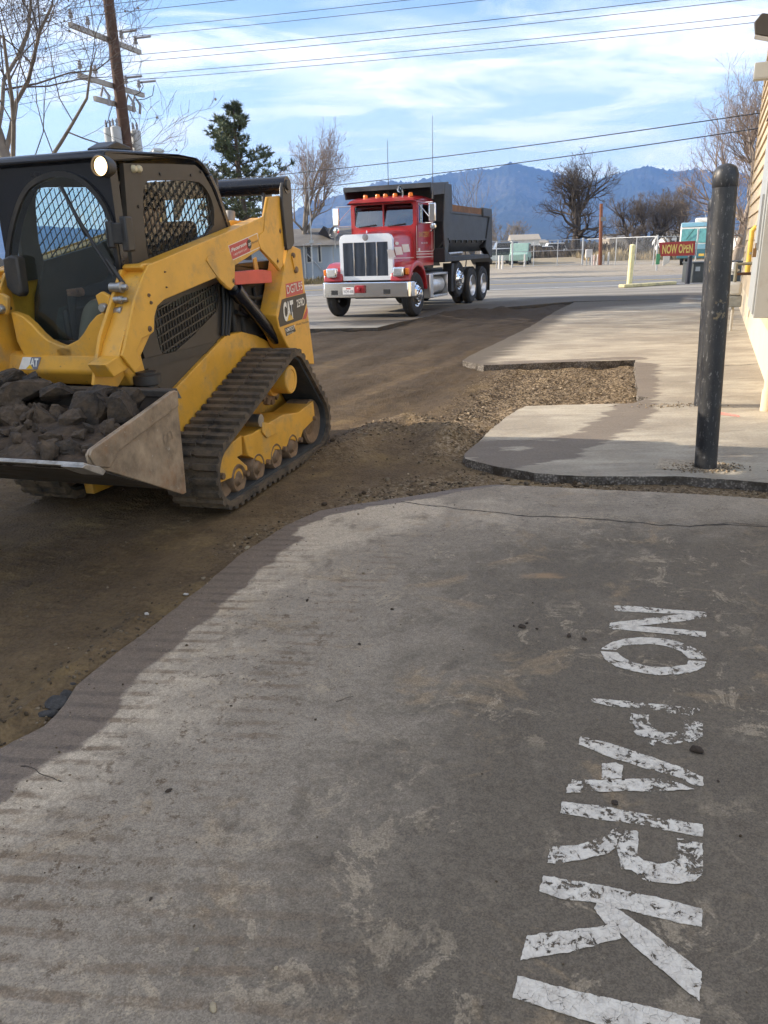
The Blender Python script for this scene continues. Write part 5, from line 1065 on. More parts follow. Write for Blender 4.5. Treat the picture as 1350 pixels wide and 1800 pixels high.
frame.cyl((-0.95, 3.42, 0.77), (0.95, 3.42, 0.77), 0.06).box(-0.36, 0.36, -0.2, 1.2, 0.55, 0.95); frame.build('chassis', bed_b, trk)
MB().box(-0.45, 0.45, -0.35, 0.9, 0.45, 0.70).build('engine_sump', bed_b, trk, bevel=0.05)
yF = -0.62
bt = [(-1.21, yF + 0.28), (-1.19, yF + 0.06), (-1.12, yF), (1.12, yF), (1.19, yF + 0.06), (1.21, yF + 0.28), (1.17, yF + 0.28), (1.10, yF + 0.05), (-1.10, yF + 0.05), (-1.17, yF + 0.28)]
zb0, zb1 = TYp(*Z5(95, 865), yF)[1], TYp(*Z5(380, 755), yF)[1]
bmp = MB().prism(bt, 'z', 0.50, 0.86).build('bumper', paint('bumper_chrome', (0.85, 0.87, 0.90), 0.16, 1.0, var=0.03), trk, bevel=0.02, seg=3)
for px, py in ((147, 828), (502, 820)):
    x, z = TYp(*Z5(px, py), yF); MB().box(x - 0.09, x + 0.09, yF - 0.004, yF + 0.01, z - 0.055, z + 0.055).build('tow_slot', bed_b, bmp)
x, z = TYp(*Z5(243, 815), yF); pl = MB().box(x - 0.155, x + 0.155, yF - 0.02, yF - 0.006, z - 0.085, z + 0.085).build('licence_plate', white_p, bmp, bevel=0.004)
put_text('plate_number', 'YCM 430', paint('plate_ink', (0.03, 0.03, 0.06), 0.6), bmp, Vector((x, yF - 0.0215, z - 0.02)), (1, 0, 0), (0, 0, 1), 0.27, 0.07, lift=0.001)
MB().box(x - 0.06, x + 0.06, yF - 0.0225, yF - 0.0205, z + 0.04, z + 0.065).build('plate_sticker', decal_red, bmp)
x, z = TYp(*Z5(322, 803), yF); MB().box(x - 0.13, x + 0.13, yF - 0.07, yF, z - 0.09, z + 0.09).cyl((x, yF - 0.12, z), (x, yF - 0.06, z), 0.05, n=12).build('tow_coupler', paint('coupler_red', (0.32, 0.02, 0.03), 0.35), bmp, bevel=0.015)
# hood, grille
yG = -0.50
gx0, gz0 = TYp(*Z5(150, 758), yG); gx1, gz1 = TYp(*Z5(492, 424), yG)
hw = (gx1 - gx0) / 2; hood = MB(); loft(hood, [hood_ring(yG + 0.08, hw - 0.02, 0.95, gz1 - 0.01), hood_ring(0.2, hw + 0.03, 0.98, gz1 + 0.05), hood_ring(0.95, hw + 0.14, 1.0, gz1 + 0.10)])
hood = hood.build('hood', truck_red, trk, bevel=0.01)
so_ = [(-hw, 0.90), (hw, 0.90), (hw, gz1 - 0.13), (hw - 0.04, gz1 - 0.04), (hw - 0.13, gz1), (-hw + 0.13, gz1), (-hw + 0.04, gz1 - 0.04), (-hw, gz1 - 0.13)]
si_ = [(-hw + 0.09, 1.0), (hw - 0.12, 1.0), (hw - 0.12, gz1 - 0.19), (-hw + 0.09, gz1 - 0.19)]
gs = MB().ring(so_, si_, 'y', yG, yG + 0.10, 48).build('grille_surround', paint('satin_chrome', (0.88, 0.90, 0.94), 0.42, 0.85, var=0.03), trk, bevel=0.018, seg=3)
gm = SH('grille_mesh'); wv = N(gm.t, 'ShaderNodeTexWave'); gm.l(N(gm.t, 'ShaderNodeTexCoord').outputs['Object'], wv.inputs[0]); wv.inputs['Scale'].default_value = 9
grille_m = gm.done(gm.mix(gm.ramp(wv.outputs[0], 0.3, 0.7), (0.04, 0.05, 0.07), (0.16, 0.19, 0.24)), 0.35); gm.b.inputs['Metallic'].default_value = 0.6
MB().box(si_[0][0] - 0.01, si_[1][0] + 0.01, yG + 0.03, yG + 0.05, 0.99, gz1 - 0.18).build('grille_screen', grille_m, gs)
gb = MB(); k = 0
for i in range(40):
    xx = si_[0][0] + (si_[1][0] - si_[0][0]) * (i + 0.5) / 40; gb.box(xx - 0.004, xx + 0.004, yG + 0.018, yG + 0.03, 1.0, gz1 - 0.19)
gb.build('grille_bars', paint('dark_bars', (0.16, 0.18, 0.22), 0.3, 0.8), gs, smooth=0)
for f in (0.24, 0.5, 0.75):
    xx = si_[0][0] + (si_[1][0] - si_[0][0]) * f; MB().box(xx - 0.016, xx + 0.016, yG - 0.004, yG + 0.022, 1.0, gz1 - 0.19).build('grille_post', chrome, gs, bevel=0.006)
MB().lathe([(0, -0.02), (0.07, -0.016), (0.08, 0.0)], (0.0, yG - 0.001, gz1 - 0.075), 'y', 24).build('emblem', paint('emblem_grey', (0.42, 0.38, 0.38), 0.3, 0.6), gs)
MB().cyl((0, yG + 0.1, gz1 + 0.0), (0, yG + 0.1, gz1 + 0.08), 0.012, n=8).build('hood_ornament', chrome, hood)
for sg in (1, -1):
    fo = [(-0.56, 0.87), (-0.53, 1.02), (-0.42, 1.18), (-0.2, 1.30), (0.1, 1.335), (0.38, 1.26), (0.58, 1.06), (0.70, 0.80), (0.73, 0.62), (0.66, 0.62), (0.60, 0.85), (0.46, 1.04), (0.25, 1.16), (0.0, 1.2), (-0.25, 1.13), (-0.42, 1.0), (-0.48, 0.87)]
    fen = MB().prism(fo, 'x', sg * (hw - 0.06), sg * 1.16).build('fender', truck_red, trk, bevel=0.05, seg=4)
    MB().box(sg * (hw - 0.02), sg * 1.10, -0.52, 0.0, 0.87, 1.06).build('fender_nose', truck_red, fen, bevel=0.05, seg=3)
    hxl = 0.90; hl = MB().box(sg * 0.75, sg * 1.03, -0.66, -0.50, 0.98, 1.20).build('headlight', chrome, trk, bevel=0.03, seg=3)
    MB().box(sg * 0.785, sg * 0.995, -0.672, -0.655, 1.01, 1.17).build('headlight_lens', lens, hl, bevel=0.015)
    MB().box(sg * 1.04, sg * 1.13, -0.60, -0.48, 1.02, 1.17).build('turn_signal', amber, trk, bevel=0.02)
# cab
xc_ = 0.90; yC0 = TXp(*Z5(702, 215), xc_)[0]; yC1 = TXp(*Z5(815, 215), xc_)[0]
zr = TXp(*Z5(760, 172), xc_)[1]; zs0 = TXp(*Z5(760, 225), xc_)[1]; zs1 = TXp(*Z5(760, 372), xc_)[1]; zbt = TXp(*Z5(800, 640), xc_)[1]
def rect(a0, a1, b0, b1, c=0.04): return [(a0 + c, b0), (a1 - c, b0), (a1, b0 + c), (a1, b1 - c), (a1 - c, b1), (a0 + c, b1), (a0, b1 - c), (a0, b0 + c)]
for sg in (1, -1):
    cs = MB().ring([(yC0, zbt), (yC1, zbt), (yC1, zr - 0.1), (yC0 + 0.06, zr - 0.1), (yC0, zs1)], rect(yC0 + 0.12, yC1 - 0.16, zs1 + 0.03, zs0 - 0.01), 'x', sg * (xc_ - 0.05), sg * xc_).build('cab_side', truck_red, trk)
    dr = MB().ring(rect(yC0 + 0.05, yC1 - 0.08, zbt + 0.16, zr - 0.16), rect(yC0 + 0.14, yC1 - 0.18, zs1 + 0.04, zs0 - 0.02), 'x', sg * xc_, sg * (xc_ + 0.012)).build('door', truck_red, trk, bevel=0.004)
    MB().prism(rect(yC0 + 0.13, yC1 - 0.17, zs1 + 0.035, zs0 - 0.015), 'x', sg * (xc_ - 0.012), sg * (xc_ - 0.006)).build('door_window', wind, dr, smooth=0)
    MB().box(sg * (xc_ + 0.0), sg * (xc_ + 0.016), yC0 + 0.36, yC0 + 0.385, zs1 + 0.04, zs0 - 0.02).build('vent_post', chrome, dr)
    MB().box(sg * (xc_ + 0.012), sg * (xc_ + 0.04), yC1 - 0.28, yC1 - 0.14, zs1 - 0.14, zs1 - 0.10).build('door_handle', chrome, dr, bevel=0.006)
cb_ = MB()
wsz0 = TYp(*Z5(500, 372), yC0)[1] - 0.02; wsz1 = TYp(*Z5(500, 228), yC0)[1]
MB().ring([(-xc_, zbt), (xc_, zbt), (xc_, zr - 0.1), (-xc_, zr - 0.1)], rect(-0.80, 0.80, wsz0, wsz1, 0.05), 'y', yC0, yC0 + 0.06, 64).build('cab_front', truck_red, trk)
MB().box(-xc_ + 0.05, xc_ - 0.05, yC1 - 0.06, yC1, zbt, zr - 0.12).build('cab_back', truck_red, trk)
MB().box(-xc_ + 0.05, xc_ - 0.05, yC0 + 0.06, yC1 - 0.06, zbt, zbt + 0.06).build('cab_floor', dark_in, trk)
MB().box(-xc_ + 0.06, xc_ - 0.06, yC0 + 0.08, yC0 + 0.35, wsz0 - 0.3, wsz0 + 0.02).build('dashboard', dark_in, trk, bevel=0.04)
for sx in (-0.42, 0.42): MB().box(sx - 0.25, sx + 0.25, yC1 - 0.62, yC1 - 0.12, 1.5, 1.68).box(sx - 0.24, sx + 0.24, yC1 - 0.24, yC1 - 0.10, 1.6, 2.35).build('cab_seat', dark_in, trk, bevel=0.05)
MB().lathe([(0.20, -0.012), (0.22, 0.0), (0.20, 0.012), (0.19, 0.0), (0.20, -0.012)], (0.42, yC0 + 0.42, wsz0 + 0.1), 'y', 24).build('steering_wheel', dark_in, trk)
for a, b in ((-0.81, -0.015), (0.015, 0.81)): MB().prism([(yC0 + 0.004, wsz0 - 0.01), (yC0 + 0.010, wsz0 - 0.01), (yC0 + 0.146, wsz1 + 0.01), (yC0 + 0.14, wsz1 + 0.01)], 'x', a, b).build('windshield_pane', wind, trk, smooth=0)
MB().box(-0.016, 0.016, yC0 + 0.0, yC0 + 0.04, wsz0, wsz1).build('windshield_divider', truck_red, trk)
rf = MB(); 
def roof_ring(y, w, z0, z1): return [(-w, y, z0), (-w, y, z1 - 0.09), (-w + 0.05, y, z1 - 0.03), (-w + 0.2, y, z1), (0, y, z1 + 0.02), (w - 0.2, y, z1), (w - 0.05, y, z1 - 0.03), (w, y, z1 - 0.09), (w, y, z0)]
loft(rf, [roof_ring(yC0 - 0.16, xc_ + 0.01, zr - 0.13, zr - 0.06), roof_ring(yC0 + 0.1, xc_ + 0.015, zr - 0.12, zr), roof_ring(yC0 + 0.6, xc_ + 0.015, zr - 0.12, zr + 0.03), roof_ring(yC1 + 0.005, xc_ + 0.012, zr - 0.12, zr - 0.01)]); rf = rf.build('roof', truck_red, trk, bevel=0.01)
for px, py in ((355, 187), (437, 180), (490, 178), (555, 168), (660, 155)):
    x, z = TYp(*Z5(px, py), yC0 + 0.02); z = zr + 0.0; MB().lathe([(0, 0.10), (0.045, 0.095), (0.06, 0.06), (0.062, 0.0)], (x, yC0 + 0.04, zr - 0.03), 'z', 14).build('marker_lamp', amber, rf)
x, z = TYp(*Z5(603, 140), yC0 + 0.1); z = zr + 0.15; MB().lathe([(0.075, -0.14), (0.08, -0.14), (0.05, -0.08), (0.03, 0.05), (0.028, 0.25), (0.0, 0.25)], (x, yC0 + 0.1, z), 'y', 20).box(x - 0.02, x + 0.02, yC0 + 0.15, yC0 + 0.2, zr, z).build('air_horn', chrome, rf)
for sg in (1, -1):
    mx0 = sg * 1.32; my = yC0 - 0.05; zt = TXp(*Z5(840, 222), 1.3)[1]; zl = TXp(*Z5(840, 348), 1.3)[1]
    mr_ = MB().box(mx0 - 0.09, mx0 + 0.09, my, my + 0.07, zl, zt).build('mirror', chrome, trk, bevel=0.025, seg=3)
    MB().lathe([(0, -0.03), (0.06, -0.025), (0.09, 0.0), (0.06, 0.03), (0, 0.035)], (mx0 + sg * 0.01, my + 0.03, zl - 0.11), 'y', 20).build('convex_mirror', chrome, mr_)
    ar = MB().tube([(sg * (xc_), yC0 + 0.12, zt + 0.02), (mx0, my + 0.04, zt + 0.02)], 0.012, 8); ar.tube([(sg * xc_, yC0 + 0.12, zl - 0.02), (mx0, my + 0.04, zl - 0.02)], 0.012, 8); ar.tube([(sg * xc_, yC0 + 0.10, zt + 0.02), (mx0 - sg * 0.02, my + 0.04, zl + 0.05)], 0.010, 8); ar.build('mirror_bracket', chrome_d, mr_)
ax1 = TYp(*Z5(835, 170), yC0); MB().tube([(1.33, yC0, 2.75), (1.33, yC0, 2.95), (1.33, yC0 + 0.02, 4.6)], [0.03, 0.010, 0.004], 6).build('whip_antenna', bed_b, trk)
xx = TYp(*Z5(512, 150), yC0 + 0.4)[0]; MB().tube([(xx, yC0 + 0.4, zr), (xx, yC0 + 0.42, 4.2)], [0.012, 0.005], 6).build('whip_antenna', bed_b, trk)
for sx in (-0.4, 0.4): MB().beam((sx - 0.28, yC0 - 0.012, wsz0 + 0.0), (sx + 0.2, yC0 - 0.012, wsz0 + 0.05), 0.02, 0.02).build('wiper', bed_b, trk)
# stripes and lettering
def tquad(name, pts, x, mat, lift=0.003):
    P = [Vector((x, *TXp(*Z5(*p), x))) for p in pts]; return P
def hood_w(y): return hw - 0.02 + np.interp(y, [yG + 0.08, 0.2, 0.95], [0.0, 0.05, 0.16])
xh = hw + 0.03
def hood_decal(name, pts):
    P = []
    for p in pts:
        x = xh
        for _ in range(4): y, z = TXp(*Z5(*p), x); x = max(float(hood_w(y)), hw) + 0.008
        P.append(Vector((x, y, z)))
    n = len(P); Q = [p - Vector((0.004, 0, 0)) for p in P]; MB().add(P + Q, [tuple(range(n)), tuple(reversed(range(n, 2 * n)))] + [(i, (i + 1) % n, n + (i + 1) % n, n + i) for i in range(n)]).build(name, white_p, hood, smooth=0)
for q in ([(503, 535), (548, 535), (562, 588), (514, 590)], [(550, 518), (600, 515), (612, 568), (565, 572)], [(602, 500), (650, 498), (660, 550), (615, 554)]): hood_decal('white_stripe_block', q)
hood_decal('white_dot', [(570 + 12 * math.cos(a_), 493 + 12 * math.sin(a_)) for a_ in [k * 0.524 for k in range(12)]])
hood_decal('pinstripe', [(514, 592), (690, 587), (690, 592), (514, 597)])
xd_ = xc_ + 0.013
def tline(pts, w=0.018, name='pinstripe'):
    P = [Vector((xd_, *TXp(*Z5(*p), xd_))) for p in pts]; m = MB()
    for a, b in zip(P[:-1], P[1:]): m.beam(a, b, 0.004, w, (1, 0, 0)) if False else m.beam(a, b, w, 0.004, (1, 0, 0))
    m.build(name, white_p, trk, smooth=0)
tline([(703, 372), (706, 575)]); tline([(806, 400), (808, 605)]); tline([(822, 370), (822, 530), (812, 545), (702, 549)]); tline([(702, 566), (815, 563)]); tline([(702, 586), (815, 583)])
a, b, c = (Vector((xd_, *TXp(*Z5(*p), xd_))) for p in ((718, 452), (788, 447), (718, 415))); put_text('door_lettering', "SWITZER'S", gold, trk, (a + b) / 2 + (c - a) / 2 + Vector((0.001, 0, 0)), b - a, c - a, (b - a).length, (c - a).length, bold=0.01)
a, b, c = (Vector((xd_, *TXp(*Z5(*p), xd_))) for p in ((735, 497), (778, 494), (735, 485))); put_text('phone_lettering', 'N 8-00', white_p, trk, (a + b) / 2 + (c - a) / 2 + Vector((0.001, 0, 0)), b - a, c - a, (b - a).length, (c - a).length, bold=0.01)
y, z = TXp(*Z5(721, 536), xd_); MB().box(xd_, xd_ + 0.004, y - 0.06, y + 0.06, z - 0.04, z + 0.04).build('door_sticker', white_p, trk)
# wheels
def wheel(x, y, z, r, w, kind):
    sg = 1 if x > 0 else -1
    def A(p): return [(a, sg * b) for a, b in p]
    t = MB().lathe(A([(0.31, -w / 2 + 0.02), (0.40, -w / 2), (r - 0.05, -w / 2 + 0.01), (r - 0.012, -w / 2 + 0.05), (r, -w / 4), (r - 0.012, -w / 4 + 0.012), (r, -w / 8), (r - 0.012, 0), (r, w / 8), (r - 0.012, w / 4 - 0.012), (r, w / 4), (r - 0.012, w / 2 - 0.05), (r - 0.05, w / 2 - 0.01), (0.40, w / 2), (0.31, w / 2 - 0.02), (0.31, -w / 2 + 0.02)]), (x, y, z), 'x', 40).build('wheel', tyre_m, trk)
    if kind == 'out':
        rim = MB().lathe(A([(0.31, w / 2 - 0.03), (0.295, w / 2 - 0.01), (0.28, w / 2 - 0.06), (0.255, w / 2 - 0.05), (0.20, w / 2 + 0.02), (0.12, w / 2 + 0.045), (0.115, w / 2 + 0.09), (0.05, w / 2 + 0.10), (0, w / 2 + 0.10)]), (x, y, z), 'x', 36).build('rim', chrome, t)
        nb = MB()
        for k in range(10):
            a = 2 * math.pi * k / 10; nb.cyl((x + sg * (w / 2 + 0.02), y + 0.165 * math.cos(a), z + 0.165 * math.sin(a)), (x + sg * (w / 2 + 0.06), y + 0.165 * math.cos(a), z + 0.165 * math.sin(a)), 0.018, n=6)
        nb.build('lug_nuts', chrome_d, t)
        hb_ = MB()
        for k in range(10):
            a = 2 * math.pi * (k + 0.5) / 10; hb_.cyl((x + sg * (w / 2 - 0.03), y + 0.245 * math.cos(a), z + 0.245 * math.sin(a)), (x + sg * (w / 2 - 0.012), y + 0.232 * math.cos(a), z + 0.232 * math.sin(a)), 0.026, n=10)
        hb_.build('hand_holes', bed_b, t)
    elif kind == 'deep':
        MB().lathe(A([(0.31, w / 2 - 0.03), (0.295, w / 2 - 0.005), (0.275, w / 2 - 0.04), (0.27, 0.0), (0.24, -0.04), (0.13, -0.05), (0.125, 0.05), (0.06, 0.07), (0, 0.07)]), (x, y, z), 'x', 36).build('rim', chrome_d, t)
    return t
for sg in (1, -1):
    wheel(sg * 1.02, 0.0, 0.53, 0.53, 0.27, 'out'); wheel(sg * 1.06, 3.40, 0.76, 0.50, 0.26, 'out')
    for y in (4.70, 5.92): wheel(sg * 1.08, y, 0.52, 0.52, 0.25, 'deep'); wheel(sg * 0.76, y, 0.52, 0.52, 0.25, 'none')
# tank and battery box
for sg in (1, -1):
    y0, y1 = TXp(*Z5(800, 760), 1.1)[0], TXp(*Z5(920, 740), 1.1)[0]
    tb = MB().box(sg * 0.62, sg * 1.08, y0, y0 + 0.28, 0.36, 0.98).build('battery_box', chrome_d, trk, bevel=0.02)
    MB().box(sg * 0.62, sg * 1.08, y0 + 0.28, y1, 0.93, 0.99).box(sg * 0.62, sg * 1.08, y0 + 0.28, y1, 0.36, 0.42).box(sg * 0.62, sg * 1.08, y1 - 0.05, y1, 0.42, 0.93).build('step_frame', chrome_d, tb, bevel=0.01)
    MB().lathe([(0, -0.5), (0.22, -0.5), (0.24, -0.46), (0.24, 0.46), (0.22, 0.5), (0, 0.5)], (sg * 0.80, (y0 + y1) / 2 + 0.12, 0.67), 'y', 28).build('fuel_tank', paint('white_tank', (0.66, 0.67, 0.66), 0.3, 0.4, var=0.1), tb)
# dump bed
yb0 = TXp(*Z5(905, 300), 1.2)[0]; yb1 = TXp(*Z5(1195, 300), 1.2)[0]; ztop = TXp(*Z5(1050, 302), 1.2)[1]; zfold = TXp(*Z5(1050, 466), 1.2)[1]; zlow = TXp(*Z5(1000, 550), 1.05)[1]
prof = [(-0.92, zlow), (0.92, zlow), (1.2, zfold), (1.2, ztop), (1.13, ztop), (1.13, zfold + 0.05), (0.88, zlow + 0.08), (-0.88, zlow + 0.08), (-1.13, zfold + 0.05), (-1.13, ztop), (-1.2, ztop), (-1.2, zfold)]
bed = MB().prism(prof, 'y', yb0, yb1).build('dump_bed', bed_m, trk, bevel=0.015)
MB().prism([(-1.14, ztop), (1.14, ztop), (1.14, zfold), (0.9, zlow + 0.05), (-0.9, zlow + 0.05), (-1.14, zfold)], 'y', yb0 - 0.02, yb0 + 0.06).build('bed_front', bed_b, bed)
zcs = TXp(*Z5(890, 82), 1.2)[1]
MB().prism([(yb0 + 0.55, ztop), (yb0 + 0.45, zcs), (yb0 - 0.1, zcs), (yb0 - 0.25, ztop - 0.3), (yb0 - 0.12, zlow), (yb0 + 0.1, zlow)], 'x', 1.16, 1.205).build('bed_front_gusset', bed_m, bed, bevel=0.01)
MB().prism([(yb0 + 0.55, ztop), (yb0 + 0.45, zcs), (yb0 - 0.1, zcs), (yb0 - 0.25, ztop - 0.3), (yb0 - 0.12, zlow), (yb0 + 0.1, zlow)], 'x', -1.205, -1.16).build('bed_front_gusset', bed_m, bed, bevel=0.01)
MB().box(-1.16, 1.16, yb0 - 0.06, yb0, ztop - 0.2, zcs - 0.01).build('bed_headboard', bed_m, bed)
ysh = yC0 + 0.25
csd = MB().prism([(ysh, zcs - 0.10), (ysh + 0.02, zcs - 0.06), (yb0 + 0.2, zcs + 0.05), (yb0 + 0.2, zcs), (ysh + 0.05, zcs - 0.12)], 'x', -1.2, 1.2).build('cab_shield', bed_m, bed, bevel=0.01)
MB().box(-1.2, 1.2, ysh - 0.01, ysh + 0.03, zcs - 0.16, zcs - 0.05).build('shield_lip', bed_m, csd)
for sg in (1, -1): MB().prism([(ysh, zcs - 0.14), (ysh + 0.1, zcs - 0.34), (yb0, zcs - 0.25), (yb0, zcs), (ysh, zcs - 0.08)], 'x', sg * 1.16, sg * 1.195).build('shield_cheek', bed_m, csd)
for sg in (1, -1):
    MB().box(sg * 1.12, sg * 1.21, yb0 + 0.3, yb1 - 0.9, ztop + 0.0, ztop + 0.06).build('top_rail', bed_m, bed, bevel=0.01)
    MB().box(sg * 1.14, sg * 1.19, yb0 + 0.2, yb1 - 0.8, ztop + 0.06, TXp(*Z5(1000, 238), 1.18)[1]).build('side_board', wood_b, bed)
    MB().box(sg * 1.195, sg * 1.23, yb0 + 0.1, yb1, zfold - 0.02, zfold + 0.03).build('fold_rib', bed_m, bed)
    for k in range(8): yk = yb0 + 0.3 + k * (yb1 - yb0 - 0.6) / 7; MB().box(sg * 1.19, sg * 1.225, yk - 0.05, yk + 0.05, zfold - 0.09, zfold - 0.025).build('rib_gusset', bed_b, bed)
    MB().prism([(yb1 - 0.55, zlow + 0.1), (yb1 - 0.12, ztop - 0.05), (yb1 + 0.05, ztop + 0.18), (yb1 + 0.2, ztop + 0.18), (yb1 + 0.32, zlow - 0.2), (yb1 + 0.1, zlow - 0.2)], 'x', sg * 1.05, sg * 1.24).build('rear_post', bed_b, bed, bevel=0.02)
    MB().box(sg * 1.10, sg * 1.25, yb1 - 0.85, yb1 + 0.15, ztop + 0.0, ztop + 0.26).build('tarp_bracket', bed_m, bed, bevel=0.03)
    zf = TXp(*Z5(1000, 575), 1.2)[1]; zf2 = TXp(*Z5(1000, 608), 1.2)[1]
    MB().prism([(yC1 + 0.02, zf + 0.22), (yC1 + 0.5, zf + 0.05), (yb0 + 0.5, zf), (yb1 + 0.1, zf), (yb1 + 0.45, zf2 - 0.2), (yb1 + 0.1, zf2), (yC1 + 0.02, zf2 - 0.02)], 'x', sg * 0.55, sg * 1.215).build('bed_skirt', bed_b, bed, bevel=0.02)
    MB().box(sg * 0.72, sg * 1.2, 6.62, 6.64, 0.28, 1.15).build('mud_flap', tyre_m, trk)
    y0, y1 = TXp(*Z5(905, 568), 1.15)[0], TXp(*Z5(1020, 560), 1.15)[0]; MB().cyl((sg * 1.1, y0, zf + 0.06), (sg * 1.1, y1, zf + 0.08), 0.035, n=12).build('tarp_cylinder', chrome_d, bed)
    MB().box(sg * 0.9, sg * 1.15, 2.75, 3.0, 0.45, 1.2).build('wheel_splash_guard', bed_b, trk)
MB().prism([(-1.1, zlow), (1.1, zlow), (1.15, ztop + 0.1), (-1.15, ztop + 0.1)], 'y', yb1 + 0.02, yb1 + 0.12).build('tailgate', bed_m, bed)
# ------------------------------------------------------------------ shop building on the right
WD = Vector((0.387, 0.922, 0)); WN = Vector((-0.922, 0.387, 0)); W0 = Vector((4.56, 9.07, 0)); T0, T1 = -2.6, 11.0; WH = 7.2
shop = thing('shop_building', 'tan lap-sided shop building at the right edge with cream foundation', 'building', W0, math.atan2(WD.y, WD.x))
# local frame: x along the wall (away from camera), y outwards is +WN
siding = paint('tan_siding', (0.52, 0.41, 0.27), 0.7, var=0.07, scale=3, dirt=(0.45, 0.36, 0.24), damt=0.2, dscale=2); cream = paint('cream_foundation', (0.66, 0.55, 0.39), 0.75, var=0.06, scale=3, dirt=(0.5, 0.4, 0.28), damt=0.25, dscale=2, bump=0.1, bscale=30)
MB().box(T0, T1, -7.0, -0.02, 0.0, WH).build('wall', siding, shop)
MB().box(T0 - 0.0, T1, -0.018, 0.02, -0.02, 0.55).build('foundation', cream, shop, bevel=0.005)
z = 0.56; bd = None
while z < WH:
    if bd is None: bd = MB().prism([(-0.015, 0.0), (0.048, 0.0), (0.010, 0.262), (-0.015, 0.262)], 'x', T0, T1 + 0.0).build('siding_board', siding, shop); me_b = bd.data
    else: bd = bpy.data.objects.new('siding_board', me_b); col.objects.link(bd); bd.parent = shop
    bd.location = (0, 0, z); z += 0.25
z = 0.56; eb = None
while z < WH:
    if eb is None: eb = MB().prism([(T0 + 0.015, 0.0), (T0 - 0.048, 0.0), (T0 - 0.010, 0.262), (T0 + 0.015, 0.262)], 'y', -7.0, -0.02).build('siding_board', siding, shop); me_e = eb.data; eb.name = 'siding_board'
    else: eb = bpy.data.objects.new('siding_board', me_e); col.objects.link(eb); eb.parent = shop
    eb.location = (0, 0, z); z += 0.25
MB().box(T0 - 0.055, T0 + 0.02, -0.06, 0.05, 0.5, WH).build('corner_trim', siding, shop, bevel=0.004)
MB().box(T1 + 0.001, T1 + 0.06, -0.1, 0.045, 0.5, WH).build('corner_trim', siding, shop, bevel=0.004)
MB().prism([(T0 - 0.4, WH), (T1 + 0.4, WH), (T1 + 0.4, WH + 0.3), (T0 - 0.4, WH + 0.3)], 'y', -7.4, 0.5).build('roof', paint('roof_fascia', (0.3, 0.24, 0.18), 0.8), shop)
def wl(t, off, z): return W0 + WD * t + WN * off + Vector((0, 0, z))
WROT = math.atan2(WD.y, WD.x)
grey_box = paint('grey_enamel', (0.36, 0.37, 0.36), 0.45, var=0.05, dirt=(0.3, 0.28, 0.25), damt=0.2)
cab_ = thing('electrical_cabinet', 'tall grey electrical cabinet with padlocked hasp on the shop wall', 'cabinet', wl(0, 0, 0), WROT)
MB().box(-0.8, 0.45, 0.031, 0.25, 0.76, 2.82).build('housing', grey_box, cab_, bevel=0.008)
MB().box(-0.78, 0.43, 0.25, 0.27, 0.80, 2.78).build('door', grey_box, cab_, bevel=0.006)
MB().prism([(0.02, 2.82), (0.30, 2.82), (0.02, 2.95)], 'x', -0.83, 0.48).build('rain_hood', paint('dark_trim', (0.05, 0.045, 0.04), 0.6), cab_)
hs_ = MB().box(-0.70, -0.62, 0.27, 0.29, 1.45, 2.0).build('hasp', steel_pin, cab_); MB().box(-0.69, -0.63, 0.285, 0.32, 1.38, 1.47).tube([(-0.68, 0.30, 1.46), (-0.68, 0.30, 1.52), (-0.64, 0.30, 1.52), (-0.64, 0.30, 1.46)], 0.006, 6).build('padlock', paint('brass_lock', (0.25, 0.14, 0.06), 0.4, 0.6), hs_)
for z in (0.95, 2.6): MB().cyl((-0.801, 0.12, z), (-0.806, 0.12, z), 0.012, n=8).build('screw', steel_pin, cab_)
gm_ = thing('gas_meter', 'grey gas meter on a thin leg with rusty pipes by the shop wall', 'meter', wl(5.5, 0.30, 0), WROT)
mt = paint('meter_grey', (0.20, 0.21, 0.20), 0.5, 0.2, var=0.2, scale=12, dirt=(0.13, 0.11, 0.08), damt=0.3)
MB().box(-0.17, 0.17, -0.13, 0.16, 0.43, 0.62).build('meter_base', mt, gm_, bevel=0.02); MB().box(-0.16, 0.16, -0.11, 0.14, 0.62, 0.86).build('meter_body', paint('meter_face', (0.42, 0.42, 0.40), 0.45, 0.2), gm_, bevel=0.05, seg=3)
MB().cyl((0, 0, 0.0), (0, 0, 0.43), 0.025, n=10).build('leg', paint('pale_pipe', (0.45, 0.42, 0.36), 0.6), gm_)
rp_ = paint('rusty_pipe', (0.13, 0.07, 0.045), 0.8, 0.2, var=0.3, scale=20); MB().tube([(0.1, 0.02, 0.86), (0.1, 0.02, 0.98), (0.1, -0.1, 0.99), (0.1, -0.33, 0.99)], 0.026, 10).build('outlet_pipe', rp_, gm_); MB().tube([(-0.1, 0.02, 0.86), (-0.1, 0.02, 1.16), (-0.1, -0.33, 1.17)], 0.030, 10).build('inlet_pipe', paint('olive_pipe', (0.16, 0.15, 0.11), 0.7), gm_)
MB().lathe([(0, 0.14), (0.05, 0.13), (0.06, 0.02), (0.09, 0.01), (0.09, -0.02), (0.05, -0.03), (0.04, -0.08), (0, -0.08)], (-0.02, 0.05, 1.06), 'z', 16).build('regulator', paint('alu_cast', (0.45, 0.45, 0.44), 0.5, 0.5), gm_)
yp = thing('yellow_gas_riser', 'yellow vertical pipe on the shop wall above the gas meter', 'pipe', wl(6.6, 0.09, 0), WROT); MB().tube([(0, 0, 0.95), (0, 0, 1.72), (0, -0.05, 1.78), (0, -0.08, 1.78)], 0.045, 14).build('riser', paint('pipe_yellow', (0.72, 0.50, 0.08), 0.5), yp); MB().box(-0.06, 0.06, -0.09, 0.0, 1.3, 1.34).build('clamp', steel_pin, yp)
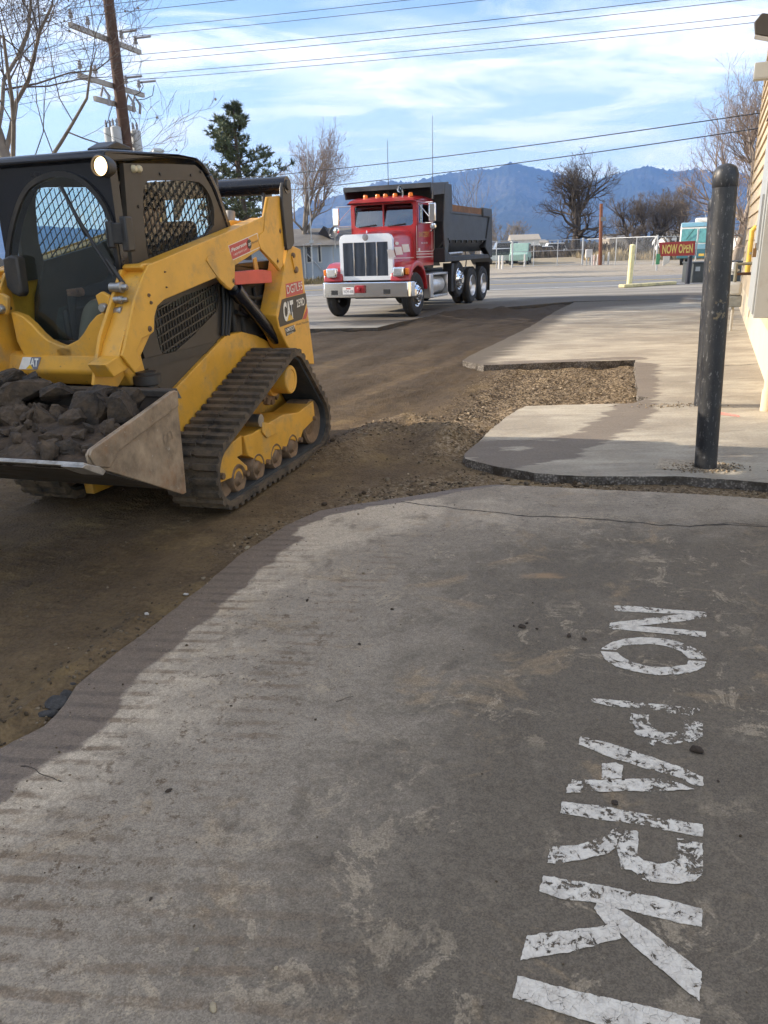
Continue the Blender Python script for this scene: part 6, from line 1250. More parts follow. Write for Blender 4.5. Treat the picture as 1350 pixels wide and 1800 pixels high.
dsx = wl(-2.02, 0.10, 0); ds = thing('downspout', 'cream downspout pipe with collar at the near end of the shop wall', 'pipe', dsx); MB().cyl((0, 0, 0.12), (0, 0, 6.8), 0.042, n=18).build('pipe', cream, ds); MB().cyl((0, 0, 0.0), (0, 0, 0.20), 0.052, n=18).build('collar', cream, ds)
fl = thing('wall_floodlight', 'dark wedge-shaped floodlight high on the shop wall', 'lamp', wl(8.3, 0.0, 5.25), WROT); MB().prism([(0.03, 0.30), (0.30, 0.36), (0.42, 0.22), (0.38, 0.02), (0.10, -0.06), (0.03, 0.02)], 'x', -0.18, 0.18).build('housing', paint('bronze_housing', (0.035, 0.03, 0.026), 0.5), fl, bevel=0.015); MB().prism([(0.42, 0.2), (0.385, 0.0), (0.12, -0.075), (0.12, -0.06), (0.36, 0.01), (0.4, 0.2)], 'x', -0.16, 0.16).build('lens', lens, fl); MB().cyl((-0.19, 0.12, 0.28), (-0.24, 0.12, 0.28), 0.05, n=12).build('photocell', cream, fl)
sb = thing('wall_sensor_box', 'small grey box fixed to the wall below the floodlight', 'box', wl(8.6, 0.0, 4.55), WROT); MB().box(-0.12, 0.12, 0.03, 0.32, 0.0, 0.30).build('case', grey_box, sb, bevel=0.01); MB().box(-0.125, -0.12, 0.06, 0.29, 0.03, 0.27).build('cover', grey_box, sb)

# ------------------------------------------------------------------ bollards, kerbs, boxes
def bollard(label, base, top, r, mat, dome=True):
    o = thing('bollard', label, 'bollard', base); d = Vector(top) - Vector(base); b_ = MB().tube([Vector((0, 0, -0.02)), d * 0.93], r, 32).build('post', mat, o)
    n = d.normalized(); q = [d * 0.93, d * 0.933, d * 0.966, d * 0.980, d * 0.990, d * 0.997, d]; rr = [r * 1.0, r * 1.04, r * 1.04, r * 0.95, r * 0.76, r * 0.45, r * 0.08]
    MB().tube(q, rr, 32).build('cap', mat, o); MB().tube([d * 0.905, d * 0.909], [r * 1.02, r * 1.02], 32).build('band', mat, o); return o
bol_m = SH('scuffed_black_paint'); _n = bol_m.noise(7, 5, 0.7, stretch=(1, 1, 0.5)); _sc = bol_m.ramp(bol_m.noise(60, 4, 0.8, stretch=(1, 1, 0.3)), 0.57, 0.66)
_c = bol_m.mix(bol_m.ramp(_n, 0.3, 0.7), (0.013, 0.014, 0.017), (0.030, 0.030, 0.031)); _c = bol_m.mix(bol_m.math('MULTIPLY', _sc, 0.45), _c, (0.30, 0.29, 0.28)); _c = bol_m.mix(bol_m.ramp(bol_m.noise(6.5, 5, 0.75, off=(3, 3, 7)), 0.62, 0.66), _c, (0.17, 0.13, 0.075)); bol_m = bol_m.done(_c, bol_m.ramp(_n, 0.3, 0.7, 0.38, 0.55), None, 0.5)
b1 = gp(1240, 822); t1 = at_y(1277, 287, b1.y); bollard('tall black steel bollard nearest the camera, scuffed and dome-capped', b1, t1, 0.076, bol_m)
b2 = gp(1234, 713); t2 = at_y(1262, 342, b2.y); bollard('second tall black bollard, half hidden behind the nearest one', b2, t2, 0.076, bol_m)
yb_ = gp(1106, 501); bollard('pale yellow bollard standing on the kerb at the street', yb_, yb_ + Vector((0.03, 0, 1.55)), 0.105, paint('pale_yellow', (0.74, 0.67, 0.36), 0.6, var=0.1, dirt=(0.5, 0.42, 0.2), damt=0.2))
db_ = gp(1208, 499); bollard('short dark blue bollard below the red banner', db_, db_ + Vector((0.02, 0, 1.08)), 0.095, paint('navy_post', (0.014, 0.016, 0.028), 0.5))
ub = thing('utility_box', 'low dark grey utility box beside the short dark bollard', 'box', gp(1221, 498) + Vector((0.0, 0.3, 0))); MB().box(0, 1.95, 0, 1.1, 0, 0.74).build('case', paint('box_green_grey', (0.055, 0.06, 0.058), 0.5, var=0.1), ub, bevel=0.02); MB().box(-0.03, 1.98, -0.03, 1.13, 0.74, 0.80).build('lid', MATS['box_green_grey'], ub, bevel=0.01); MB().box(0.1, 0.28, -0.008, 0.0, 0.45, 0.62).build('notice', paint('notice_grey', (0.4, 0.42, 0.42), 0.5), ub)
k0, k1 = gp(1092, 506), gp(1184, 500); kb = thing('parking_kerb', 'pale yellow concrete kerb strip at the foot of the yellow bollard', 'kerb', (0, 0, 0)); MB().beam(k0 + Vector((0, 0, 0.06)), k1 + Vector((0, 0, 0.06)), 0.32, 0.12).build('kerb_block', paint('kerb_yellow', (0.66, 0.57, 0.30), 0.8, var=0.2, scale=4, dirt=(0.35, 0.31, 0.24), damt=0.5, dscale=3), kb, bevel=0.03)
for i, px in enumerate((1183, 1225)): pass

# ------------------------------------------------------------------ pavement lettering
def Q6(lst): return [(880 + x / 3.214, 1040 + y / 3.214) for x, y in lst]
def Q7(lst): return [(880 + x / 2.872, 1400 + y / 2.872) for x, y in lst]
LET = [
 ('N', 0.60, [Q6([(642, 83), (700, 80), (960, 103), (1150, 117), (1130, 142), (1040, 128), (860, 122), (645, 110)]), Q6([(1150, 117), (1162, 122), (1162, 148), (1040, 168), (830, 190), (640, 216), (612, 205), (618, 180), (800, 158), (960, 138), (1040, 128)]), Q6([(690, 196), (820, 200), (1160, 230), (1158, 260), (1010, 248), (830, 232), (660, 216)])]),
 ('O', 0.56, [Q6([(570, 327), (590, 310), (620, 292), (700, 268), (800, 260), (920, 268), (1040, 295), (1130, 340), (1165, 385), (1060, 378), (1020, 340), (940, 310), (850, 298), (750, 302), (690, 308), (650, 332)]), Q6([(565, 340), (590, 385), (650, 425), (760, 455), (880, 475), (1010, 470), (1110, 450), (1150, 425), (1162, 398), (1062, 392), (1050, 415), (960, 430), (850, 428), (750, 405), (690, 375), (660, 347)])]),
 ('P', 0.80, [Q6([(510, 605), (700, 620), (900, 640), (1145, 665), (1147, 708), (1010, 700), (830, 665), (620, 650), (515, 625)]), Q6([(735, 690), (838, 700), (835, 740), (870, 780), (910, 800), (980, 800), (1030, 780), (1035, 728), (1145, 740), (1140, 820), (1090, 850), (980, 865), (900, 862), (880, 885), (800, 840), (750, 790), (728, 740)])]),
 ('A', 0.68, [Q6([(450, 820), (620, 860), (830, 930), (1030, 1000), (1080, 1025), (1143, 1050), (1143, 1100), (1090, 1095), (1000, 1050), (830, 1005), (640, 945), (440, 865)]), Q6([(572, 975), (650, 968), (690, 985), (685, 1058), (570, 1062)]), Q6([(390, 1065), (560, 1070), (735, 1062), (900, 1060), (970, 1075), (1095, 1120), (900, 1130), (680, 1130), (540, 1135), (370, 1140)])]),
 ('R', 0.66, [Q7([(310, 30), (500, 50), (690, 85), (1020, 145), (1020, 205), (940, 195), (680, 140), (500, 120), (300, 85)]), Q7([(600, 205), (695, 195), (690, 300), (720, 325), (790, 345), (860, 335), (890, 310), (890, 215), (1020, 240), (1020, 390), (980, 430), (860, 445), (730, 430), (660, 375), (610, 370), (585, 260)]), Q7([(250, 260), (390, 250), (500, 215), (580, 165), (695, 178), (690, 200), (600, 205), (585, 260), (540, 290), (400, 325), (290, 345), (235, 340)])]),
 ('K', 0.52, [Q7([(215, 403), (500, 450), (800, 515), (1015, 570), (1015, 660), (890, 640), (690, 590), (480, 540), (300, 520), (195, 480)]), Q7([(120, 750), (135, 705), (350, 680), (535, 655), (600, 690), (610, 720), (500, 745), (350, 790), (210, 810), (100, 832)]), Q7([(485, 542), (560, 560), (660, 620), (800, 720), (1015, 890), (1003, 1040), (880, 935), (790, 860), (660, 750), (600, 690), (535, 655), (470, 570)])]),
 ('I', 0.50, [Q7([(85, 910), (400, 990), (700, 1055), (1010, 1130), (1010, 1215), (700, 1195), (450, 1140), (280, 1090), (60, 1020)])])]
s = SH('flaking_white_paint'); wear = s.attr('wear', 'OBJECT')
n1 = s.noise(30, 5, 0.78, 0.5); n2 = s.voro(62, 'DISTANCE_TO_EDGE'); n3 = s.noise(6, 4, 0.6, off=(4, 9, 0)); n4 = s.noise(95, 3)
lvl = s.math('ADD', s.math('ADD', n1, s.math('MULTIPLY', s.math('SUBTRACT', n3, 0.5), 0.55)), s.math('MULTIPLY', s.math('SUBTRACT', n4, 0.5), 0.12)); thr = s.math('SUBTRACT', s.math('MULTIPLY', wear, 0.40), 0.0)
keep = s.math('GREATER_THAN', lvl, s.math('ADD', thr, 0.205)); ck = s.math('GREATER_THAN', s.math('ADD', n2, s.math('MULTIPLY', s.math('SUBTRACT', n1, 0.5), 0.10)), 0.016); keep = s.math('MULTIPLY', keep, ck)
pc = s.mix(s.ramp(n1, 0.35, 0.65), (0.60, 0.52, 0.42), (0.77, 0.69, 0.57)); pc = s.mix(s.math('MULTIPLY', s.ramp(s.noise(14, 5, 0.7, off=(7, 1, 2)), 0.5, 0.7), 0.55), pc, (0.42, 0.37, 0.31))
s.done(pc, 0.8, s.bump(s.math('ADD', n1, n2), 0.4, 0.006)); tb_ = N(s.t, 'ShaderNodeBsdfTransparent'); ms = N(s.t, 'ShaderNodeMixShader'); s.l(keep, ms.inputs[0]); s.l(tb_.outputs[0], ms.inputs[1]); s.l(s.b.outputs[0], ms.inputs[2]); s.l(ms.outputs[0], s.t.nodes['Material Output'].inputs[0]); flake = s.m
def ragged(P):
    out = []
    for i in range(len(P)):
        (x0, y0), (x1, y1) = P[i], P[(i + 1) % len(P)]; ln = math.hypot(x1 - x0, y1 - y0); k = max(1, int(ln / 0.007))
        for j in range(k):
            x = x0 + (x1 - x0) * j / k; y = y0 + (y1 - y0) * j / k; w = (mnoise.noise(Vector((x * 45, y * 45, 2))) * 0.0035 + mnoise.noise(Vector((x * 130, y * 130, 7))) * 0.0025) * (1 if j else 0.3); out.append((x - (y1 - y0) / ln * w, y + (x1 - x0) / ln * w))
    return out
words = thing('pavement_lettering', 'worn white stencilled NO PARKING lettering painted on the grey pavement', 'lettering', (0, 0, 0))
for ch, wear_, polys in LET:
    m = MB()
    for i, p in enumerate(polys): m.prism(ragged(W2(p)), 'z', 0.0016 + 0.0004 * i, 0.0028 + 0.0004 * i)
    o = m.build('painted_letter_' + ch.lower(), flake, words, smooth=0); o['wear'] = wear_; o['label'] = 'flaking white painted letter ' + ch

# ------------------------------------------------------------------ clods lying on the pavement
cl = [(917, 1103, 9, 'dark mud clod left of the painted N, biggest of its cluster'), (926, 1096, 5, 'small clod just behind the biggest one left of the painted N'), (903, 1101, 4, 'leftmost small clod of the cluster left of the painted N'), (944, 1106, 4, 'tiny clod right of the cluster left of the painted N'), (1000, 1119, 8, 'dark clod in the gap between the clod cluster and the painted O'), (1026, 1124, 7, 'dark clod touching the left end of the painted O'), (1222, 1321, 15, 'largest dark clod right of the painted P bowl'), (1080, 1413, 11, 'dark clod between the painted A and R'), (1072, 1374, 6, 'small brown clod on the foot of the painted A'), (1096, 1372, 5, 'brown crumb on the painted A crossbar'), (632, 1133, 6, 'lone brown clod in the middle of the pavement'), (375, 1773, 11, 'tan rounded pebble at the bottom edge of the pavement'), (345, 1670, 6, 'brown pebble above the tan pebble at lower left'), (484, 1703, 6, 'dark seed-shaped clod right of the tan pebble'), (296, 1391, 8, 'brown clod on the lug prints at left'), (540, 1056, 5, 'dark clod near the far dust streaks'), (690, 1072, 5, 'dark clod on the pale scuffed patch'), (265, 1581, 5, 'small dark clod left of the tar streak'), (1262, 1374, 4, 'tiny dark crumb right of the painted A tip'), (480, 962, 9, 'pale stone lying on the dirt edge below the loader track'), (325, 1038, 7, 'white stone on the dirt beside the saw cut'), (257, 1072, 7, 'white stone farther down on the dirt beside the saw cut'), (435, 957, 9, 'pale pebble closest to the loader track')]
pebble = paint('tan_pebble', (0.34, 0.27, 0.17), 0.8, var=0.2, scale=60); pale_st = paint('pale_stone', (0.5, 0.46, 0.40), 0.8, var=0.15, scale=60)
for i, (px, py, r, lab) in enumerate(cl):
    p = gp(px, py); R_ = r * (p - C0).length / F * 0.62; me = rock_mesh(500 + i, (1.35, 1, 0.7)); me.transform(Matrix.Scale(R_, 4)); m_ = pebble if 'tan' in lab or 'pebble' in lab else pale_st if 'stone' in lab else paint('mud_clod', (0.05, 0.034, 0.022), 0.95, var=0.3, scale=60, bump=0.6, bscale=200)
    o = link('stone' if 'stone' in lab or 'pebble' in lab else 'mud_clod', me, m_, None, 0, 45); zz_ = R_ * 0.42
    if i >= 19: zz_ = float(dirt_z(np.array([p.x]), np.array([p.y]))[0]) + R_ * 0.4
    o.location = (p.x, p.y, zz_); o.rotation_euler = (0, 0, random.uniform(0, 6)); tag(o, lab, 'stone' if 'stone' in lab or 'pebble' in lab else 'clod', 'loose clods and stones on the pavement')
lump = MB()
for i, (px, py, r) in enumerate(((100, 1240, 30), (118, 1222, 20), (85, 1258, 22), (125, 1205, 14))):
    p = gp(px, py, -0.02); me = rock_mesh(700 + i, (1.1, 1.3, 0.6)); me.transform(Matrix.Scale(r * 0.0015, 4)); o = link('asphalt_chunk', me, paint('fresh_asphalt', (0.05, 0.046, 0.042), 0.9, var=0.5, scale=60, bump=0.8, bscale=150), None, 0, 40); o.location = (p.x, p.y, -0.015); o.rotation_euler = (0, 0, i)
    tag(o, ('broken black asphalt lump at the saw cut, largest of the four', 'black asphalt lump just above the largest at the saw cut', 'black asphalt lump just below the largest at the saw cut', 'uppermost small black asphalt lump at the saw cut')[i], 'rubble', 'broken asphalt at the saw cut')

# ------------------------------------------------------------------ unseen building added on the left to shade the foreground
cnr = Vector((-6.4, 6.1, 0)); wh = thing('shade_building', 'added tan block building, unseen beyond the left edge, shading the foreground', 'building', cnr, math.atan2(E1.y, E1.x)); blk_m = paint('tan_block_wall', (0.45, 0.40, 0.33), 0.85, var=0.08, scale=2)
MB().box(-16, 0, 0, 8, -0.4, 5.0).build('wall', blk_m, wh); MB().box(-16.3, 0.0, -0.0, 8.3, 5.0, 5.25).build('roof', paint('grey_roof', (0.25, 0.25, 0.25), 0.8), wh); MB().box(-9, -5.5, -0.04, 0.0, -0.0, 3.6).build('roller_door', paint('white_door', (0.6, 0.6, 0.58), 0.6), wh); MB().box(-3.6, -2.6, -0.03, 0.0, -0.0, 2.1).build('door', paint('grey_door', (0.25, 0.26, 0.27), 0.6), wh)
# ------------------------------------------------------------------ trees
bark_d = paint('dark_bark', (0.062, 0.050, 0.042), 0.95, var=0.3, scale=3); bark_g = paint('grey_bark', (0.20, 0.17, 0.14), 0.95, var=0.3, scale=2.5); bark_w = paint('pale_bark', (0.30, 0.245, 0.20), 0.95, var=0.3, scale=2.5); twig_r = paint('reddish_twig', (0.22, 0.165, 0.13), 0.95, var=0.3, scale=1.5); twig_g = paint('grey_twig', (0.12, 0.098, 0.083), 0.95, var=0.3, scale=1.5)
def bare_tree(label, base, H_, r0, seed, levels=4, kids=(6, 5, 5, 4), spread=0.9, bark=bark_d, twig=None, lean=(0, 0), forks=1, trunk_frac=0.3, droop=0.0, wob=0.22, balls=0, group=None, minr=0.006, ratio=0.62, rk=(0.5, 0.72)):
    r = random.Random(seed); t = thing('bare_tree', label, 'tree', base, 0, group); tr = MB(); br = MB(); tips = []
    def branch(p, d, ln, rad, lev):
        n = 6 if lev < 2 else 4; pts = [p.copy()]; rs = [rad]; q = p.copy(); dd = d.normalized()
        for i in range(n):
            dd = (dd + Vector((r.gauss(0, wob), r.gauss(0, wob), r.gauss(0, wob * 0.8) + (0.10 if lev else 0.12) - droop * lev)) * (0.55 if lev == 0 else 1.0)).normalized(); q = q + dd * (ln / n); pts.append(q.copy()); rs.append(max(minr, rad * (1 - (0.55 if lev < levels else 0.75) * (i + 1) / n)))
        (tr if lev <= 1 else br).tube(pts, rs, 9 if lev == 0 else 6 if lev == 1 else 4 if lev == 2 else 3, caps=False)
        if lev >= levels: tips.append(q); return
        k = kids[min(lev, len(kids) - 1)]
        for j in range(k):
            f = r.uniform(trunk_frac if lev == 0 else 0.22, 1.0) if j < k - 1 else 1.0; i = min(n - 1, int(f * n)); a = pts[i].lerp(pts[i + 1], f * n - i); loc = (pts[i + 1] - pts[i]).normalized()
            ax = loc.cross(Vector((r.gauss(0, 1), r.gauss(0, 1), r.gauss(0, 1)))).normalized(); ang = r.uniform(0.45, 1.0) * spread if f < 1 else r.uniform(0.1, 0.4)
            nd = (Matrix.Rotation(ang, 3, ax) @ loc); branch(a, nd, ln * r.uniform(ratio - 0.13, ratio + 0.13) * (1.15 - 0.35 * f), rs[i] * r.uniform(*rk), lev + 1)
    for k in range(forks):
        d = Vector((lean[0] + (0 if forks == 1 else r.gauss(0, 0.18)), lean[1] + (0 if forks == 1 else r.gauss(0, 0.18)), 1)); branch(Vector((r.uniform(-.1, .1) * (forks > 1), 0, -0.1)), d, H_ * 0.62, r0 * (1 if forks == 1 else 0.75), 0)
    tr.build('trunk', bark, t, fix=False, smooth=80); br.build('crown', twig or bark, t, fix=False, smooth=80)
    if balls:
        bb = MB()
        for q in r.sample(tips, min(balls, len(tips))): bb.lathe([(0, 0.028), (0.02, 0.02), (0.028, 0), (0.02, -0.02), (0, -0.028)], (q.x, q.y, q.z - 0.05), 'z', 6)
        bb.build('seed_balls', bark, t)['kind'] = 'stuff'
    return t
def base_at(px, Y, z=0.0): d = ray(px, 445); p = C0 + d * (Y / d.y); p.z = z; return p
def ztop(px, py, Y): return at_y(px, py, Y).z
p = base_at(42, 20); bare_tree('large bare sycamore with hanging seed balls at the upper left', p, 11.5, 0.21, 31, 5, (9, 7, 6, 4, 3), 1.0, bark_g, twig_g, (-0.10, 0.0), trunk_frac=0.30, wob=0.25, balls=160, minr=0.0045, rk=(0.31, 0.50))
p = base_at(1012, 90); bare_tree('dark spreading bare oak standing behind the gate', p, ztop(1012, 290, 90) * 0.95, 0.62, 12, 5, (9, 6, 5, 4, 3), 1.1, bark_d, None, trunk_frac=0.22, wob=0.26, minr=0.012, ratio=0.66)
p = base_at(1290, 46); bare_tree('tall bare tree with reddish twigs beside the shop wall', p, ztop(1290, 150, 46) * 0.98, 0.30, 5, 5, (8, 6, 5, 4, 3), 0.75, bark_w, twig_r, forks=2, trunk_frac=0.25, minr=0.006)
p = base_at(530, 52); bare_tree('pale leafless tree behind the loader tower', p, ztop(530, 242, 52), 0.22, 8, 5, (7, 6, 5, 4, 3), 0.8, bark_g, twig_r, (0.05, 0), trunk_frac=0.2, minr=0.007)
GT = 'grey leafless trees behind the right fence'
for px, Y, py, sd_, lb, br_, fk in ((1108, 98, 352, 41, 'grey leafless tree, leftmost of the clump behind the fence', bark_d, 1), (1140, 96, 338, 42, 'broad grey leafless tree in the middle of the clump behind the fence', bark_d, 2), (1178, 104, 340, 43, 'pale twiggy tree at the right of the clump behind the fence', bark_g, 2), (1205, 100, 358, 44, 'small dark leafless tree left of the motorhome roof', bark_d, 1)):
    p = base_at(px, Y); bare_tree(lb, p, ztop(px, py, Y), 0.32, sd_, 5, (8, 6, 5, 4, 3) if px < 1200 else (6, 5, 4, 3, 2), 0.95, br_, twig_g, forks=fk, trunk_frac=0.15, minr=0.009, group=GT)
for px, Y, py, sd_, lb in ((880, 150, 372, 51, 'pale distant leafless tree right of the dump bed'), (898, 165, 385, 52, 'distant thin leafless tree above the white shed'), (818, 70, 312, 53, 'thin dark sapling showing above the dump bed, left one'), (833, 70, 318, 54, 'pale thin sapling showing above the dump bed, right one'), (1118, 150, 395, 55, 'distant leafless tree behind the brown pole')):
    p = base_at(px, Y); sap = px in (818, 833); bare_tree(lb, p, ztop(px, py, Y), 0.06 if sap else 0.25, sd_, 3 if sap else 4, (7, 4, 3) if sap else (7, 6, 5, 4), 0.5 if sap else 0.9, bark_d if px == 818 else bark_g, None, trunk_frac=0.55 if sap else 0.2, minr=0.010 if sap else 0.018)
# pine
def pine(base, H_, seed):
    r = random.Random(seed); t = thing('pine_tree', 'dark green ponderosa pine rising behind the loader cab', 'tree', base); tr = MB(); nd = []; nf = []
    tr.tube([(0, 0, -0.2), (0.1, 0, H_ * 0.35), (-0.05, 0.05, H_ * 0.7), (0, 0, H_)], [0.30, 0.24, 0.13, 0.03], 10)
    def tuft(c, d, L_):
        for k in range(9):
            v = (d + Vector((r.gauss(0, 0.75), r.gauss(0, 0.75), r.gauss(0, 0.6) + 0.15))).normalized(); s_ = v.cross(Vector((r.gauss(0, 1), r.gauss(0, 1), r.gauss(0, 1)))).normalized() * 0.028; o = len(nd); e = c + v * L_ * r.uniform(0.7, 1.1)
            nd.extend([tuple(c - s_), tuple(c + s_), tuple(e + s_ * 0.3), tuple(e - s_ * 0.3)]); nf.append((o, o + 1, o + 2, o + 3))
    z = H_ * 0.22
    while z < H_ * 0.985:
        f = z / H_; rad = (1.0 - f) ** 0.72 * H_ * 0.56 * (0.55 + 0.5 * r.random()); n = 4 if f < 0.8 else 3
        for k in range(n):
            if r.random() < 0.16: continue
            a = r.uniform(0, 6.28); d = Vector((math.cos(a), math.sin(a), r.uniform(0.05, 0.45))); L_ = rad * r.uniform(0.55, 1.1); pts = []; q = Vector((0, 0, z))
            for i in range(6): pts.append(q.copy()); d = (d + Vector((r.gauss(0, .12), r.gauss(0, .12), 0.07))).normalized(); q = q + d * (L_ / 5)
            tr.tube(pts, [0.05 * (1 - f * 0.6) * (1 - i / 7) + 0.008 for i in range(6)], 5, caps=False)
            for i in range(2, 6):
                for m in range(4):
                    sd2 = (d + Vector((r.gauss(0, .9), r.gauss(0, .9), r.gauss(0, .35)))).normalized(); c = pts[i] + sd2 * r.uniform(0.05, 0.24 + 0.10 * L_); tr.tube([pts[i], c], [0.012, 0.007], 3, caps=False); tuft(c, sd2, 0.30); tuft(c.lerp(pts[i], 0.35), sd2, 0.26)
        z += H_ * r.uniform(0.022, 0.042)
    tr.build('trunk', paint('pine_bark', (0.075, 0.055, 0.042), 0.95, var=0.3), t, fix=False, smooth=80)
    m = MB(); m.v = nd; m.f = nf; m.build('crown', paint('pine_needles', (0.085, 0.105, 0.052), 0.7, var=0.45, scale=0.9, dirt=(0.19, 0.19, 0.09), damt=0.4, dscale=1.5), t, fix=False, smooth=0)
p = base_at(432, 46); pine(p, ztop(420, 184, 46), 3)

# ------------------------------------------------------------------ utility pole, wires, lamp, mast
pole_m = paint('creosoted_wood', (0.085, 0.048, 0.034), 0.9, var=0.3, scale=3, bump=0.3, bscale=12); arm_m = paint('weathered_crossarm', (0.36, 0.34, 0.31), 0.85, var=0.2, scale=4); ins_m = paint('grey_porcelain', (0.26, 0.26, 0.28), 0.3); can_m = paint('transformer_grey', (0.42, 0.44, 0.45), 0.5, var=0.08)
PB = at_y(222, 258, 26.0); PB = Vector((PB.x, PB.y, 0)); AD = Vector((0.295, 0.955, 0)); WDi = Vector((0.955, -0.295, 0))
up = thing('utility_pole', 'dark brown utility pole with pale crossarms and transformers', 'pole', PB)
PT = at_y(188, -20, 26.0) - PB; PT.y = 0; MB().tube([(0, 0, -0.3), PT * 0.5, PT * 1.35], [0.21, 0.18, 0.13], 14).build('post', pole_m, up)
zA1, zA2, zA3 = (ztop(200, 68, 26), ztop(212, 150, 26), ztop(217, 182, 26)); attach = []
for zc, hl, wires in ((zA1, 1.7, (-1.6, -0.85, 0.75, 1.5)), (zA2, 1.6, (-1.5, -0.8, 0.7, 1.4)), (zA3, 1.0, ())):
    xo_ = PT.x * zc / PT.z; c = Vector((xo_, 0, zc)) - WDi * 0.2; arm = MB().beam(c - AD * hl, c + AD * hl, 0.10, 0.13).build('crossarm', arm_m, up)
    for w in wires:
        b_ = c + AD * w + Vector((0, 0, 0.065)); MB().lathe([(0.02, 0), (0.02, 0.12), (0.07, 0.13), (0.075, 0.18), (0.045, 0.2), (0.065, 0.24), (0.04, 0.27), (0.05, 0.31), (0.02, 0.34), (0, 0.34)], b_, 'z', 10).build('insulator', ins_m, arm); attach.append(PB + b_ + Vector((0, 0, 0.34)))
    if wires:
        for w in (0.75, 1.5): a = c + AD * w + Vector((0, 0, 0.35)); MB().tube([a, a + WDi * 0.55], 0.035, 8).build('strain_insulator', ins_m, arm)
    else:
        for w in (-0.7, 0.55, 0.9): a = c + AD * w; MB().tube([a + Vector((0, 0, 0.1)), a + Vector((0.1, 0, 0.35)), a + Vector((0.25, 0, 0.1)), a + Vector((0.2, 0, -0.15))], 0.045, 8).build('fuse_cutout', ins_m, arm)
for px, py, dy in ((205, 241, -0.35), (193, 243, 0.1), (240, 247, 0.3)):
    q = at_y(px, py, 26.0 + dy) - PB; cn = MB().lathe([(0, 0.30), (0.10, 0.30), (0.15, 0.26), (0.155, -0.30), (0.13, -0.33), (0, -0.33)], q, 'z', 18).build('transformer', can_m, up)
    for dx in (-0.06, 0.06): MB().lathe([(0.02, 0.26), (0.03, 0.3), (0.045, 0.34), (0.03, 0.38), (0.045, 0.42), (0.02, 0.5), (0, 0.52)], q + Vector((dx, 0, 0)), 'z', 8).build('bushing', ins_m, cn)
    xo_ = PT.x * q.z / PT.z; MB().beam(Vector((xo_, 0, q.z + 0.15)), q + Vector((0, 0, 0.15)), 0.06, 0.08).beam(Vector((xo_, 0, q.z - 0.15)), q + Vector((0, 0, -0.15)), 0.06, 0.08).build('bracket', paint('galv', (0.2, 0.2, 0.2), 0.5, 0.4), cn)
for pts in (((248, 143), (252, 152), (246, 163), (236, 168)), ((271, 150), (268, 168), (255, 174), (238, 176)), ((200, 120), (199, 140), (203, 170), (193, 200), (186, 225), (186, 250)), ((228, 195), (232, 205), (238, 212), (240, 218))):
    MB().tube([at_y(a, b, 26.0) - PB for a, b in pts], 0.012, 5, caps=False).build('jumper_wire', hose_m, up)
wire_m = paint('wire', (0.02, 0.02, 0.022), 0.5)
def wire(label, a, b, sag, r, name='power_line', grp='power lines overhead'):
    pts = [a.lerp(b, i / 40) - Vector((0, 0, 4 * sag * (i / 40) * (1 - i / 40))) for i in range(41)]; o = thing(name, label, 'wire', a, 0, grp); MB().tube([p - a for p in pts], r, 5, caps=False).build('cable', wire_m, o); return o
rank = ('uppermost', 'second', 'third', 'fourth', 'fifth', 'sixth', 'seventh', 'lowest')
order = sorted(range(8), key=lambda i: -(attach[i].z / attach[i].y))
for k, i in enumerate(order): a = attach[i]; wire('%s of the eight thin power lines running right from the pole' % rank[k], a, a + WDi * 52 + Vector((0, 0, 0.9)), 0.55, 0.0075)
for i in range(8): a = attach[i]; wire('%s of the eight thin power lines leading left from the pole' % rank[order.index(i)], a, a - WDi * 40 + Vector((0, 0, -0.6)), 0.7, 0.0075, grp='power lines left of the pole')
for (x0, y0, Y0), (x1, y1, Y1), lb in (((585, 298, 38), (1345, 200, 26), 'upper of the two thick cables crossing before the mountains'), ((600, 325, 38), (1335, 228, 26), 'lower of the two thick cables crossing before the mountains')):
    a, b = at_y(x0, y0, Y0), at_y(x1, y1, Y1); d = b - a; wire(lb, a - d * 0.45 + Vector((0, 0, 0.2)), b + d * 0.35 + Vector((0, 0, 0.2)), 0.25, 0.017, 'cable', 'thick cables')
sl_ = thing('street_lamp', 'grey street lamp head showing above the loader roof', 'lamp', base_at(250, 44)); q = at_y(268, 266, 44) - sl_.location; zb_ = q.z - 0.4
MB().tube([(0, 0, 0), (0, 0, zb_ - 0.3), (0.15, 0, zb_ + 0.1), (q.x, 0, q.z)], [0.09, 0.06, 0.045, 0.04], 10).build('pole', can_m, sl_); MB().lathe([(0, -0.05), (0.05, -0.04), (0.16, 0.1), (0.14, 0.45), (0.04, 0.62), (0, 0.62)], q, 'x', 10).build('lamp_head', can_m, sl_)
mst = thing('antenna_mast', 'thin antenna mast standing left of the grey house roof', 'mast', base_at(548, 46)); q = at_y(538, 237, 46) - mst.location; MB().tube([(0, 0, 0), (q.x * 0.45, 0, q.z * 0.5), q], [0.035, 0.03, 0.015], 8).build('tube', can_m, mst); MB().box(q.x * 0.28 - 0.12, q.x * 0.28 + 0.12, -0.1, 0.1, q.z * 0.28, q.z * 0.28 + 0.15).build('bracket', can_m, mst)
bp = thing('brown_pole', 'rust-brown wooden pole standing in front of the oak', 'pole', gp(1055, 466)); q = at_y(1057, 358, bp.location.y) - bp.location; MB().tube([(0, 0, -0.2), q], [0.15, 0.13], 12).build('post', paint('rust_brown_wood', (0.19, 0.075, 0.04), 0.9, var=0.2), bp); MB().box(-0.2, 0.2, -0.2, -0.14, q.z * 0.72, q.z * 0.72 + 0.3).build('plate', galv if False else MATS['galv'], bp)

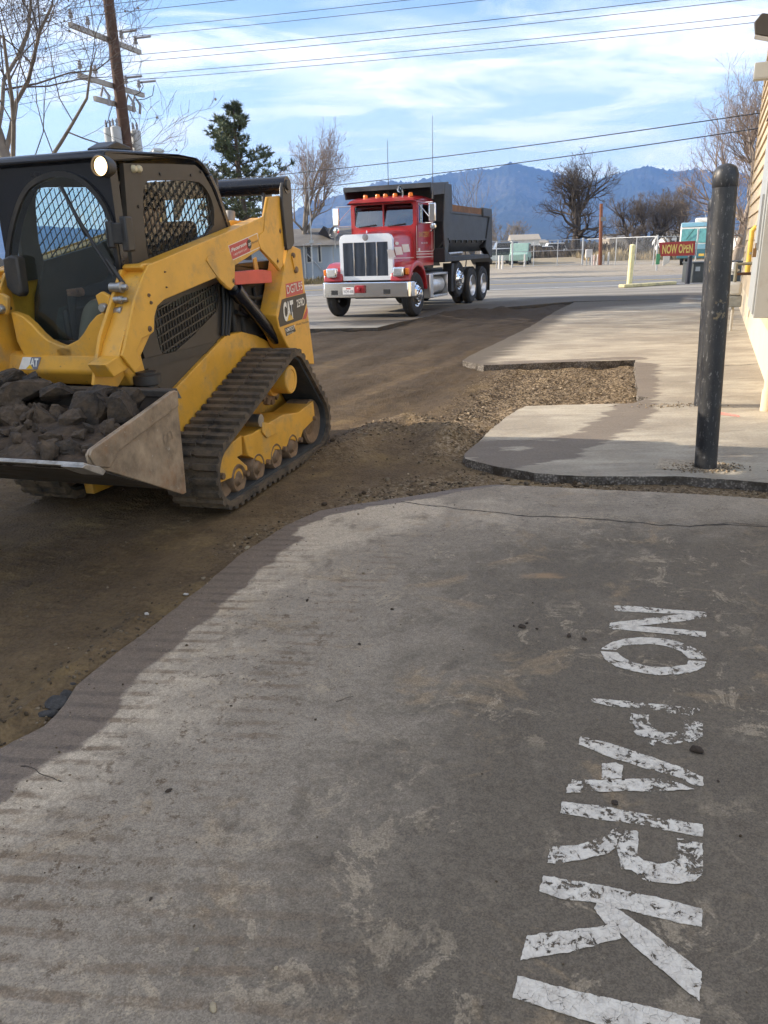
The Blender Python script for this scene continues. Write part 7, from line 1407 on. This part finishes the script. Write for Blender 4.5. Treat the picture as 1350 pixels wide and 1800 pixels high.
# ------------------------------------------------------------------ fences
galv = paint('galvanised', (0.45, 0.46, 0.47), 0.45, 0.6, var=0.1); chain_m = paint('chain_link_wire', (0.30, 0.31, 0.32), 0.5, 0.5)
def fence(label, P, hgt, posts, thick=(), rails=(1.0,), name='chain_link_fence', mesh=True, cat='fence'):
    A, B = P; t = thing(name, label, cat, A); d = B - A; Ln = d.length; u = d.normalized()
    for k in posts: q = u * (Ln * k); r = 0.075 if k in thick else 0.032; MB().cyl(q + Vector((0, 0, -0.2)), q + Vector((0, 0, hgt + (0.12 if k in thick else 0.02))), r, n=10).build('post', galv, t)
    for f in rails: MB().cyl(Vector((0, 0, hgt * f)), d + Vector((0, 0, hgt * f)), 0.022, n=8).build('rail', galv, t)
    if mesh:
        m = MB(); st_ = 0.14; k = -hgt
        def seg(a, z0, b, z1): m.beam(u * a + Vector((0, 0, z0)), u * b + Vector((0, 0, z1)), 0.004, 0.004)
        while k < Ln:
            a0, z0 = (k, 0.03) if k >= 0 else (0, 0.03 - k); a1, z1 = (k + hgt, hgt + 0.03) if k + hgt <= Ln else (Ln, 0.03 + Ln - k)
            if a1 > a0: seg(a0, z0, a1, z1); seg(a0, hgt + 0.06 - z0, a1, hgt + 0.06 - z1)
            k += st_
        m.build('mesh', chain_m, t, smooth=0, fix=False)
    return t
g0, g1, g2, g3 = gp(845, 473), gp(900, 470.5), gp(1023, 466), gp(1152, 466)
fence('chain-link fence run between the dump bed and the gate', (g0, g1 - (g1 - g0) * 0.02), 2.1, (0, 0.5), rails=(1.0,))
fence('galvanised swing gate with two rails before the oak', (g1, g2), 2.05, (0, 0.3, 0.64, 1.0), (0, 1.0), (1.0, 0.6, 0.04), 'yard_gate', True, 'gate')
fence('chain-link fence run from the gate to the banner', (g2 + Vector((0.3, 0, 0)), g3), 2.05, (0.45, 0.97), rails=(1.0,))
fence('chain-link fence passing behind the motorhome', (g3 + Vector((0.4, 6, 0)), g3 + Vector((26, 7, 0))), 2.05, (0, 0.25, 0.5, 0.75, 1.0), rails=(1.0,))
h0, h1 = gp(430, 497), gp(640, 490); fence('chain-link fence in front of the pale blue house', (h0, h1), 2.0, (0, 0.25, 0.51, 0.75, 1.0), (0.51,), (1.0,))
hl_ = thing('fence_brace', 'diagonal grey brace leaning on the fence left of the truck', 'brace', h0.lerp(h1, 0.53)); MB().cyl((0, 0, 1.6), (1.35, 0.0, 0.1), 0.03, n=8).build('bar', galv, hl_)
wp_ = paint('white_post', (0.62, 0.60, 0.57), 0.7, var=0.1); pk = paint('pinkish_post', (0.62, 0.48, 0.42), 0.7)
lb_ = ['leftmost white short post right of the gate', 'second short post right of the gate, pinkish', 'third short post right of the gate, left of the brown pole', 'short post just right of the brown pole', 'rightmost short post of the row by the brown pole', 'short post left of the gate, alone', 'left one of the short posts beside the dump bed', 'right one of the short posts beside the dump bed']
for (px, y0, y1), lb in zip(((1040, 449, 466), (1044, 449, 466), (1050, 448, 466), (1060, 449, 465), (1069, 444, 465), (922, 447, 469), (877, 450, 473), (883, 450, 473)), lb_):
    b_ = gp(px, y1); h_ = at_y(px, y0, b_.y).z; o = thing('short_post', lb, 'post', b_, 0, 'short posts along the fence'); MB().cyl((0, 0, -0.1), (0, 0, h_), 0.075, n=12).build('tube', pk if 'pink' in lb else wp_, o); MB().lathe([(0, 0.05), (0.05, 0.035), (0.078, 0.0)], (0, 0, h_), 'z', 12).build('cap', wp_, o)
mb_ = gp(1034, 466); o = thing('meter_pedestal', 'small grey pedestal box between the gate and the short posts', 'box', mb_); MB().cyl((-0.15, 0, 0), (-0.15, 0, 0.7), 0.05).cyl((0.15, 0, 0), (0.15, 0, 0.7), 0.05).build('legs', galv, o); MB().box(-0.27, 0.27, -0.15, 0.15, 0.6, 1.25).build('case', wp_, o, bevel=0.03)

# ------------------------------------------------------------------ banner
bb0 = gp(1154, 475.5); bY = bb0.y; c = [at_y(x, y, bY) for x, y in ((1158, 426.5), (1228.5, 423), (1227, 449), (1161.5, 450.5))]; c[1].y += 0.5; c[2].y += 0.5
bn = thing('banner', 'red NOW OPEN banner with yellow letters tied to posts by the street', 'banner', bb0); O_ = bb0
MB().cyl((0, 0, -0.2), at_y(1156.5, 413, bY) - O_, 0.05, n=10).build('post', galv, bn); q2 = Vector((c[1].x + 0.1, c[1].y, 0)) - O_; MB().cyl(q2, q2 + Vector((0, 0, 2.3)), 0.04, n=10).build('post', galv, bn)
MB().add([p - O_ for p in c] + [p - O_ + Vector((0, 0.012, 0)) for p in c], [(3, 2, 1, 0), (4, 5, 6, 7), (0, 1, 5, 4), (1, 2, 6, 5), (2, 3, 7, 6), (3, 0, 4, 7)]).build('sheet', paint('banner_red', (0.40, 0.045, 0.035), 0.6, var=0.1, scale=1.5), bn, smooth=0)
xa = (c[1] - c[0] + c[2] - c[3]) / 2; ya = c[0] - c[3]; put_text('banner_lettering', 'NOW OPEN', paint('banner_yellow', (0.74, 0.58, 0.16), 0.6), bn, (c[0] + c[1] + c[2] + c[3]) / 4 - O_ + Vector((0, -0.006, 0)), xa, ya, xa.length * 0.86, ya.length * 0.66, bold=0.03, lift=0.006)
MB().box(-0.1, 0.12, -0.08, -0.055, 0.35, 0.95).build('green_notice', paint('notice_green', (0.08, 0.30, 0.14), 0.6), bn)
for i in range(7):
    b_ = gp(1166 + i * 1.6, 467 - i * 0.9); o = thing('white_slat_post', '%s white slat from the banner post in the row behind the banner' % ('first', 'second', 'third', 'fourth', 'fifth', 'sixth', 'seventh')[i], 'post', b_, 0, 'white slats behind the banner'); MB().box(-0.05, 0.05, -0.02, 0.02, -0.1, 0.95).build('slat', wp_, o)

# ------------------------------------------------------------------ motorhome
rvb = gp(1196, 467); rY = 57.0; rv = thing('motorhome', 'white and teal motorhome facing the street behind the banner', 'motorhome', base_at(1225, rY), math.radians(-25)); teal = paint('rv_teal', (0.045, 0.14, 0.17), 0.4); rvw = paint('rv_white', (0.66, 0.65, 0.60), 0.4, var=0.05); rvl = paint('rv_light_blue', (0.16, 0.32, 0.40), 0.4)
zt = ztop(1210, 391, rY)
MB().prism([(-0.1, 0.5), (-0.28, 0.9), (-0.22, 1.5), (0.0, zt - 0.25), (0.15, zt), (7.6, zt), (7.7, 0.5)], 'x', -1.22, 1.22).build('body', rvw, rv, bevel=0.08, seg=3)
MB().prism([(-0.30, 0.52), (-0.31, 0.9), (-0.295, 1.08), (-0.1, 1.08), (-0.1, 0.52)], 'x', -1.23, 1.23).build('lower_front', teal, rv, bevel=0.03); MB().box(-1.235, 1.235, 0.0, 7.6, 0.5, 1.0).build('lower_side', teal, rv)
MB().prism([(-0.3, 1.1), (-0.26, 1.42), (-0.1, 1.42), (-0.1, 1.1)], 'x', -1.22, 1.22).build('light_stripe', rvl, rv); MB().prism([(-0.06, zt - 0.30), (0.10, zt - 0.02), (0.3, zt + 0.01), (0.3, zt - 0.30)], 'x', -1.2, 1.2).build('roof_cap', rvl, rv, bevel=0.04)
for a, b in ((-1.12, -0.03), (0.03, 1.12)):
    w_ = MB().add([(a, -0.232, 1.5), (b, -0.232, 1.5), (b, -0.03, zt - 0.42), (a, -0.03, zt - 0.42)], [(0, 1, 2, 3)]).build('windshield_pane', paint('curtained_glass', (0.10, 0.30, 0.30), 0.1, var=0.25, scale=5), rv, smooth=0); w_.location = (0, -0.02, 0)
    MB().beam((a + 0.85, -0.2, zt - 0.4), (a + 0.35 + 0.9 * (a > 0) * 0.3, -0.26, 1.75), 0.04, 0.03).build('wiper', bed_b, rv)
MB().box(-1.3, 1.3, -0.42, -0.25, 0.48, 0.72).build('bumper', teal, rv, bevel=0.04); MB().box(0.15, 0.5, -0.435, -0.42, 0.62, 0.78).build('licence_plate', paint('plate_yellow', (0.7, 0.45, 0.08), 0.5), rv); MB().box(-0.4, 0.5, 1.5, 2.6, zt, zt + 0.32).build('roof_unit', rvw, rv, bevel=0.08); MB().tube([(0.3, 1.6, zt + 0.3), (0.1, 1.6, zt + 0.9)], 0.02, 6).build('antenna', can_m, rv)
for sg in (1, -1):
    MB().box(sg * 1.3, sg * 1.42, -0.15, -0.02, 1.45, 1.95).build('mirror', bed_b, rv, bevel=0.02)
    for y in (1.2, 5.6): MB().lathe([(0, -0.12), (0.28, -0.12), (0.42, -0.1), (0.42, 0.1), (0.28, 0.12), (0, 0.12)], (sg * 1.05, y, 0.42), 'x', 20).build('wheel', tyre_m, rv)
    MB().lathe([(0, -0.03), (0.08, -0.02), (0.09, 0.0)], (sg * 0.85, -0.31, 0.88), 'y', 14).build('headlight', lens, rv)

# ------------------------------------------------------------------ houses and sheds
def house(label, P, w, dpt, he, hr, rz, wall_m, roof_m, wins=(), name='house', gable_x=False, over=0.35, doors=()):
    t = thing(name, label, 'house' if name == 'house' else 'shed', P, rz); MB().box(0, w, 0, dpt, -0.2, he).build('wall', wall_m, t)
    if gable_x: MB().prism([(-over, he - 0.05), (w + over, he - 0.05), (w / 2, hr)], 'y', -over, dpt + over).build('roof', roof_m, t, bevel=0.02); MB().prism([(0.1, he - 0.02), (w - 0.1, he - 0.02), (w / 2, hr - 0.15)], 'y', -over - 0.02, -over + 0.02).build('gable', wall_m, t)
    else: MB().prism([(-over, he - 0.08), (dpt + over, he - 0.08), (dpt / 2, hr)], 'x', -over, w + over).build('roof', roof_m, t, bevel=0.02)
    for (x0, x1, z0, z1) in wins:
        f = MB().box(x0 - 0.08, x1 + 0.08, -0.05, 0.0, z0 - 0.08, z1 + 0.08).build('window', paint('window_frame', (0.5, 0.52, 0.53), 0.6), t); MB().box(x0, x1, -0.06, -0.05, z0, z1).build('pane', paint('dark_pane', (0.03, 0.035, 0.045), 0.1), f)
    for (x0, x1, z1) in doors: MB().box(x0, x1, -0.05, 0.0, 0.0, z1).build('door', paint('house_door', (0.2, 0.2, 0.22), 0.6), t)
    return t
shingle = paint('grey_shingle', (0.135, 0.125, 0.115), 0.9, var=0.25, scale=1.2); blue_w = paint('pale_blue_siding', (0.36, 0.43, 0.52), 0.7, var=0.08, scale=1.2); white_w = paint('white_siding', (0.66, 0.66, 0.64), 0.7, var=0.08, scale=1); tan_r = paint('tan_roof', (0.30, 0.26, 0.21), 0.9, var=0.15)
hb0 = base_at(440, 50); zE = ztop(560, 429, 50); zR = ztop(560, 401, 53)
hx = lambda px: base_at(px, 50).x - hb0.x
hs = house('pale blue house with grey shingle roof left of the truck', hb0, hx(640), 6.5, zE, zR, 0, blue_w, shingle, [(hx(540), hx(546), 1.1, 2.1), (hx(560), hx(563.5), 1.1, 2.1), (hx(480), hx(490), 1.1, 2.1)])
MB().prism([(hx(560), zE + 0.6), (hx(582), zE + 0.35), (hx(570), zR + 0.05)], 'y', 0.6, 5.5).build('roof_dormer', paint('dark_dormer', (0.04, 0.035, 0.035), 0.9), hs)
dsh = thing('satellite_dish', 'dark satellite dish on the roof edge of the pale blue house', 'dish', at_y(588, 408, 49.0)); dm = MB().lathe([(0, 0.10), (0.15, 0.08), (0.3, 0.02), (0.38, -0.06), (0.36, -0.06), (0.28, 0.0), (0.14, 0.06), (0, 0.08)], (0, 0, 0), 'y', 24).build('reflector', paint('dish_grey', (0.06, 0.062, 0.065), 0.5), dsh); dm.rotation_euler = (math.radians(-25), 0, math.radians(-35)); MB().tube([(0.0, 0.1, 0), (0.0, 0.35, -0.35), (0, 0.4, -0.9)], 0.03, 8).build('mount', galv, dsh); MB().tube([(0, -0.1, -0.3), (-0.25, -0.4, -0.15)], 0.02, 6).build('feed_arm', galv, dsh)
sb0 = base_at(901, 135); w_ = base_at(924, 135).x - sb0.x; zE = ztop(910, 421, 135); s1 = house('white gable-ended shed right of the dump bed', sb0, base_at(946, 135).x - sb0.x, 9, zE, ztop(930, 411, 135), math.radians(-6), white_w, tan_r, [(1.2, 2.0, 1.2, 2.1)], 'shed', False)
for px0, px1, Y, ye, yr, lb, wm, rm, gx in ((1168, 1200, 170, 412, 404, 'low white house between the leafless clump and the motorhome', white_w, shingle, False), (948, 962, 150, 426, 421, 'small white shed left of the oak trunk', white_w, tan_r, False), (868, 898, 190, 436, 431, 'long low grey shed beyond the fence beside the dump bed', shingle, shingle, False), (1300, 1340, 150, 416, 404, 'white house showing right of the tall bollards', white_w, shingle, False), (1070, 1104, 210, 418, 411, 'distant tan house behind the brown pole', tan_r, shingle, False)):
    a = base_at(px0, Y); house(lb, a, base_at(px1, Y).x - a.x, 8, ztop(px0, ye, Y), ztop(px0, yr, Y), 0, wm, rm, [(1.0, 2.0, 1.0, 2.0)], 'house' if 'house' in lb else 'shed', gx)
def vehicle(label, P, L_, Hh, body_m, rz, name='parked_car', cab=(0.25, 0.75)):
    t = thing(name, label, 'car' if name == 'parked_car' else 'boat' if 'boat' in name else 'van', P, rz, 'vehicles parked beyond the fence')
    MB().prism([(-L_ / 2, 0.35), (L_ / 2, 0.35), (L_ / 2, Hh * 0.52), (L_ * (cab[1] - 0.42), Hh * 0.56), (L_ * (cab[1] - 0.5), Hh), (-L_ * (0.5 - cab[0]), Hh), (-L_ * (0.58 - cab[0]), Hh * 0.56), (-L_ / 2, Hh * 0.5)], 'y', -0.85, 0.85).build('body', body_m, t, bevel=0.08, seg=3)
    MB().prism([(L_ * (cab[1] - 0.44), Hh * 0.58), (L_ * (cab[1] - 0.51), Hh * 0.95), (-L_ * (0.49 - cab[0]), Hh * 0.95), (-L_ * (0.56 - cab[0]), Hh * 0.58)], 'y', -0.87, 0.87).build('windows', paint('dark_pane', (0.03, 0.035, 0.045), 0.1), t)
    for x in (-L_ * 0.3, L_ * 0.3):
        for y in (-0.8, 0.8): MB().lathe([(0, -0.1), (0.32, -0.1), (0.34, 0.0), (0.32, 0.1), (0, 0.1)], (x, y, 0.34), 'y', 16).build('wheel', tyre_m, t)
mint = paint('mint_paint', (0.30, 0.45, 0.38), 0.5); wcar = paint('white_car', (0.65, 0.65, 0.65), 0.35); dcar = paint('dark_car', (0.05, 0.055, 0.065), 0.35); bcar = paint('blue_grey_car', (0.16, 0.2, 0.26), 0.35)
for px, Y, L_, Hh, m_, rz, lb, nm in ((915, 76, 4.2, 1.9, mint, 1.3, 'mint green van parked behind the gate', 'parked_van'), (877, 78, 4.3, 1.5, wcar, 0.2, 'white car parked beside the dump bed beyond the fence', 'parked_car'), (930, 96, 4.4, 1.7, dcar, 0.1, 'dark car parked behind the mint green van', 'parked_car'), (890, 100, 5.0, 2.2, bcar, 0.0, 'blue grey van parked under the pale distant tree', 'parked_van'), (955, 112, 4.4, 1.6, wcar, 0.0, 'white car parked left of the oak trunk', 'parked_car'), (872, 110, 4.4, 1.6, dcar, 0.0, 'dark car parked nearest the dump bed far behind the fence', 'parked_car'), (975, 118, 4.6, 2.0, wcar, 0.0, 'white van parked behind the oak trunk', 'parked_van')):
    vehicle(lb, base_at(px, Y, 0.05), L_, Hh, m_, rz, nm)
# dry grass and brush
def brush(name, label, x0, x1, Y0, Y1, n, h0, h1, mat, zb=0.0):
    m = MB(); r = random.Random(hash(name) % 1000 + n)
    for i in range(n):
        x = r.uniform(x0, x1); y = r.uniform(Y0, Y1); h_ = r.uniform(h0, h1) * (0.5 + float(vnoise(np.array(x * 0.4), np.array(y * 0.4)))); w_ = h_ * r.uniform(0.08, 0.2); a = r.uniform(0, 6.28); dx, dy = math.cos(a) * w_, math.sin(a) * w_; lx, ly = r.gauss(0, h_ * 0.25), r.gauss(0, h_ * 0.25)
        o = len(m.v); m.v += [(x - dx, y - dy, zb), (x + dx, y + dy, zb), (x + lx, y + ly, zb + h_)]; m.f.append((o, o + 1, o + 2))
    o = m.build(name, mat, None, smooth=0, fix=False); tag(o, label, 'brush', kind='stuff')
X_ = lambda px, Y: base_at(px, Y).x
brush('dry_grass', 'tall dry tan grass behind the right fence', X_(1020, 80), X_(1290, 80), 76, 96, 9000, 0.35, 1.0, paint('straw', (0.34, 0.265, 0.15), 0.95, var=0.3, scale=0.6))
brush('dark_brush', 'dark dead brush along the fence and under the oak', X_(905, 84), X_(1180, 84), 84, 104, 7000, 0.5, 1.5, paint('dead_brush', (0.085, 0.065, 0.045), 0.95, var=0.4, scale=0.5))
brush('house_weeds', 'dry weeds along the fence below the pale blue house', X_(430, 45), X_(660, 45), 43.2, 48, 3500, 0.1, 0.4, paint('weed', (0.18, 0.145, 0.075), 0.95, var=0.4, scale=1))
bk = MB(); r_ = random.Random(5)
far_m = paint('distant_trees', (0.12, 0.105, 0.085), 0.95, var=0.5, scale=0.05)
for i in range(2600):
    Y = r_.uniform(260, 620); x = r_.uniform(-0.75, 0.75) * Y; h_ = r_.uniform(1.5, 4.2); bk.add([(x - h_ * 0.8, Y, -1), (x + h_ * 0.8, Y + r_.uniform(-2, 2), -1), (x + r_.uniform(-1, 1), Y, h_), (x, Y + h_ * 0.3, -1)], [(0, 1, 2), (1, 3, 2), (3, 0, 2)])
tag(bk.build('distant_wood', far_m, None, smooth=0, fix=False), 'far line of brown and grey woods below the mountains', 'wood', kind='stuff')
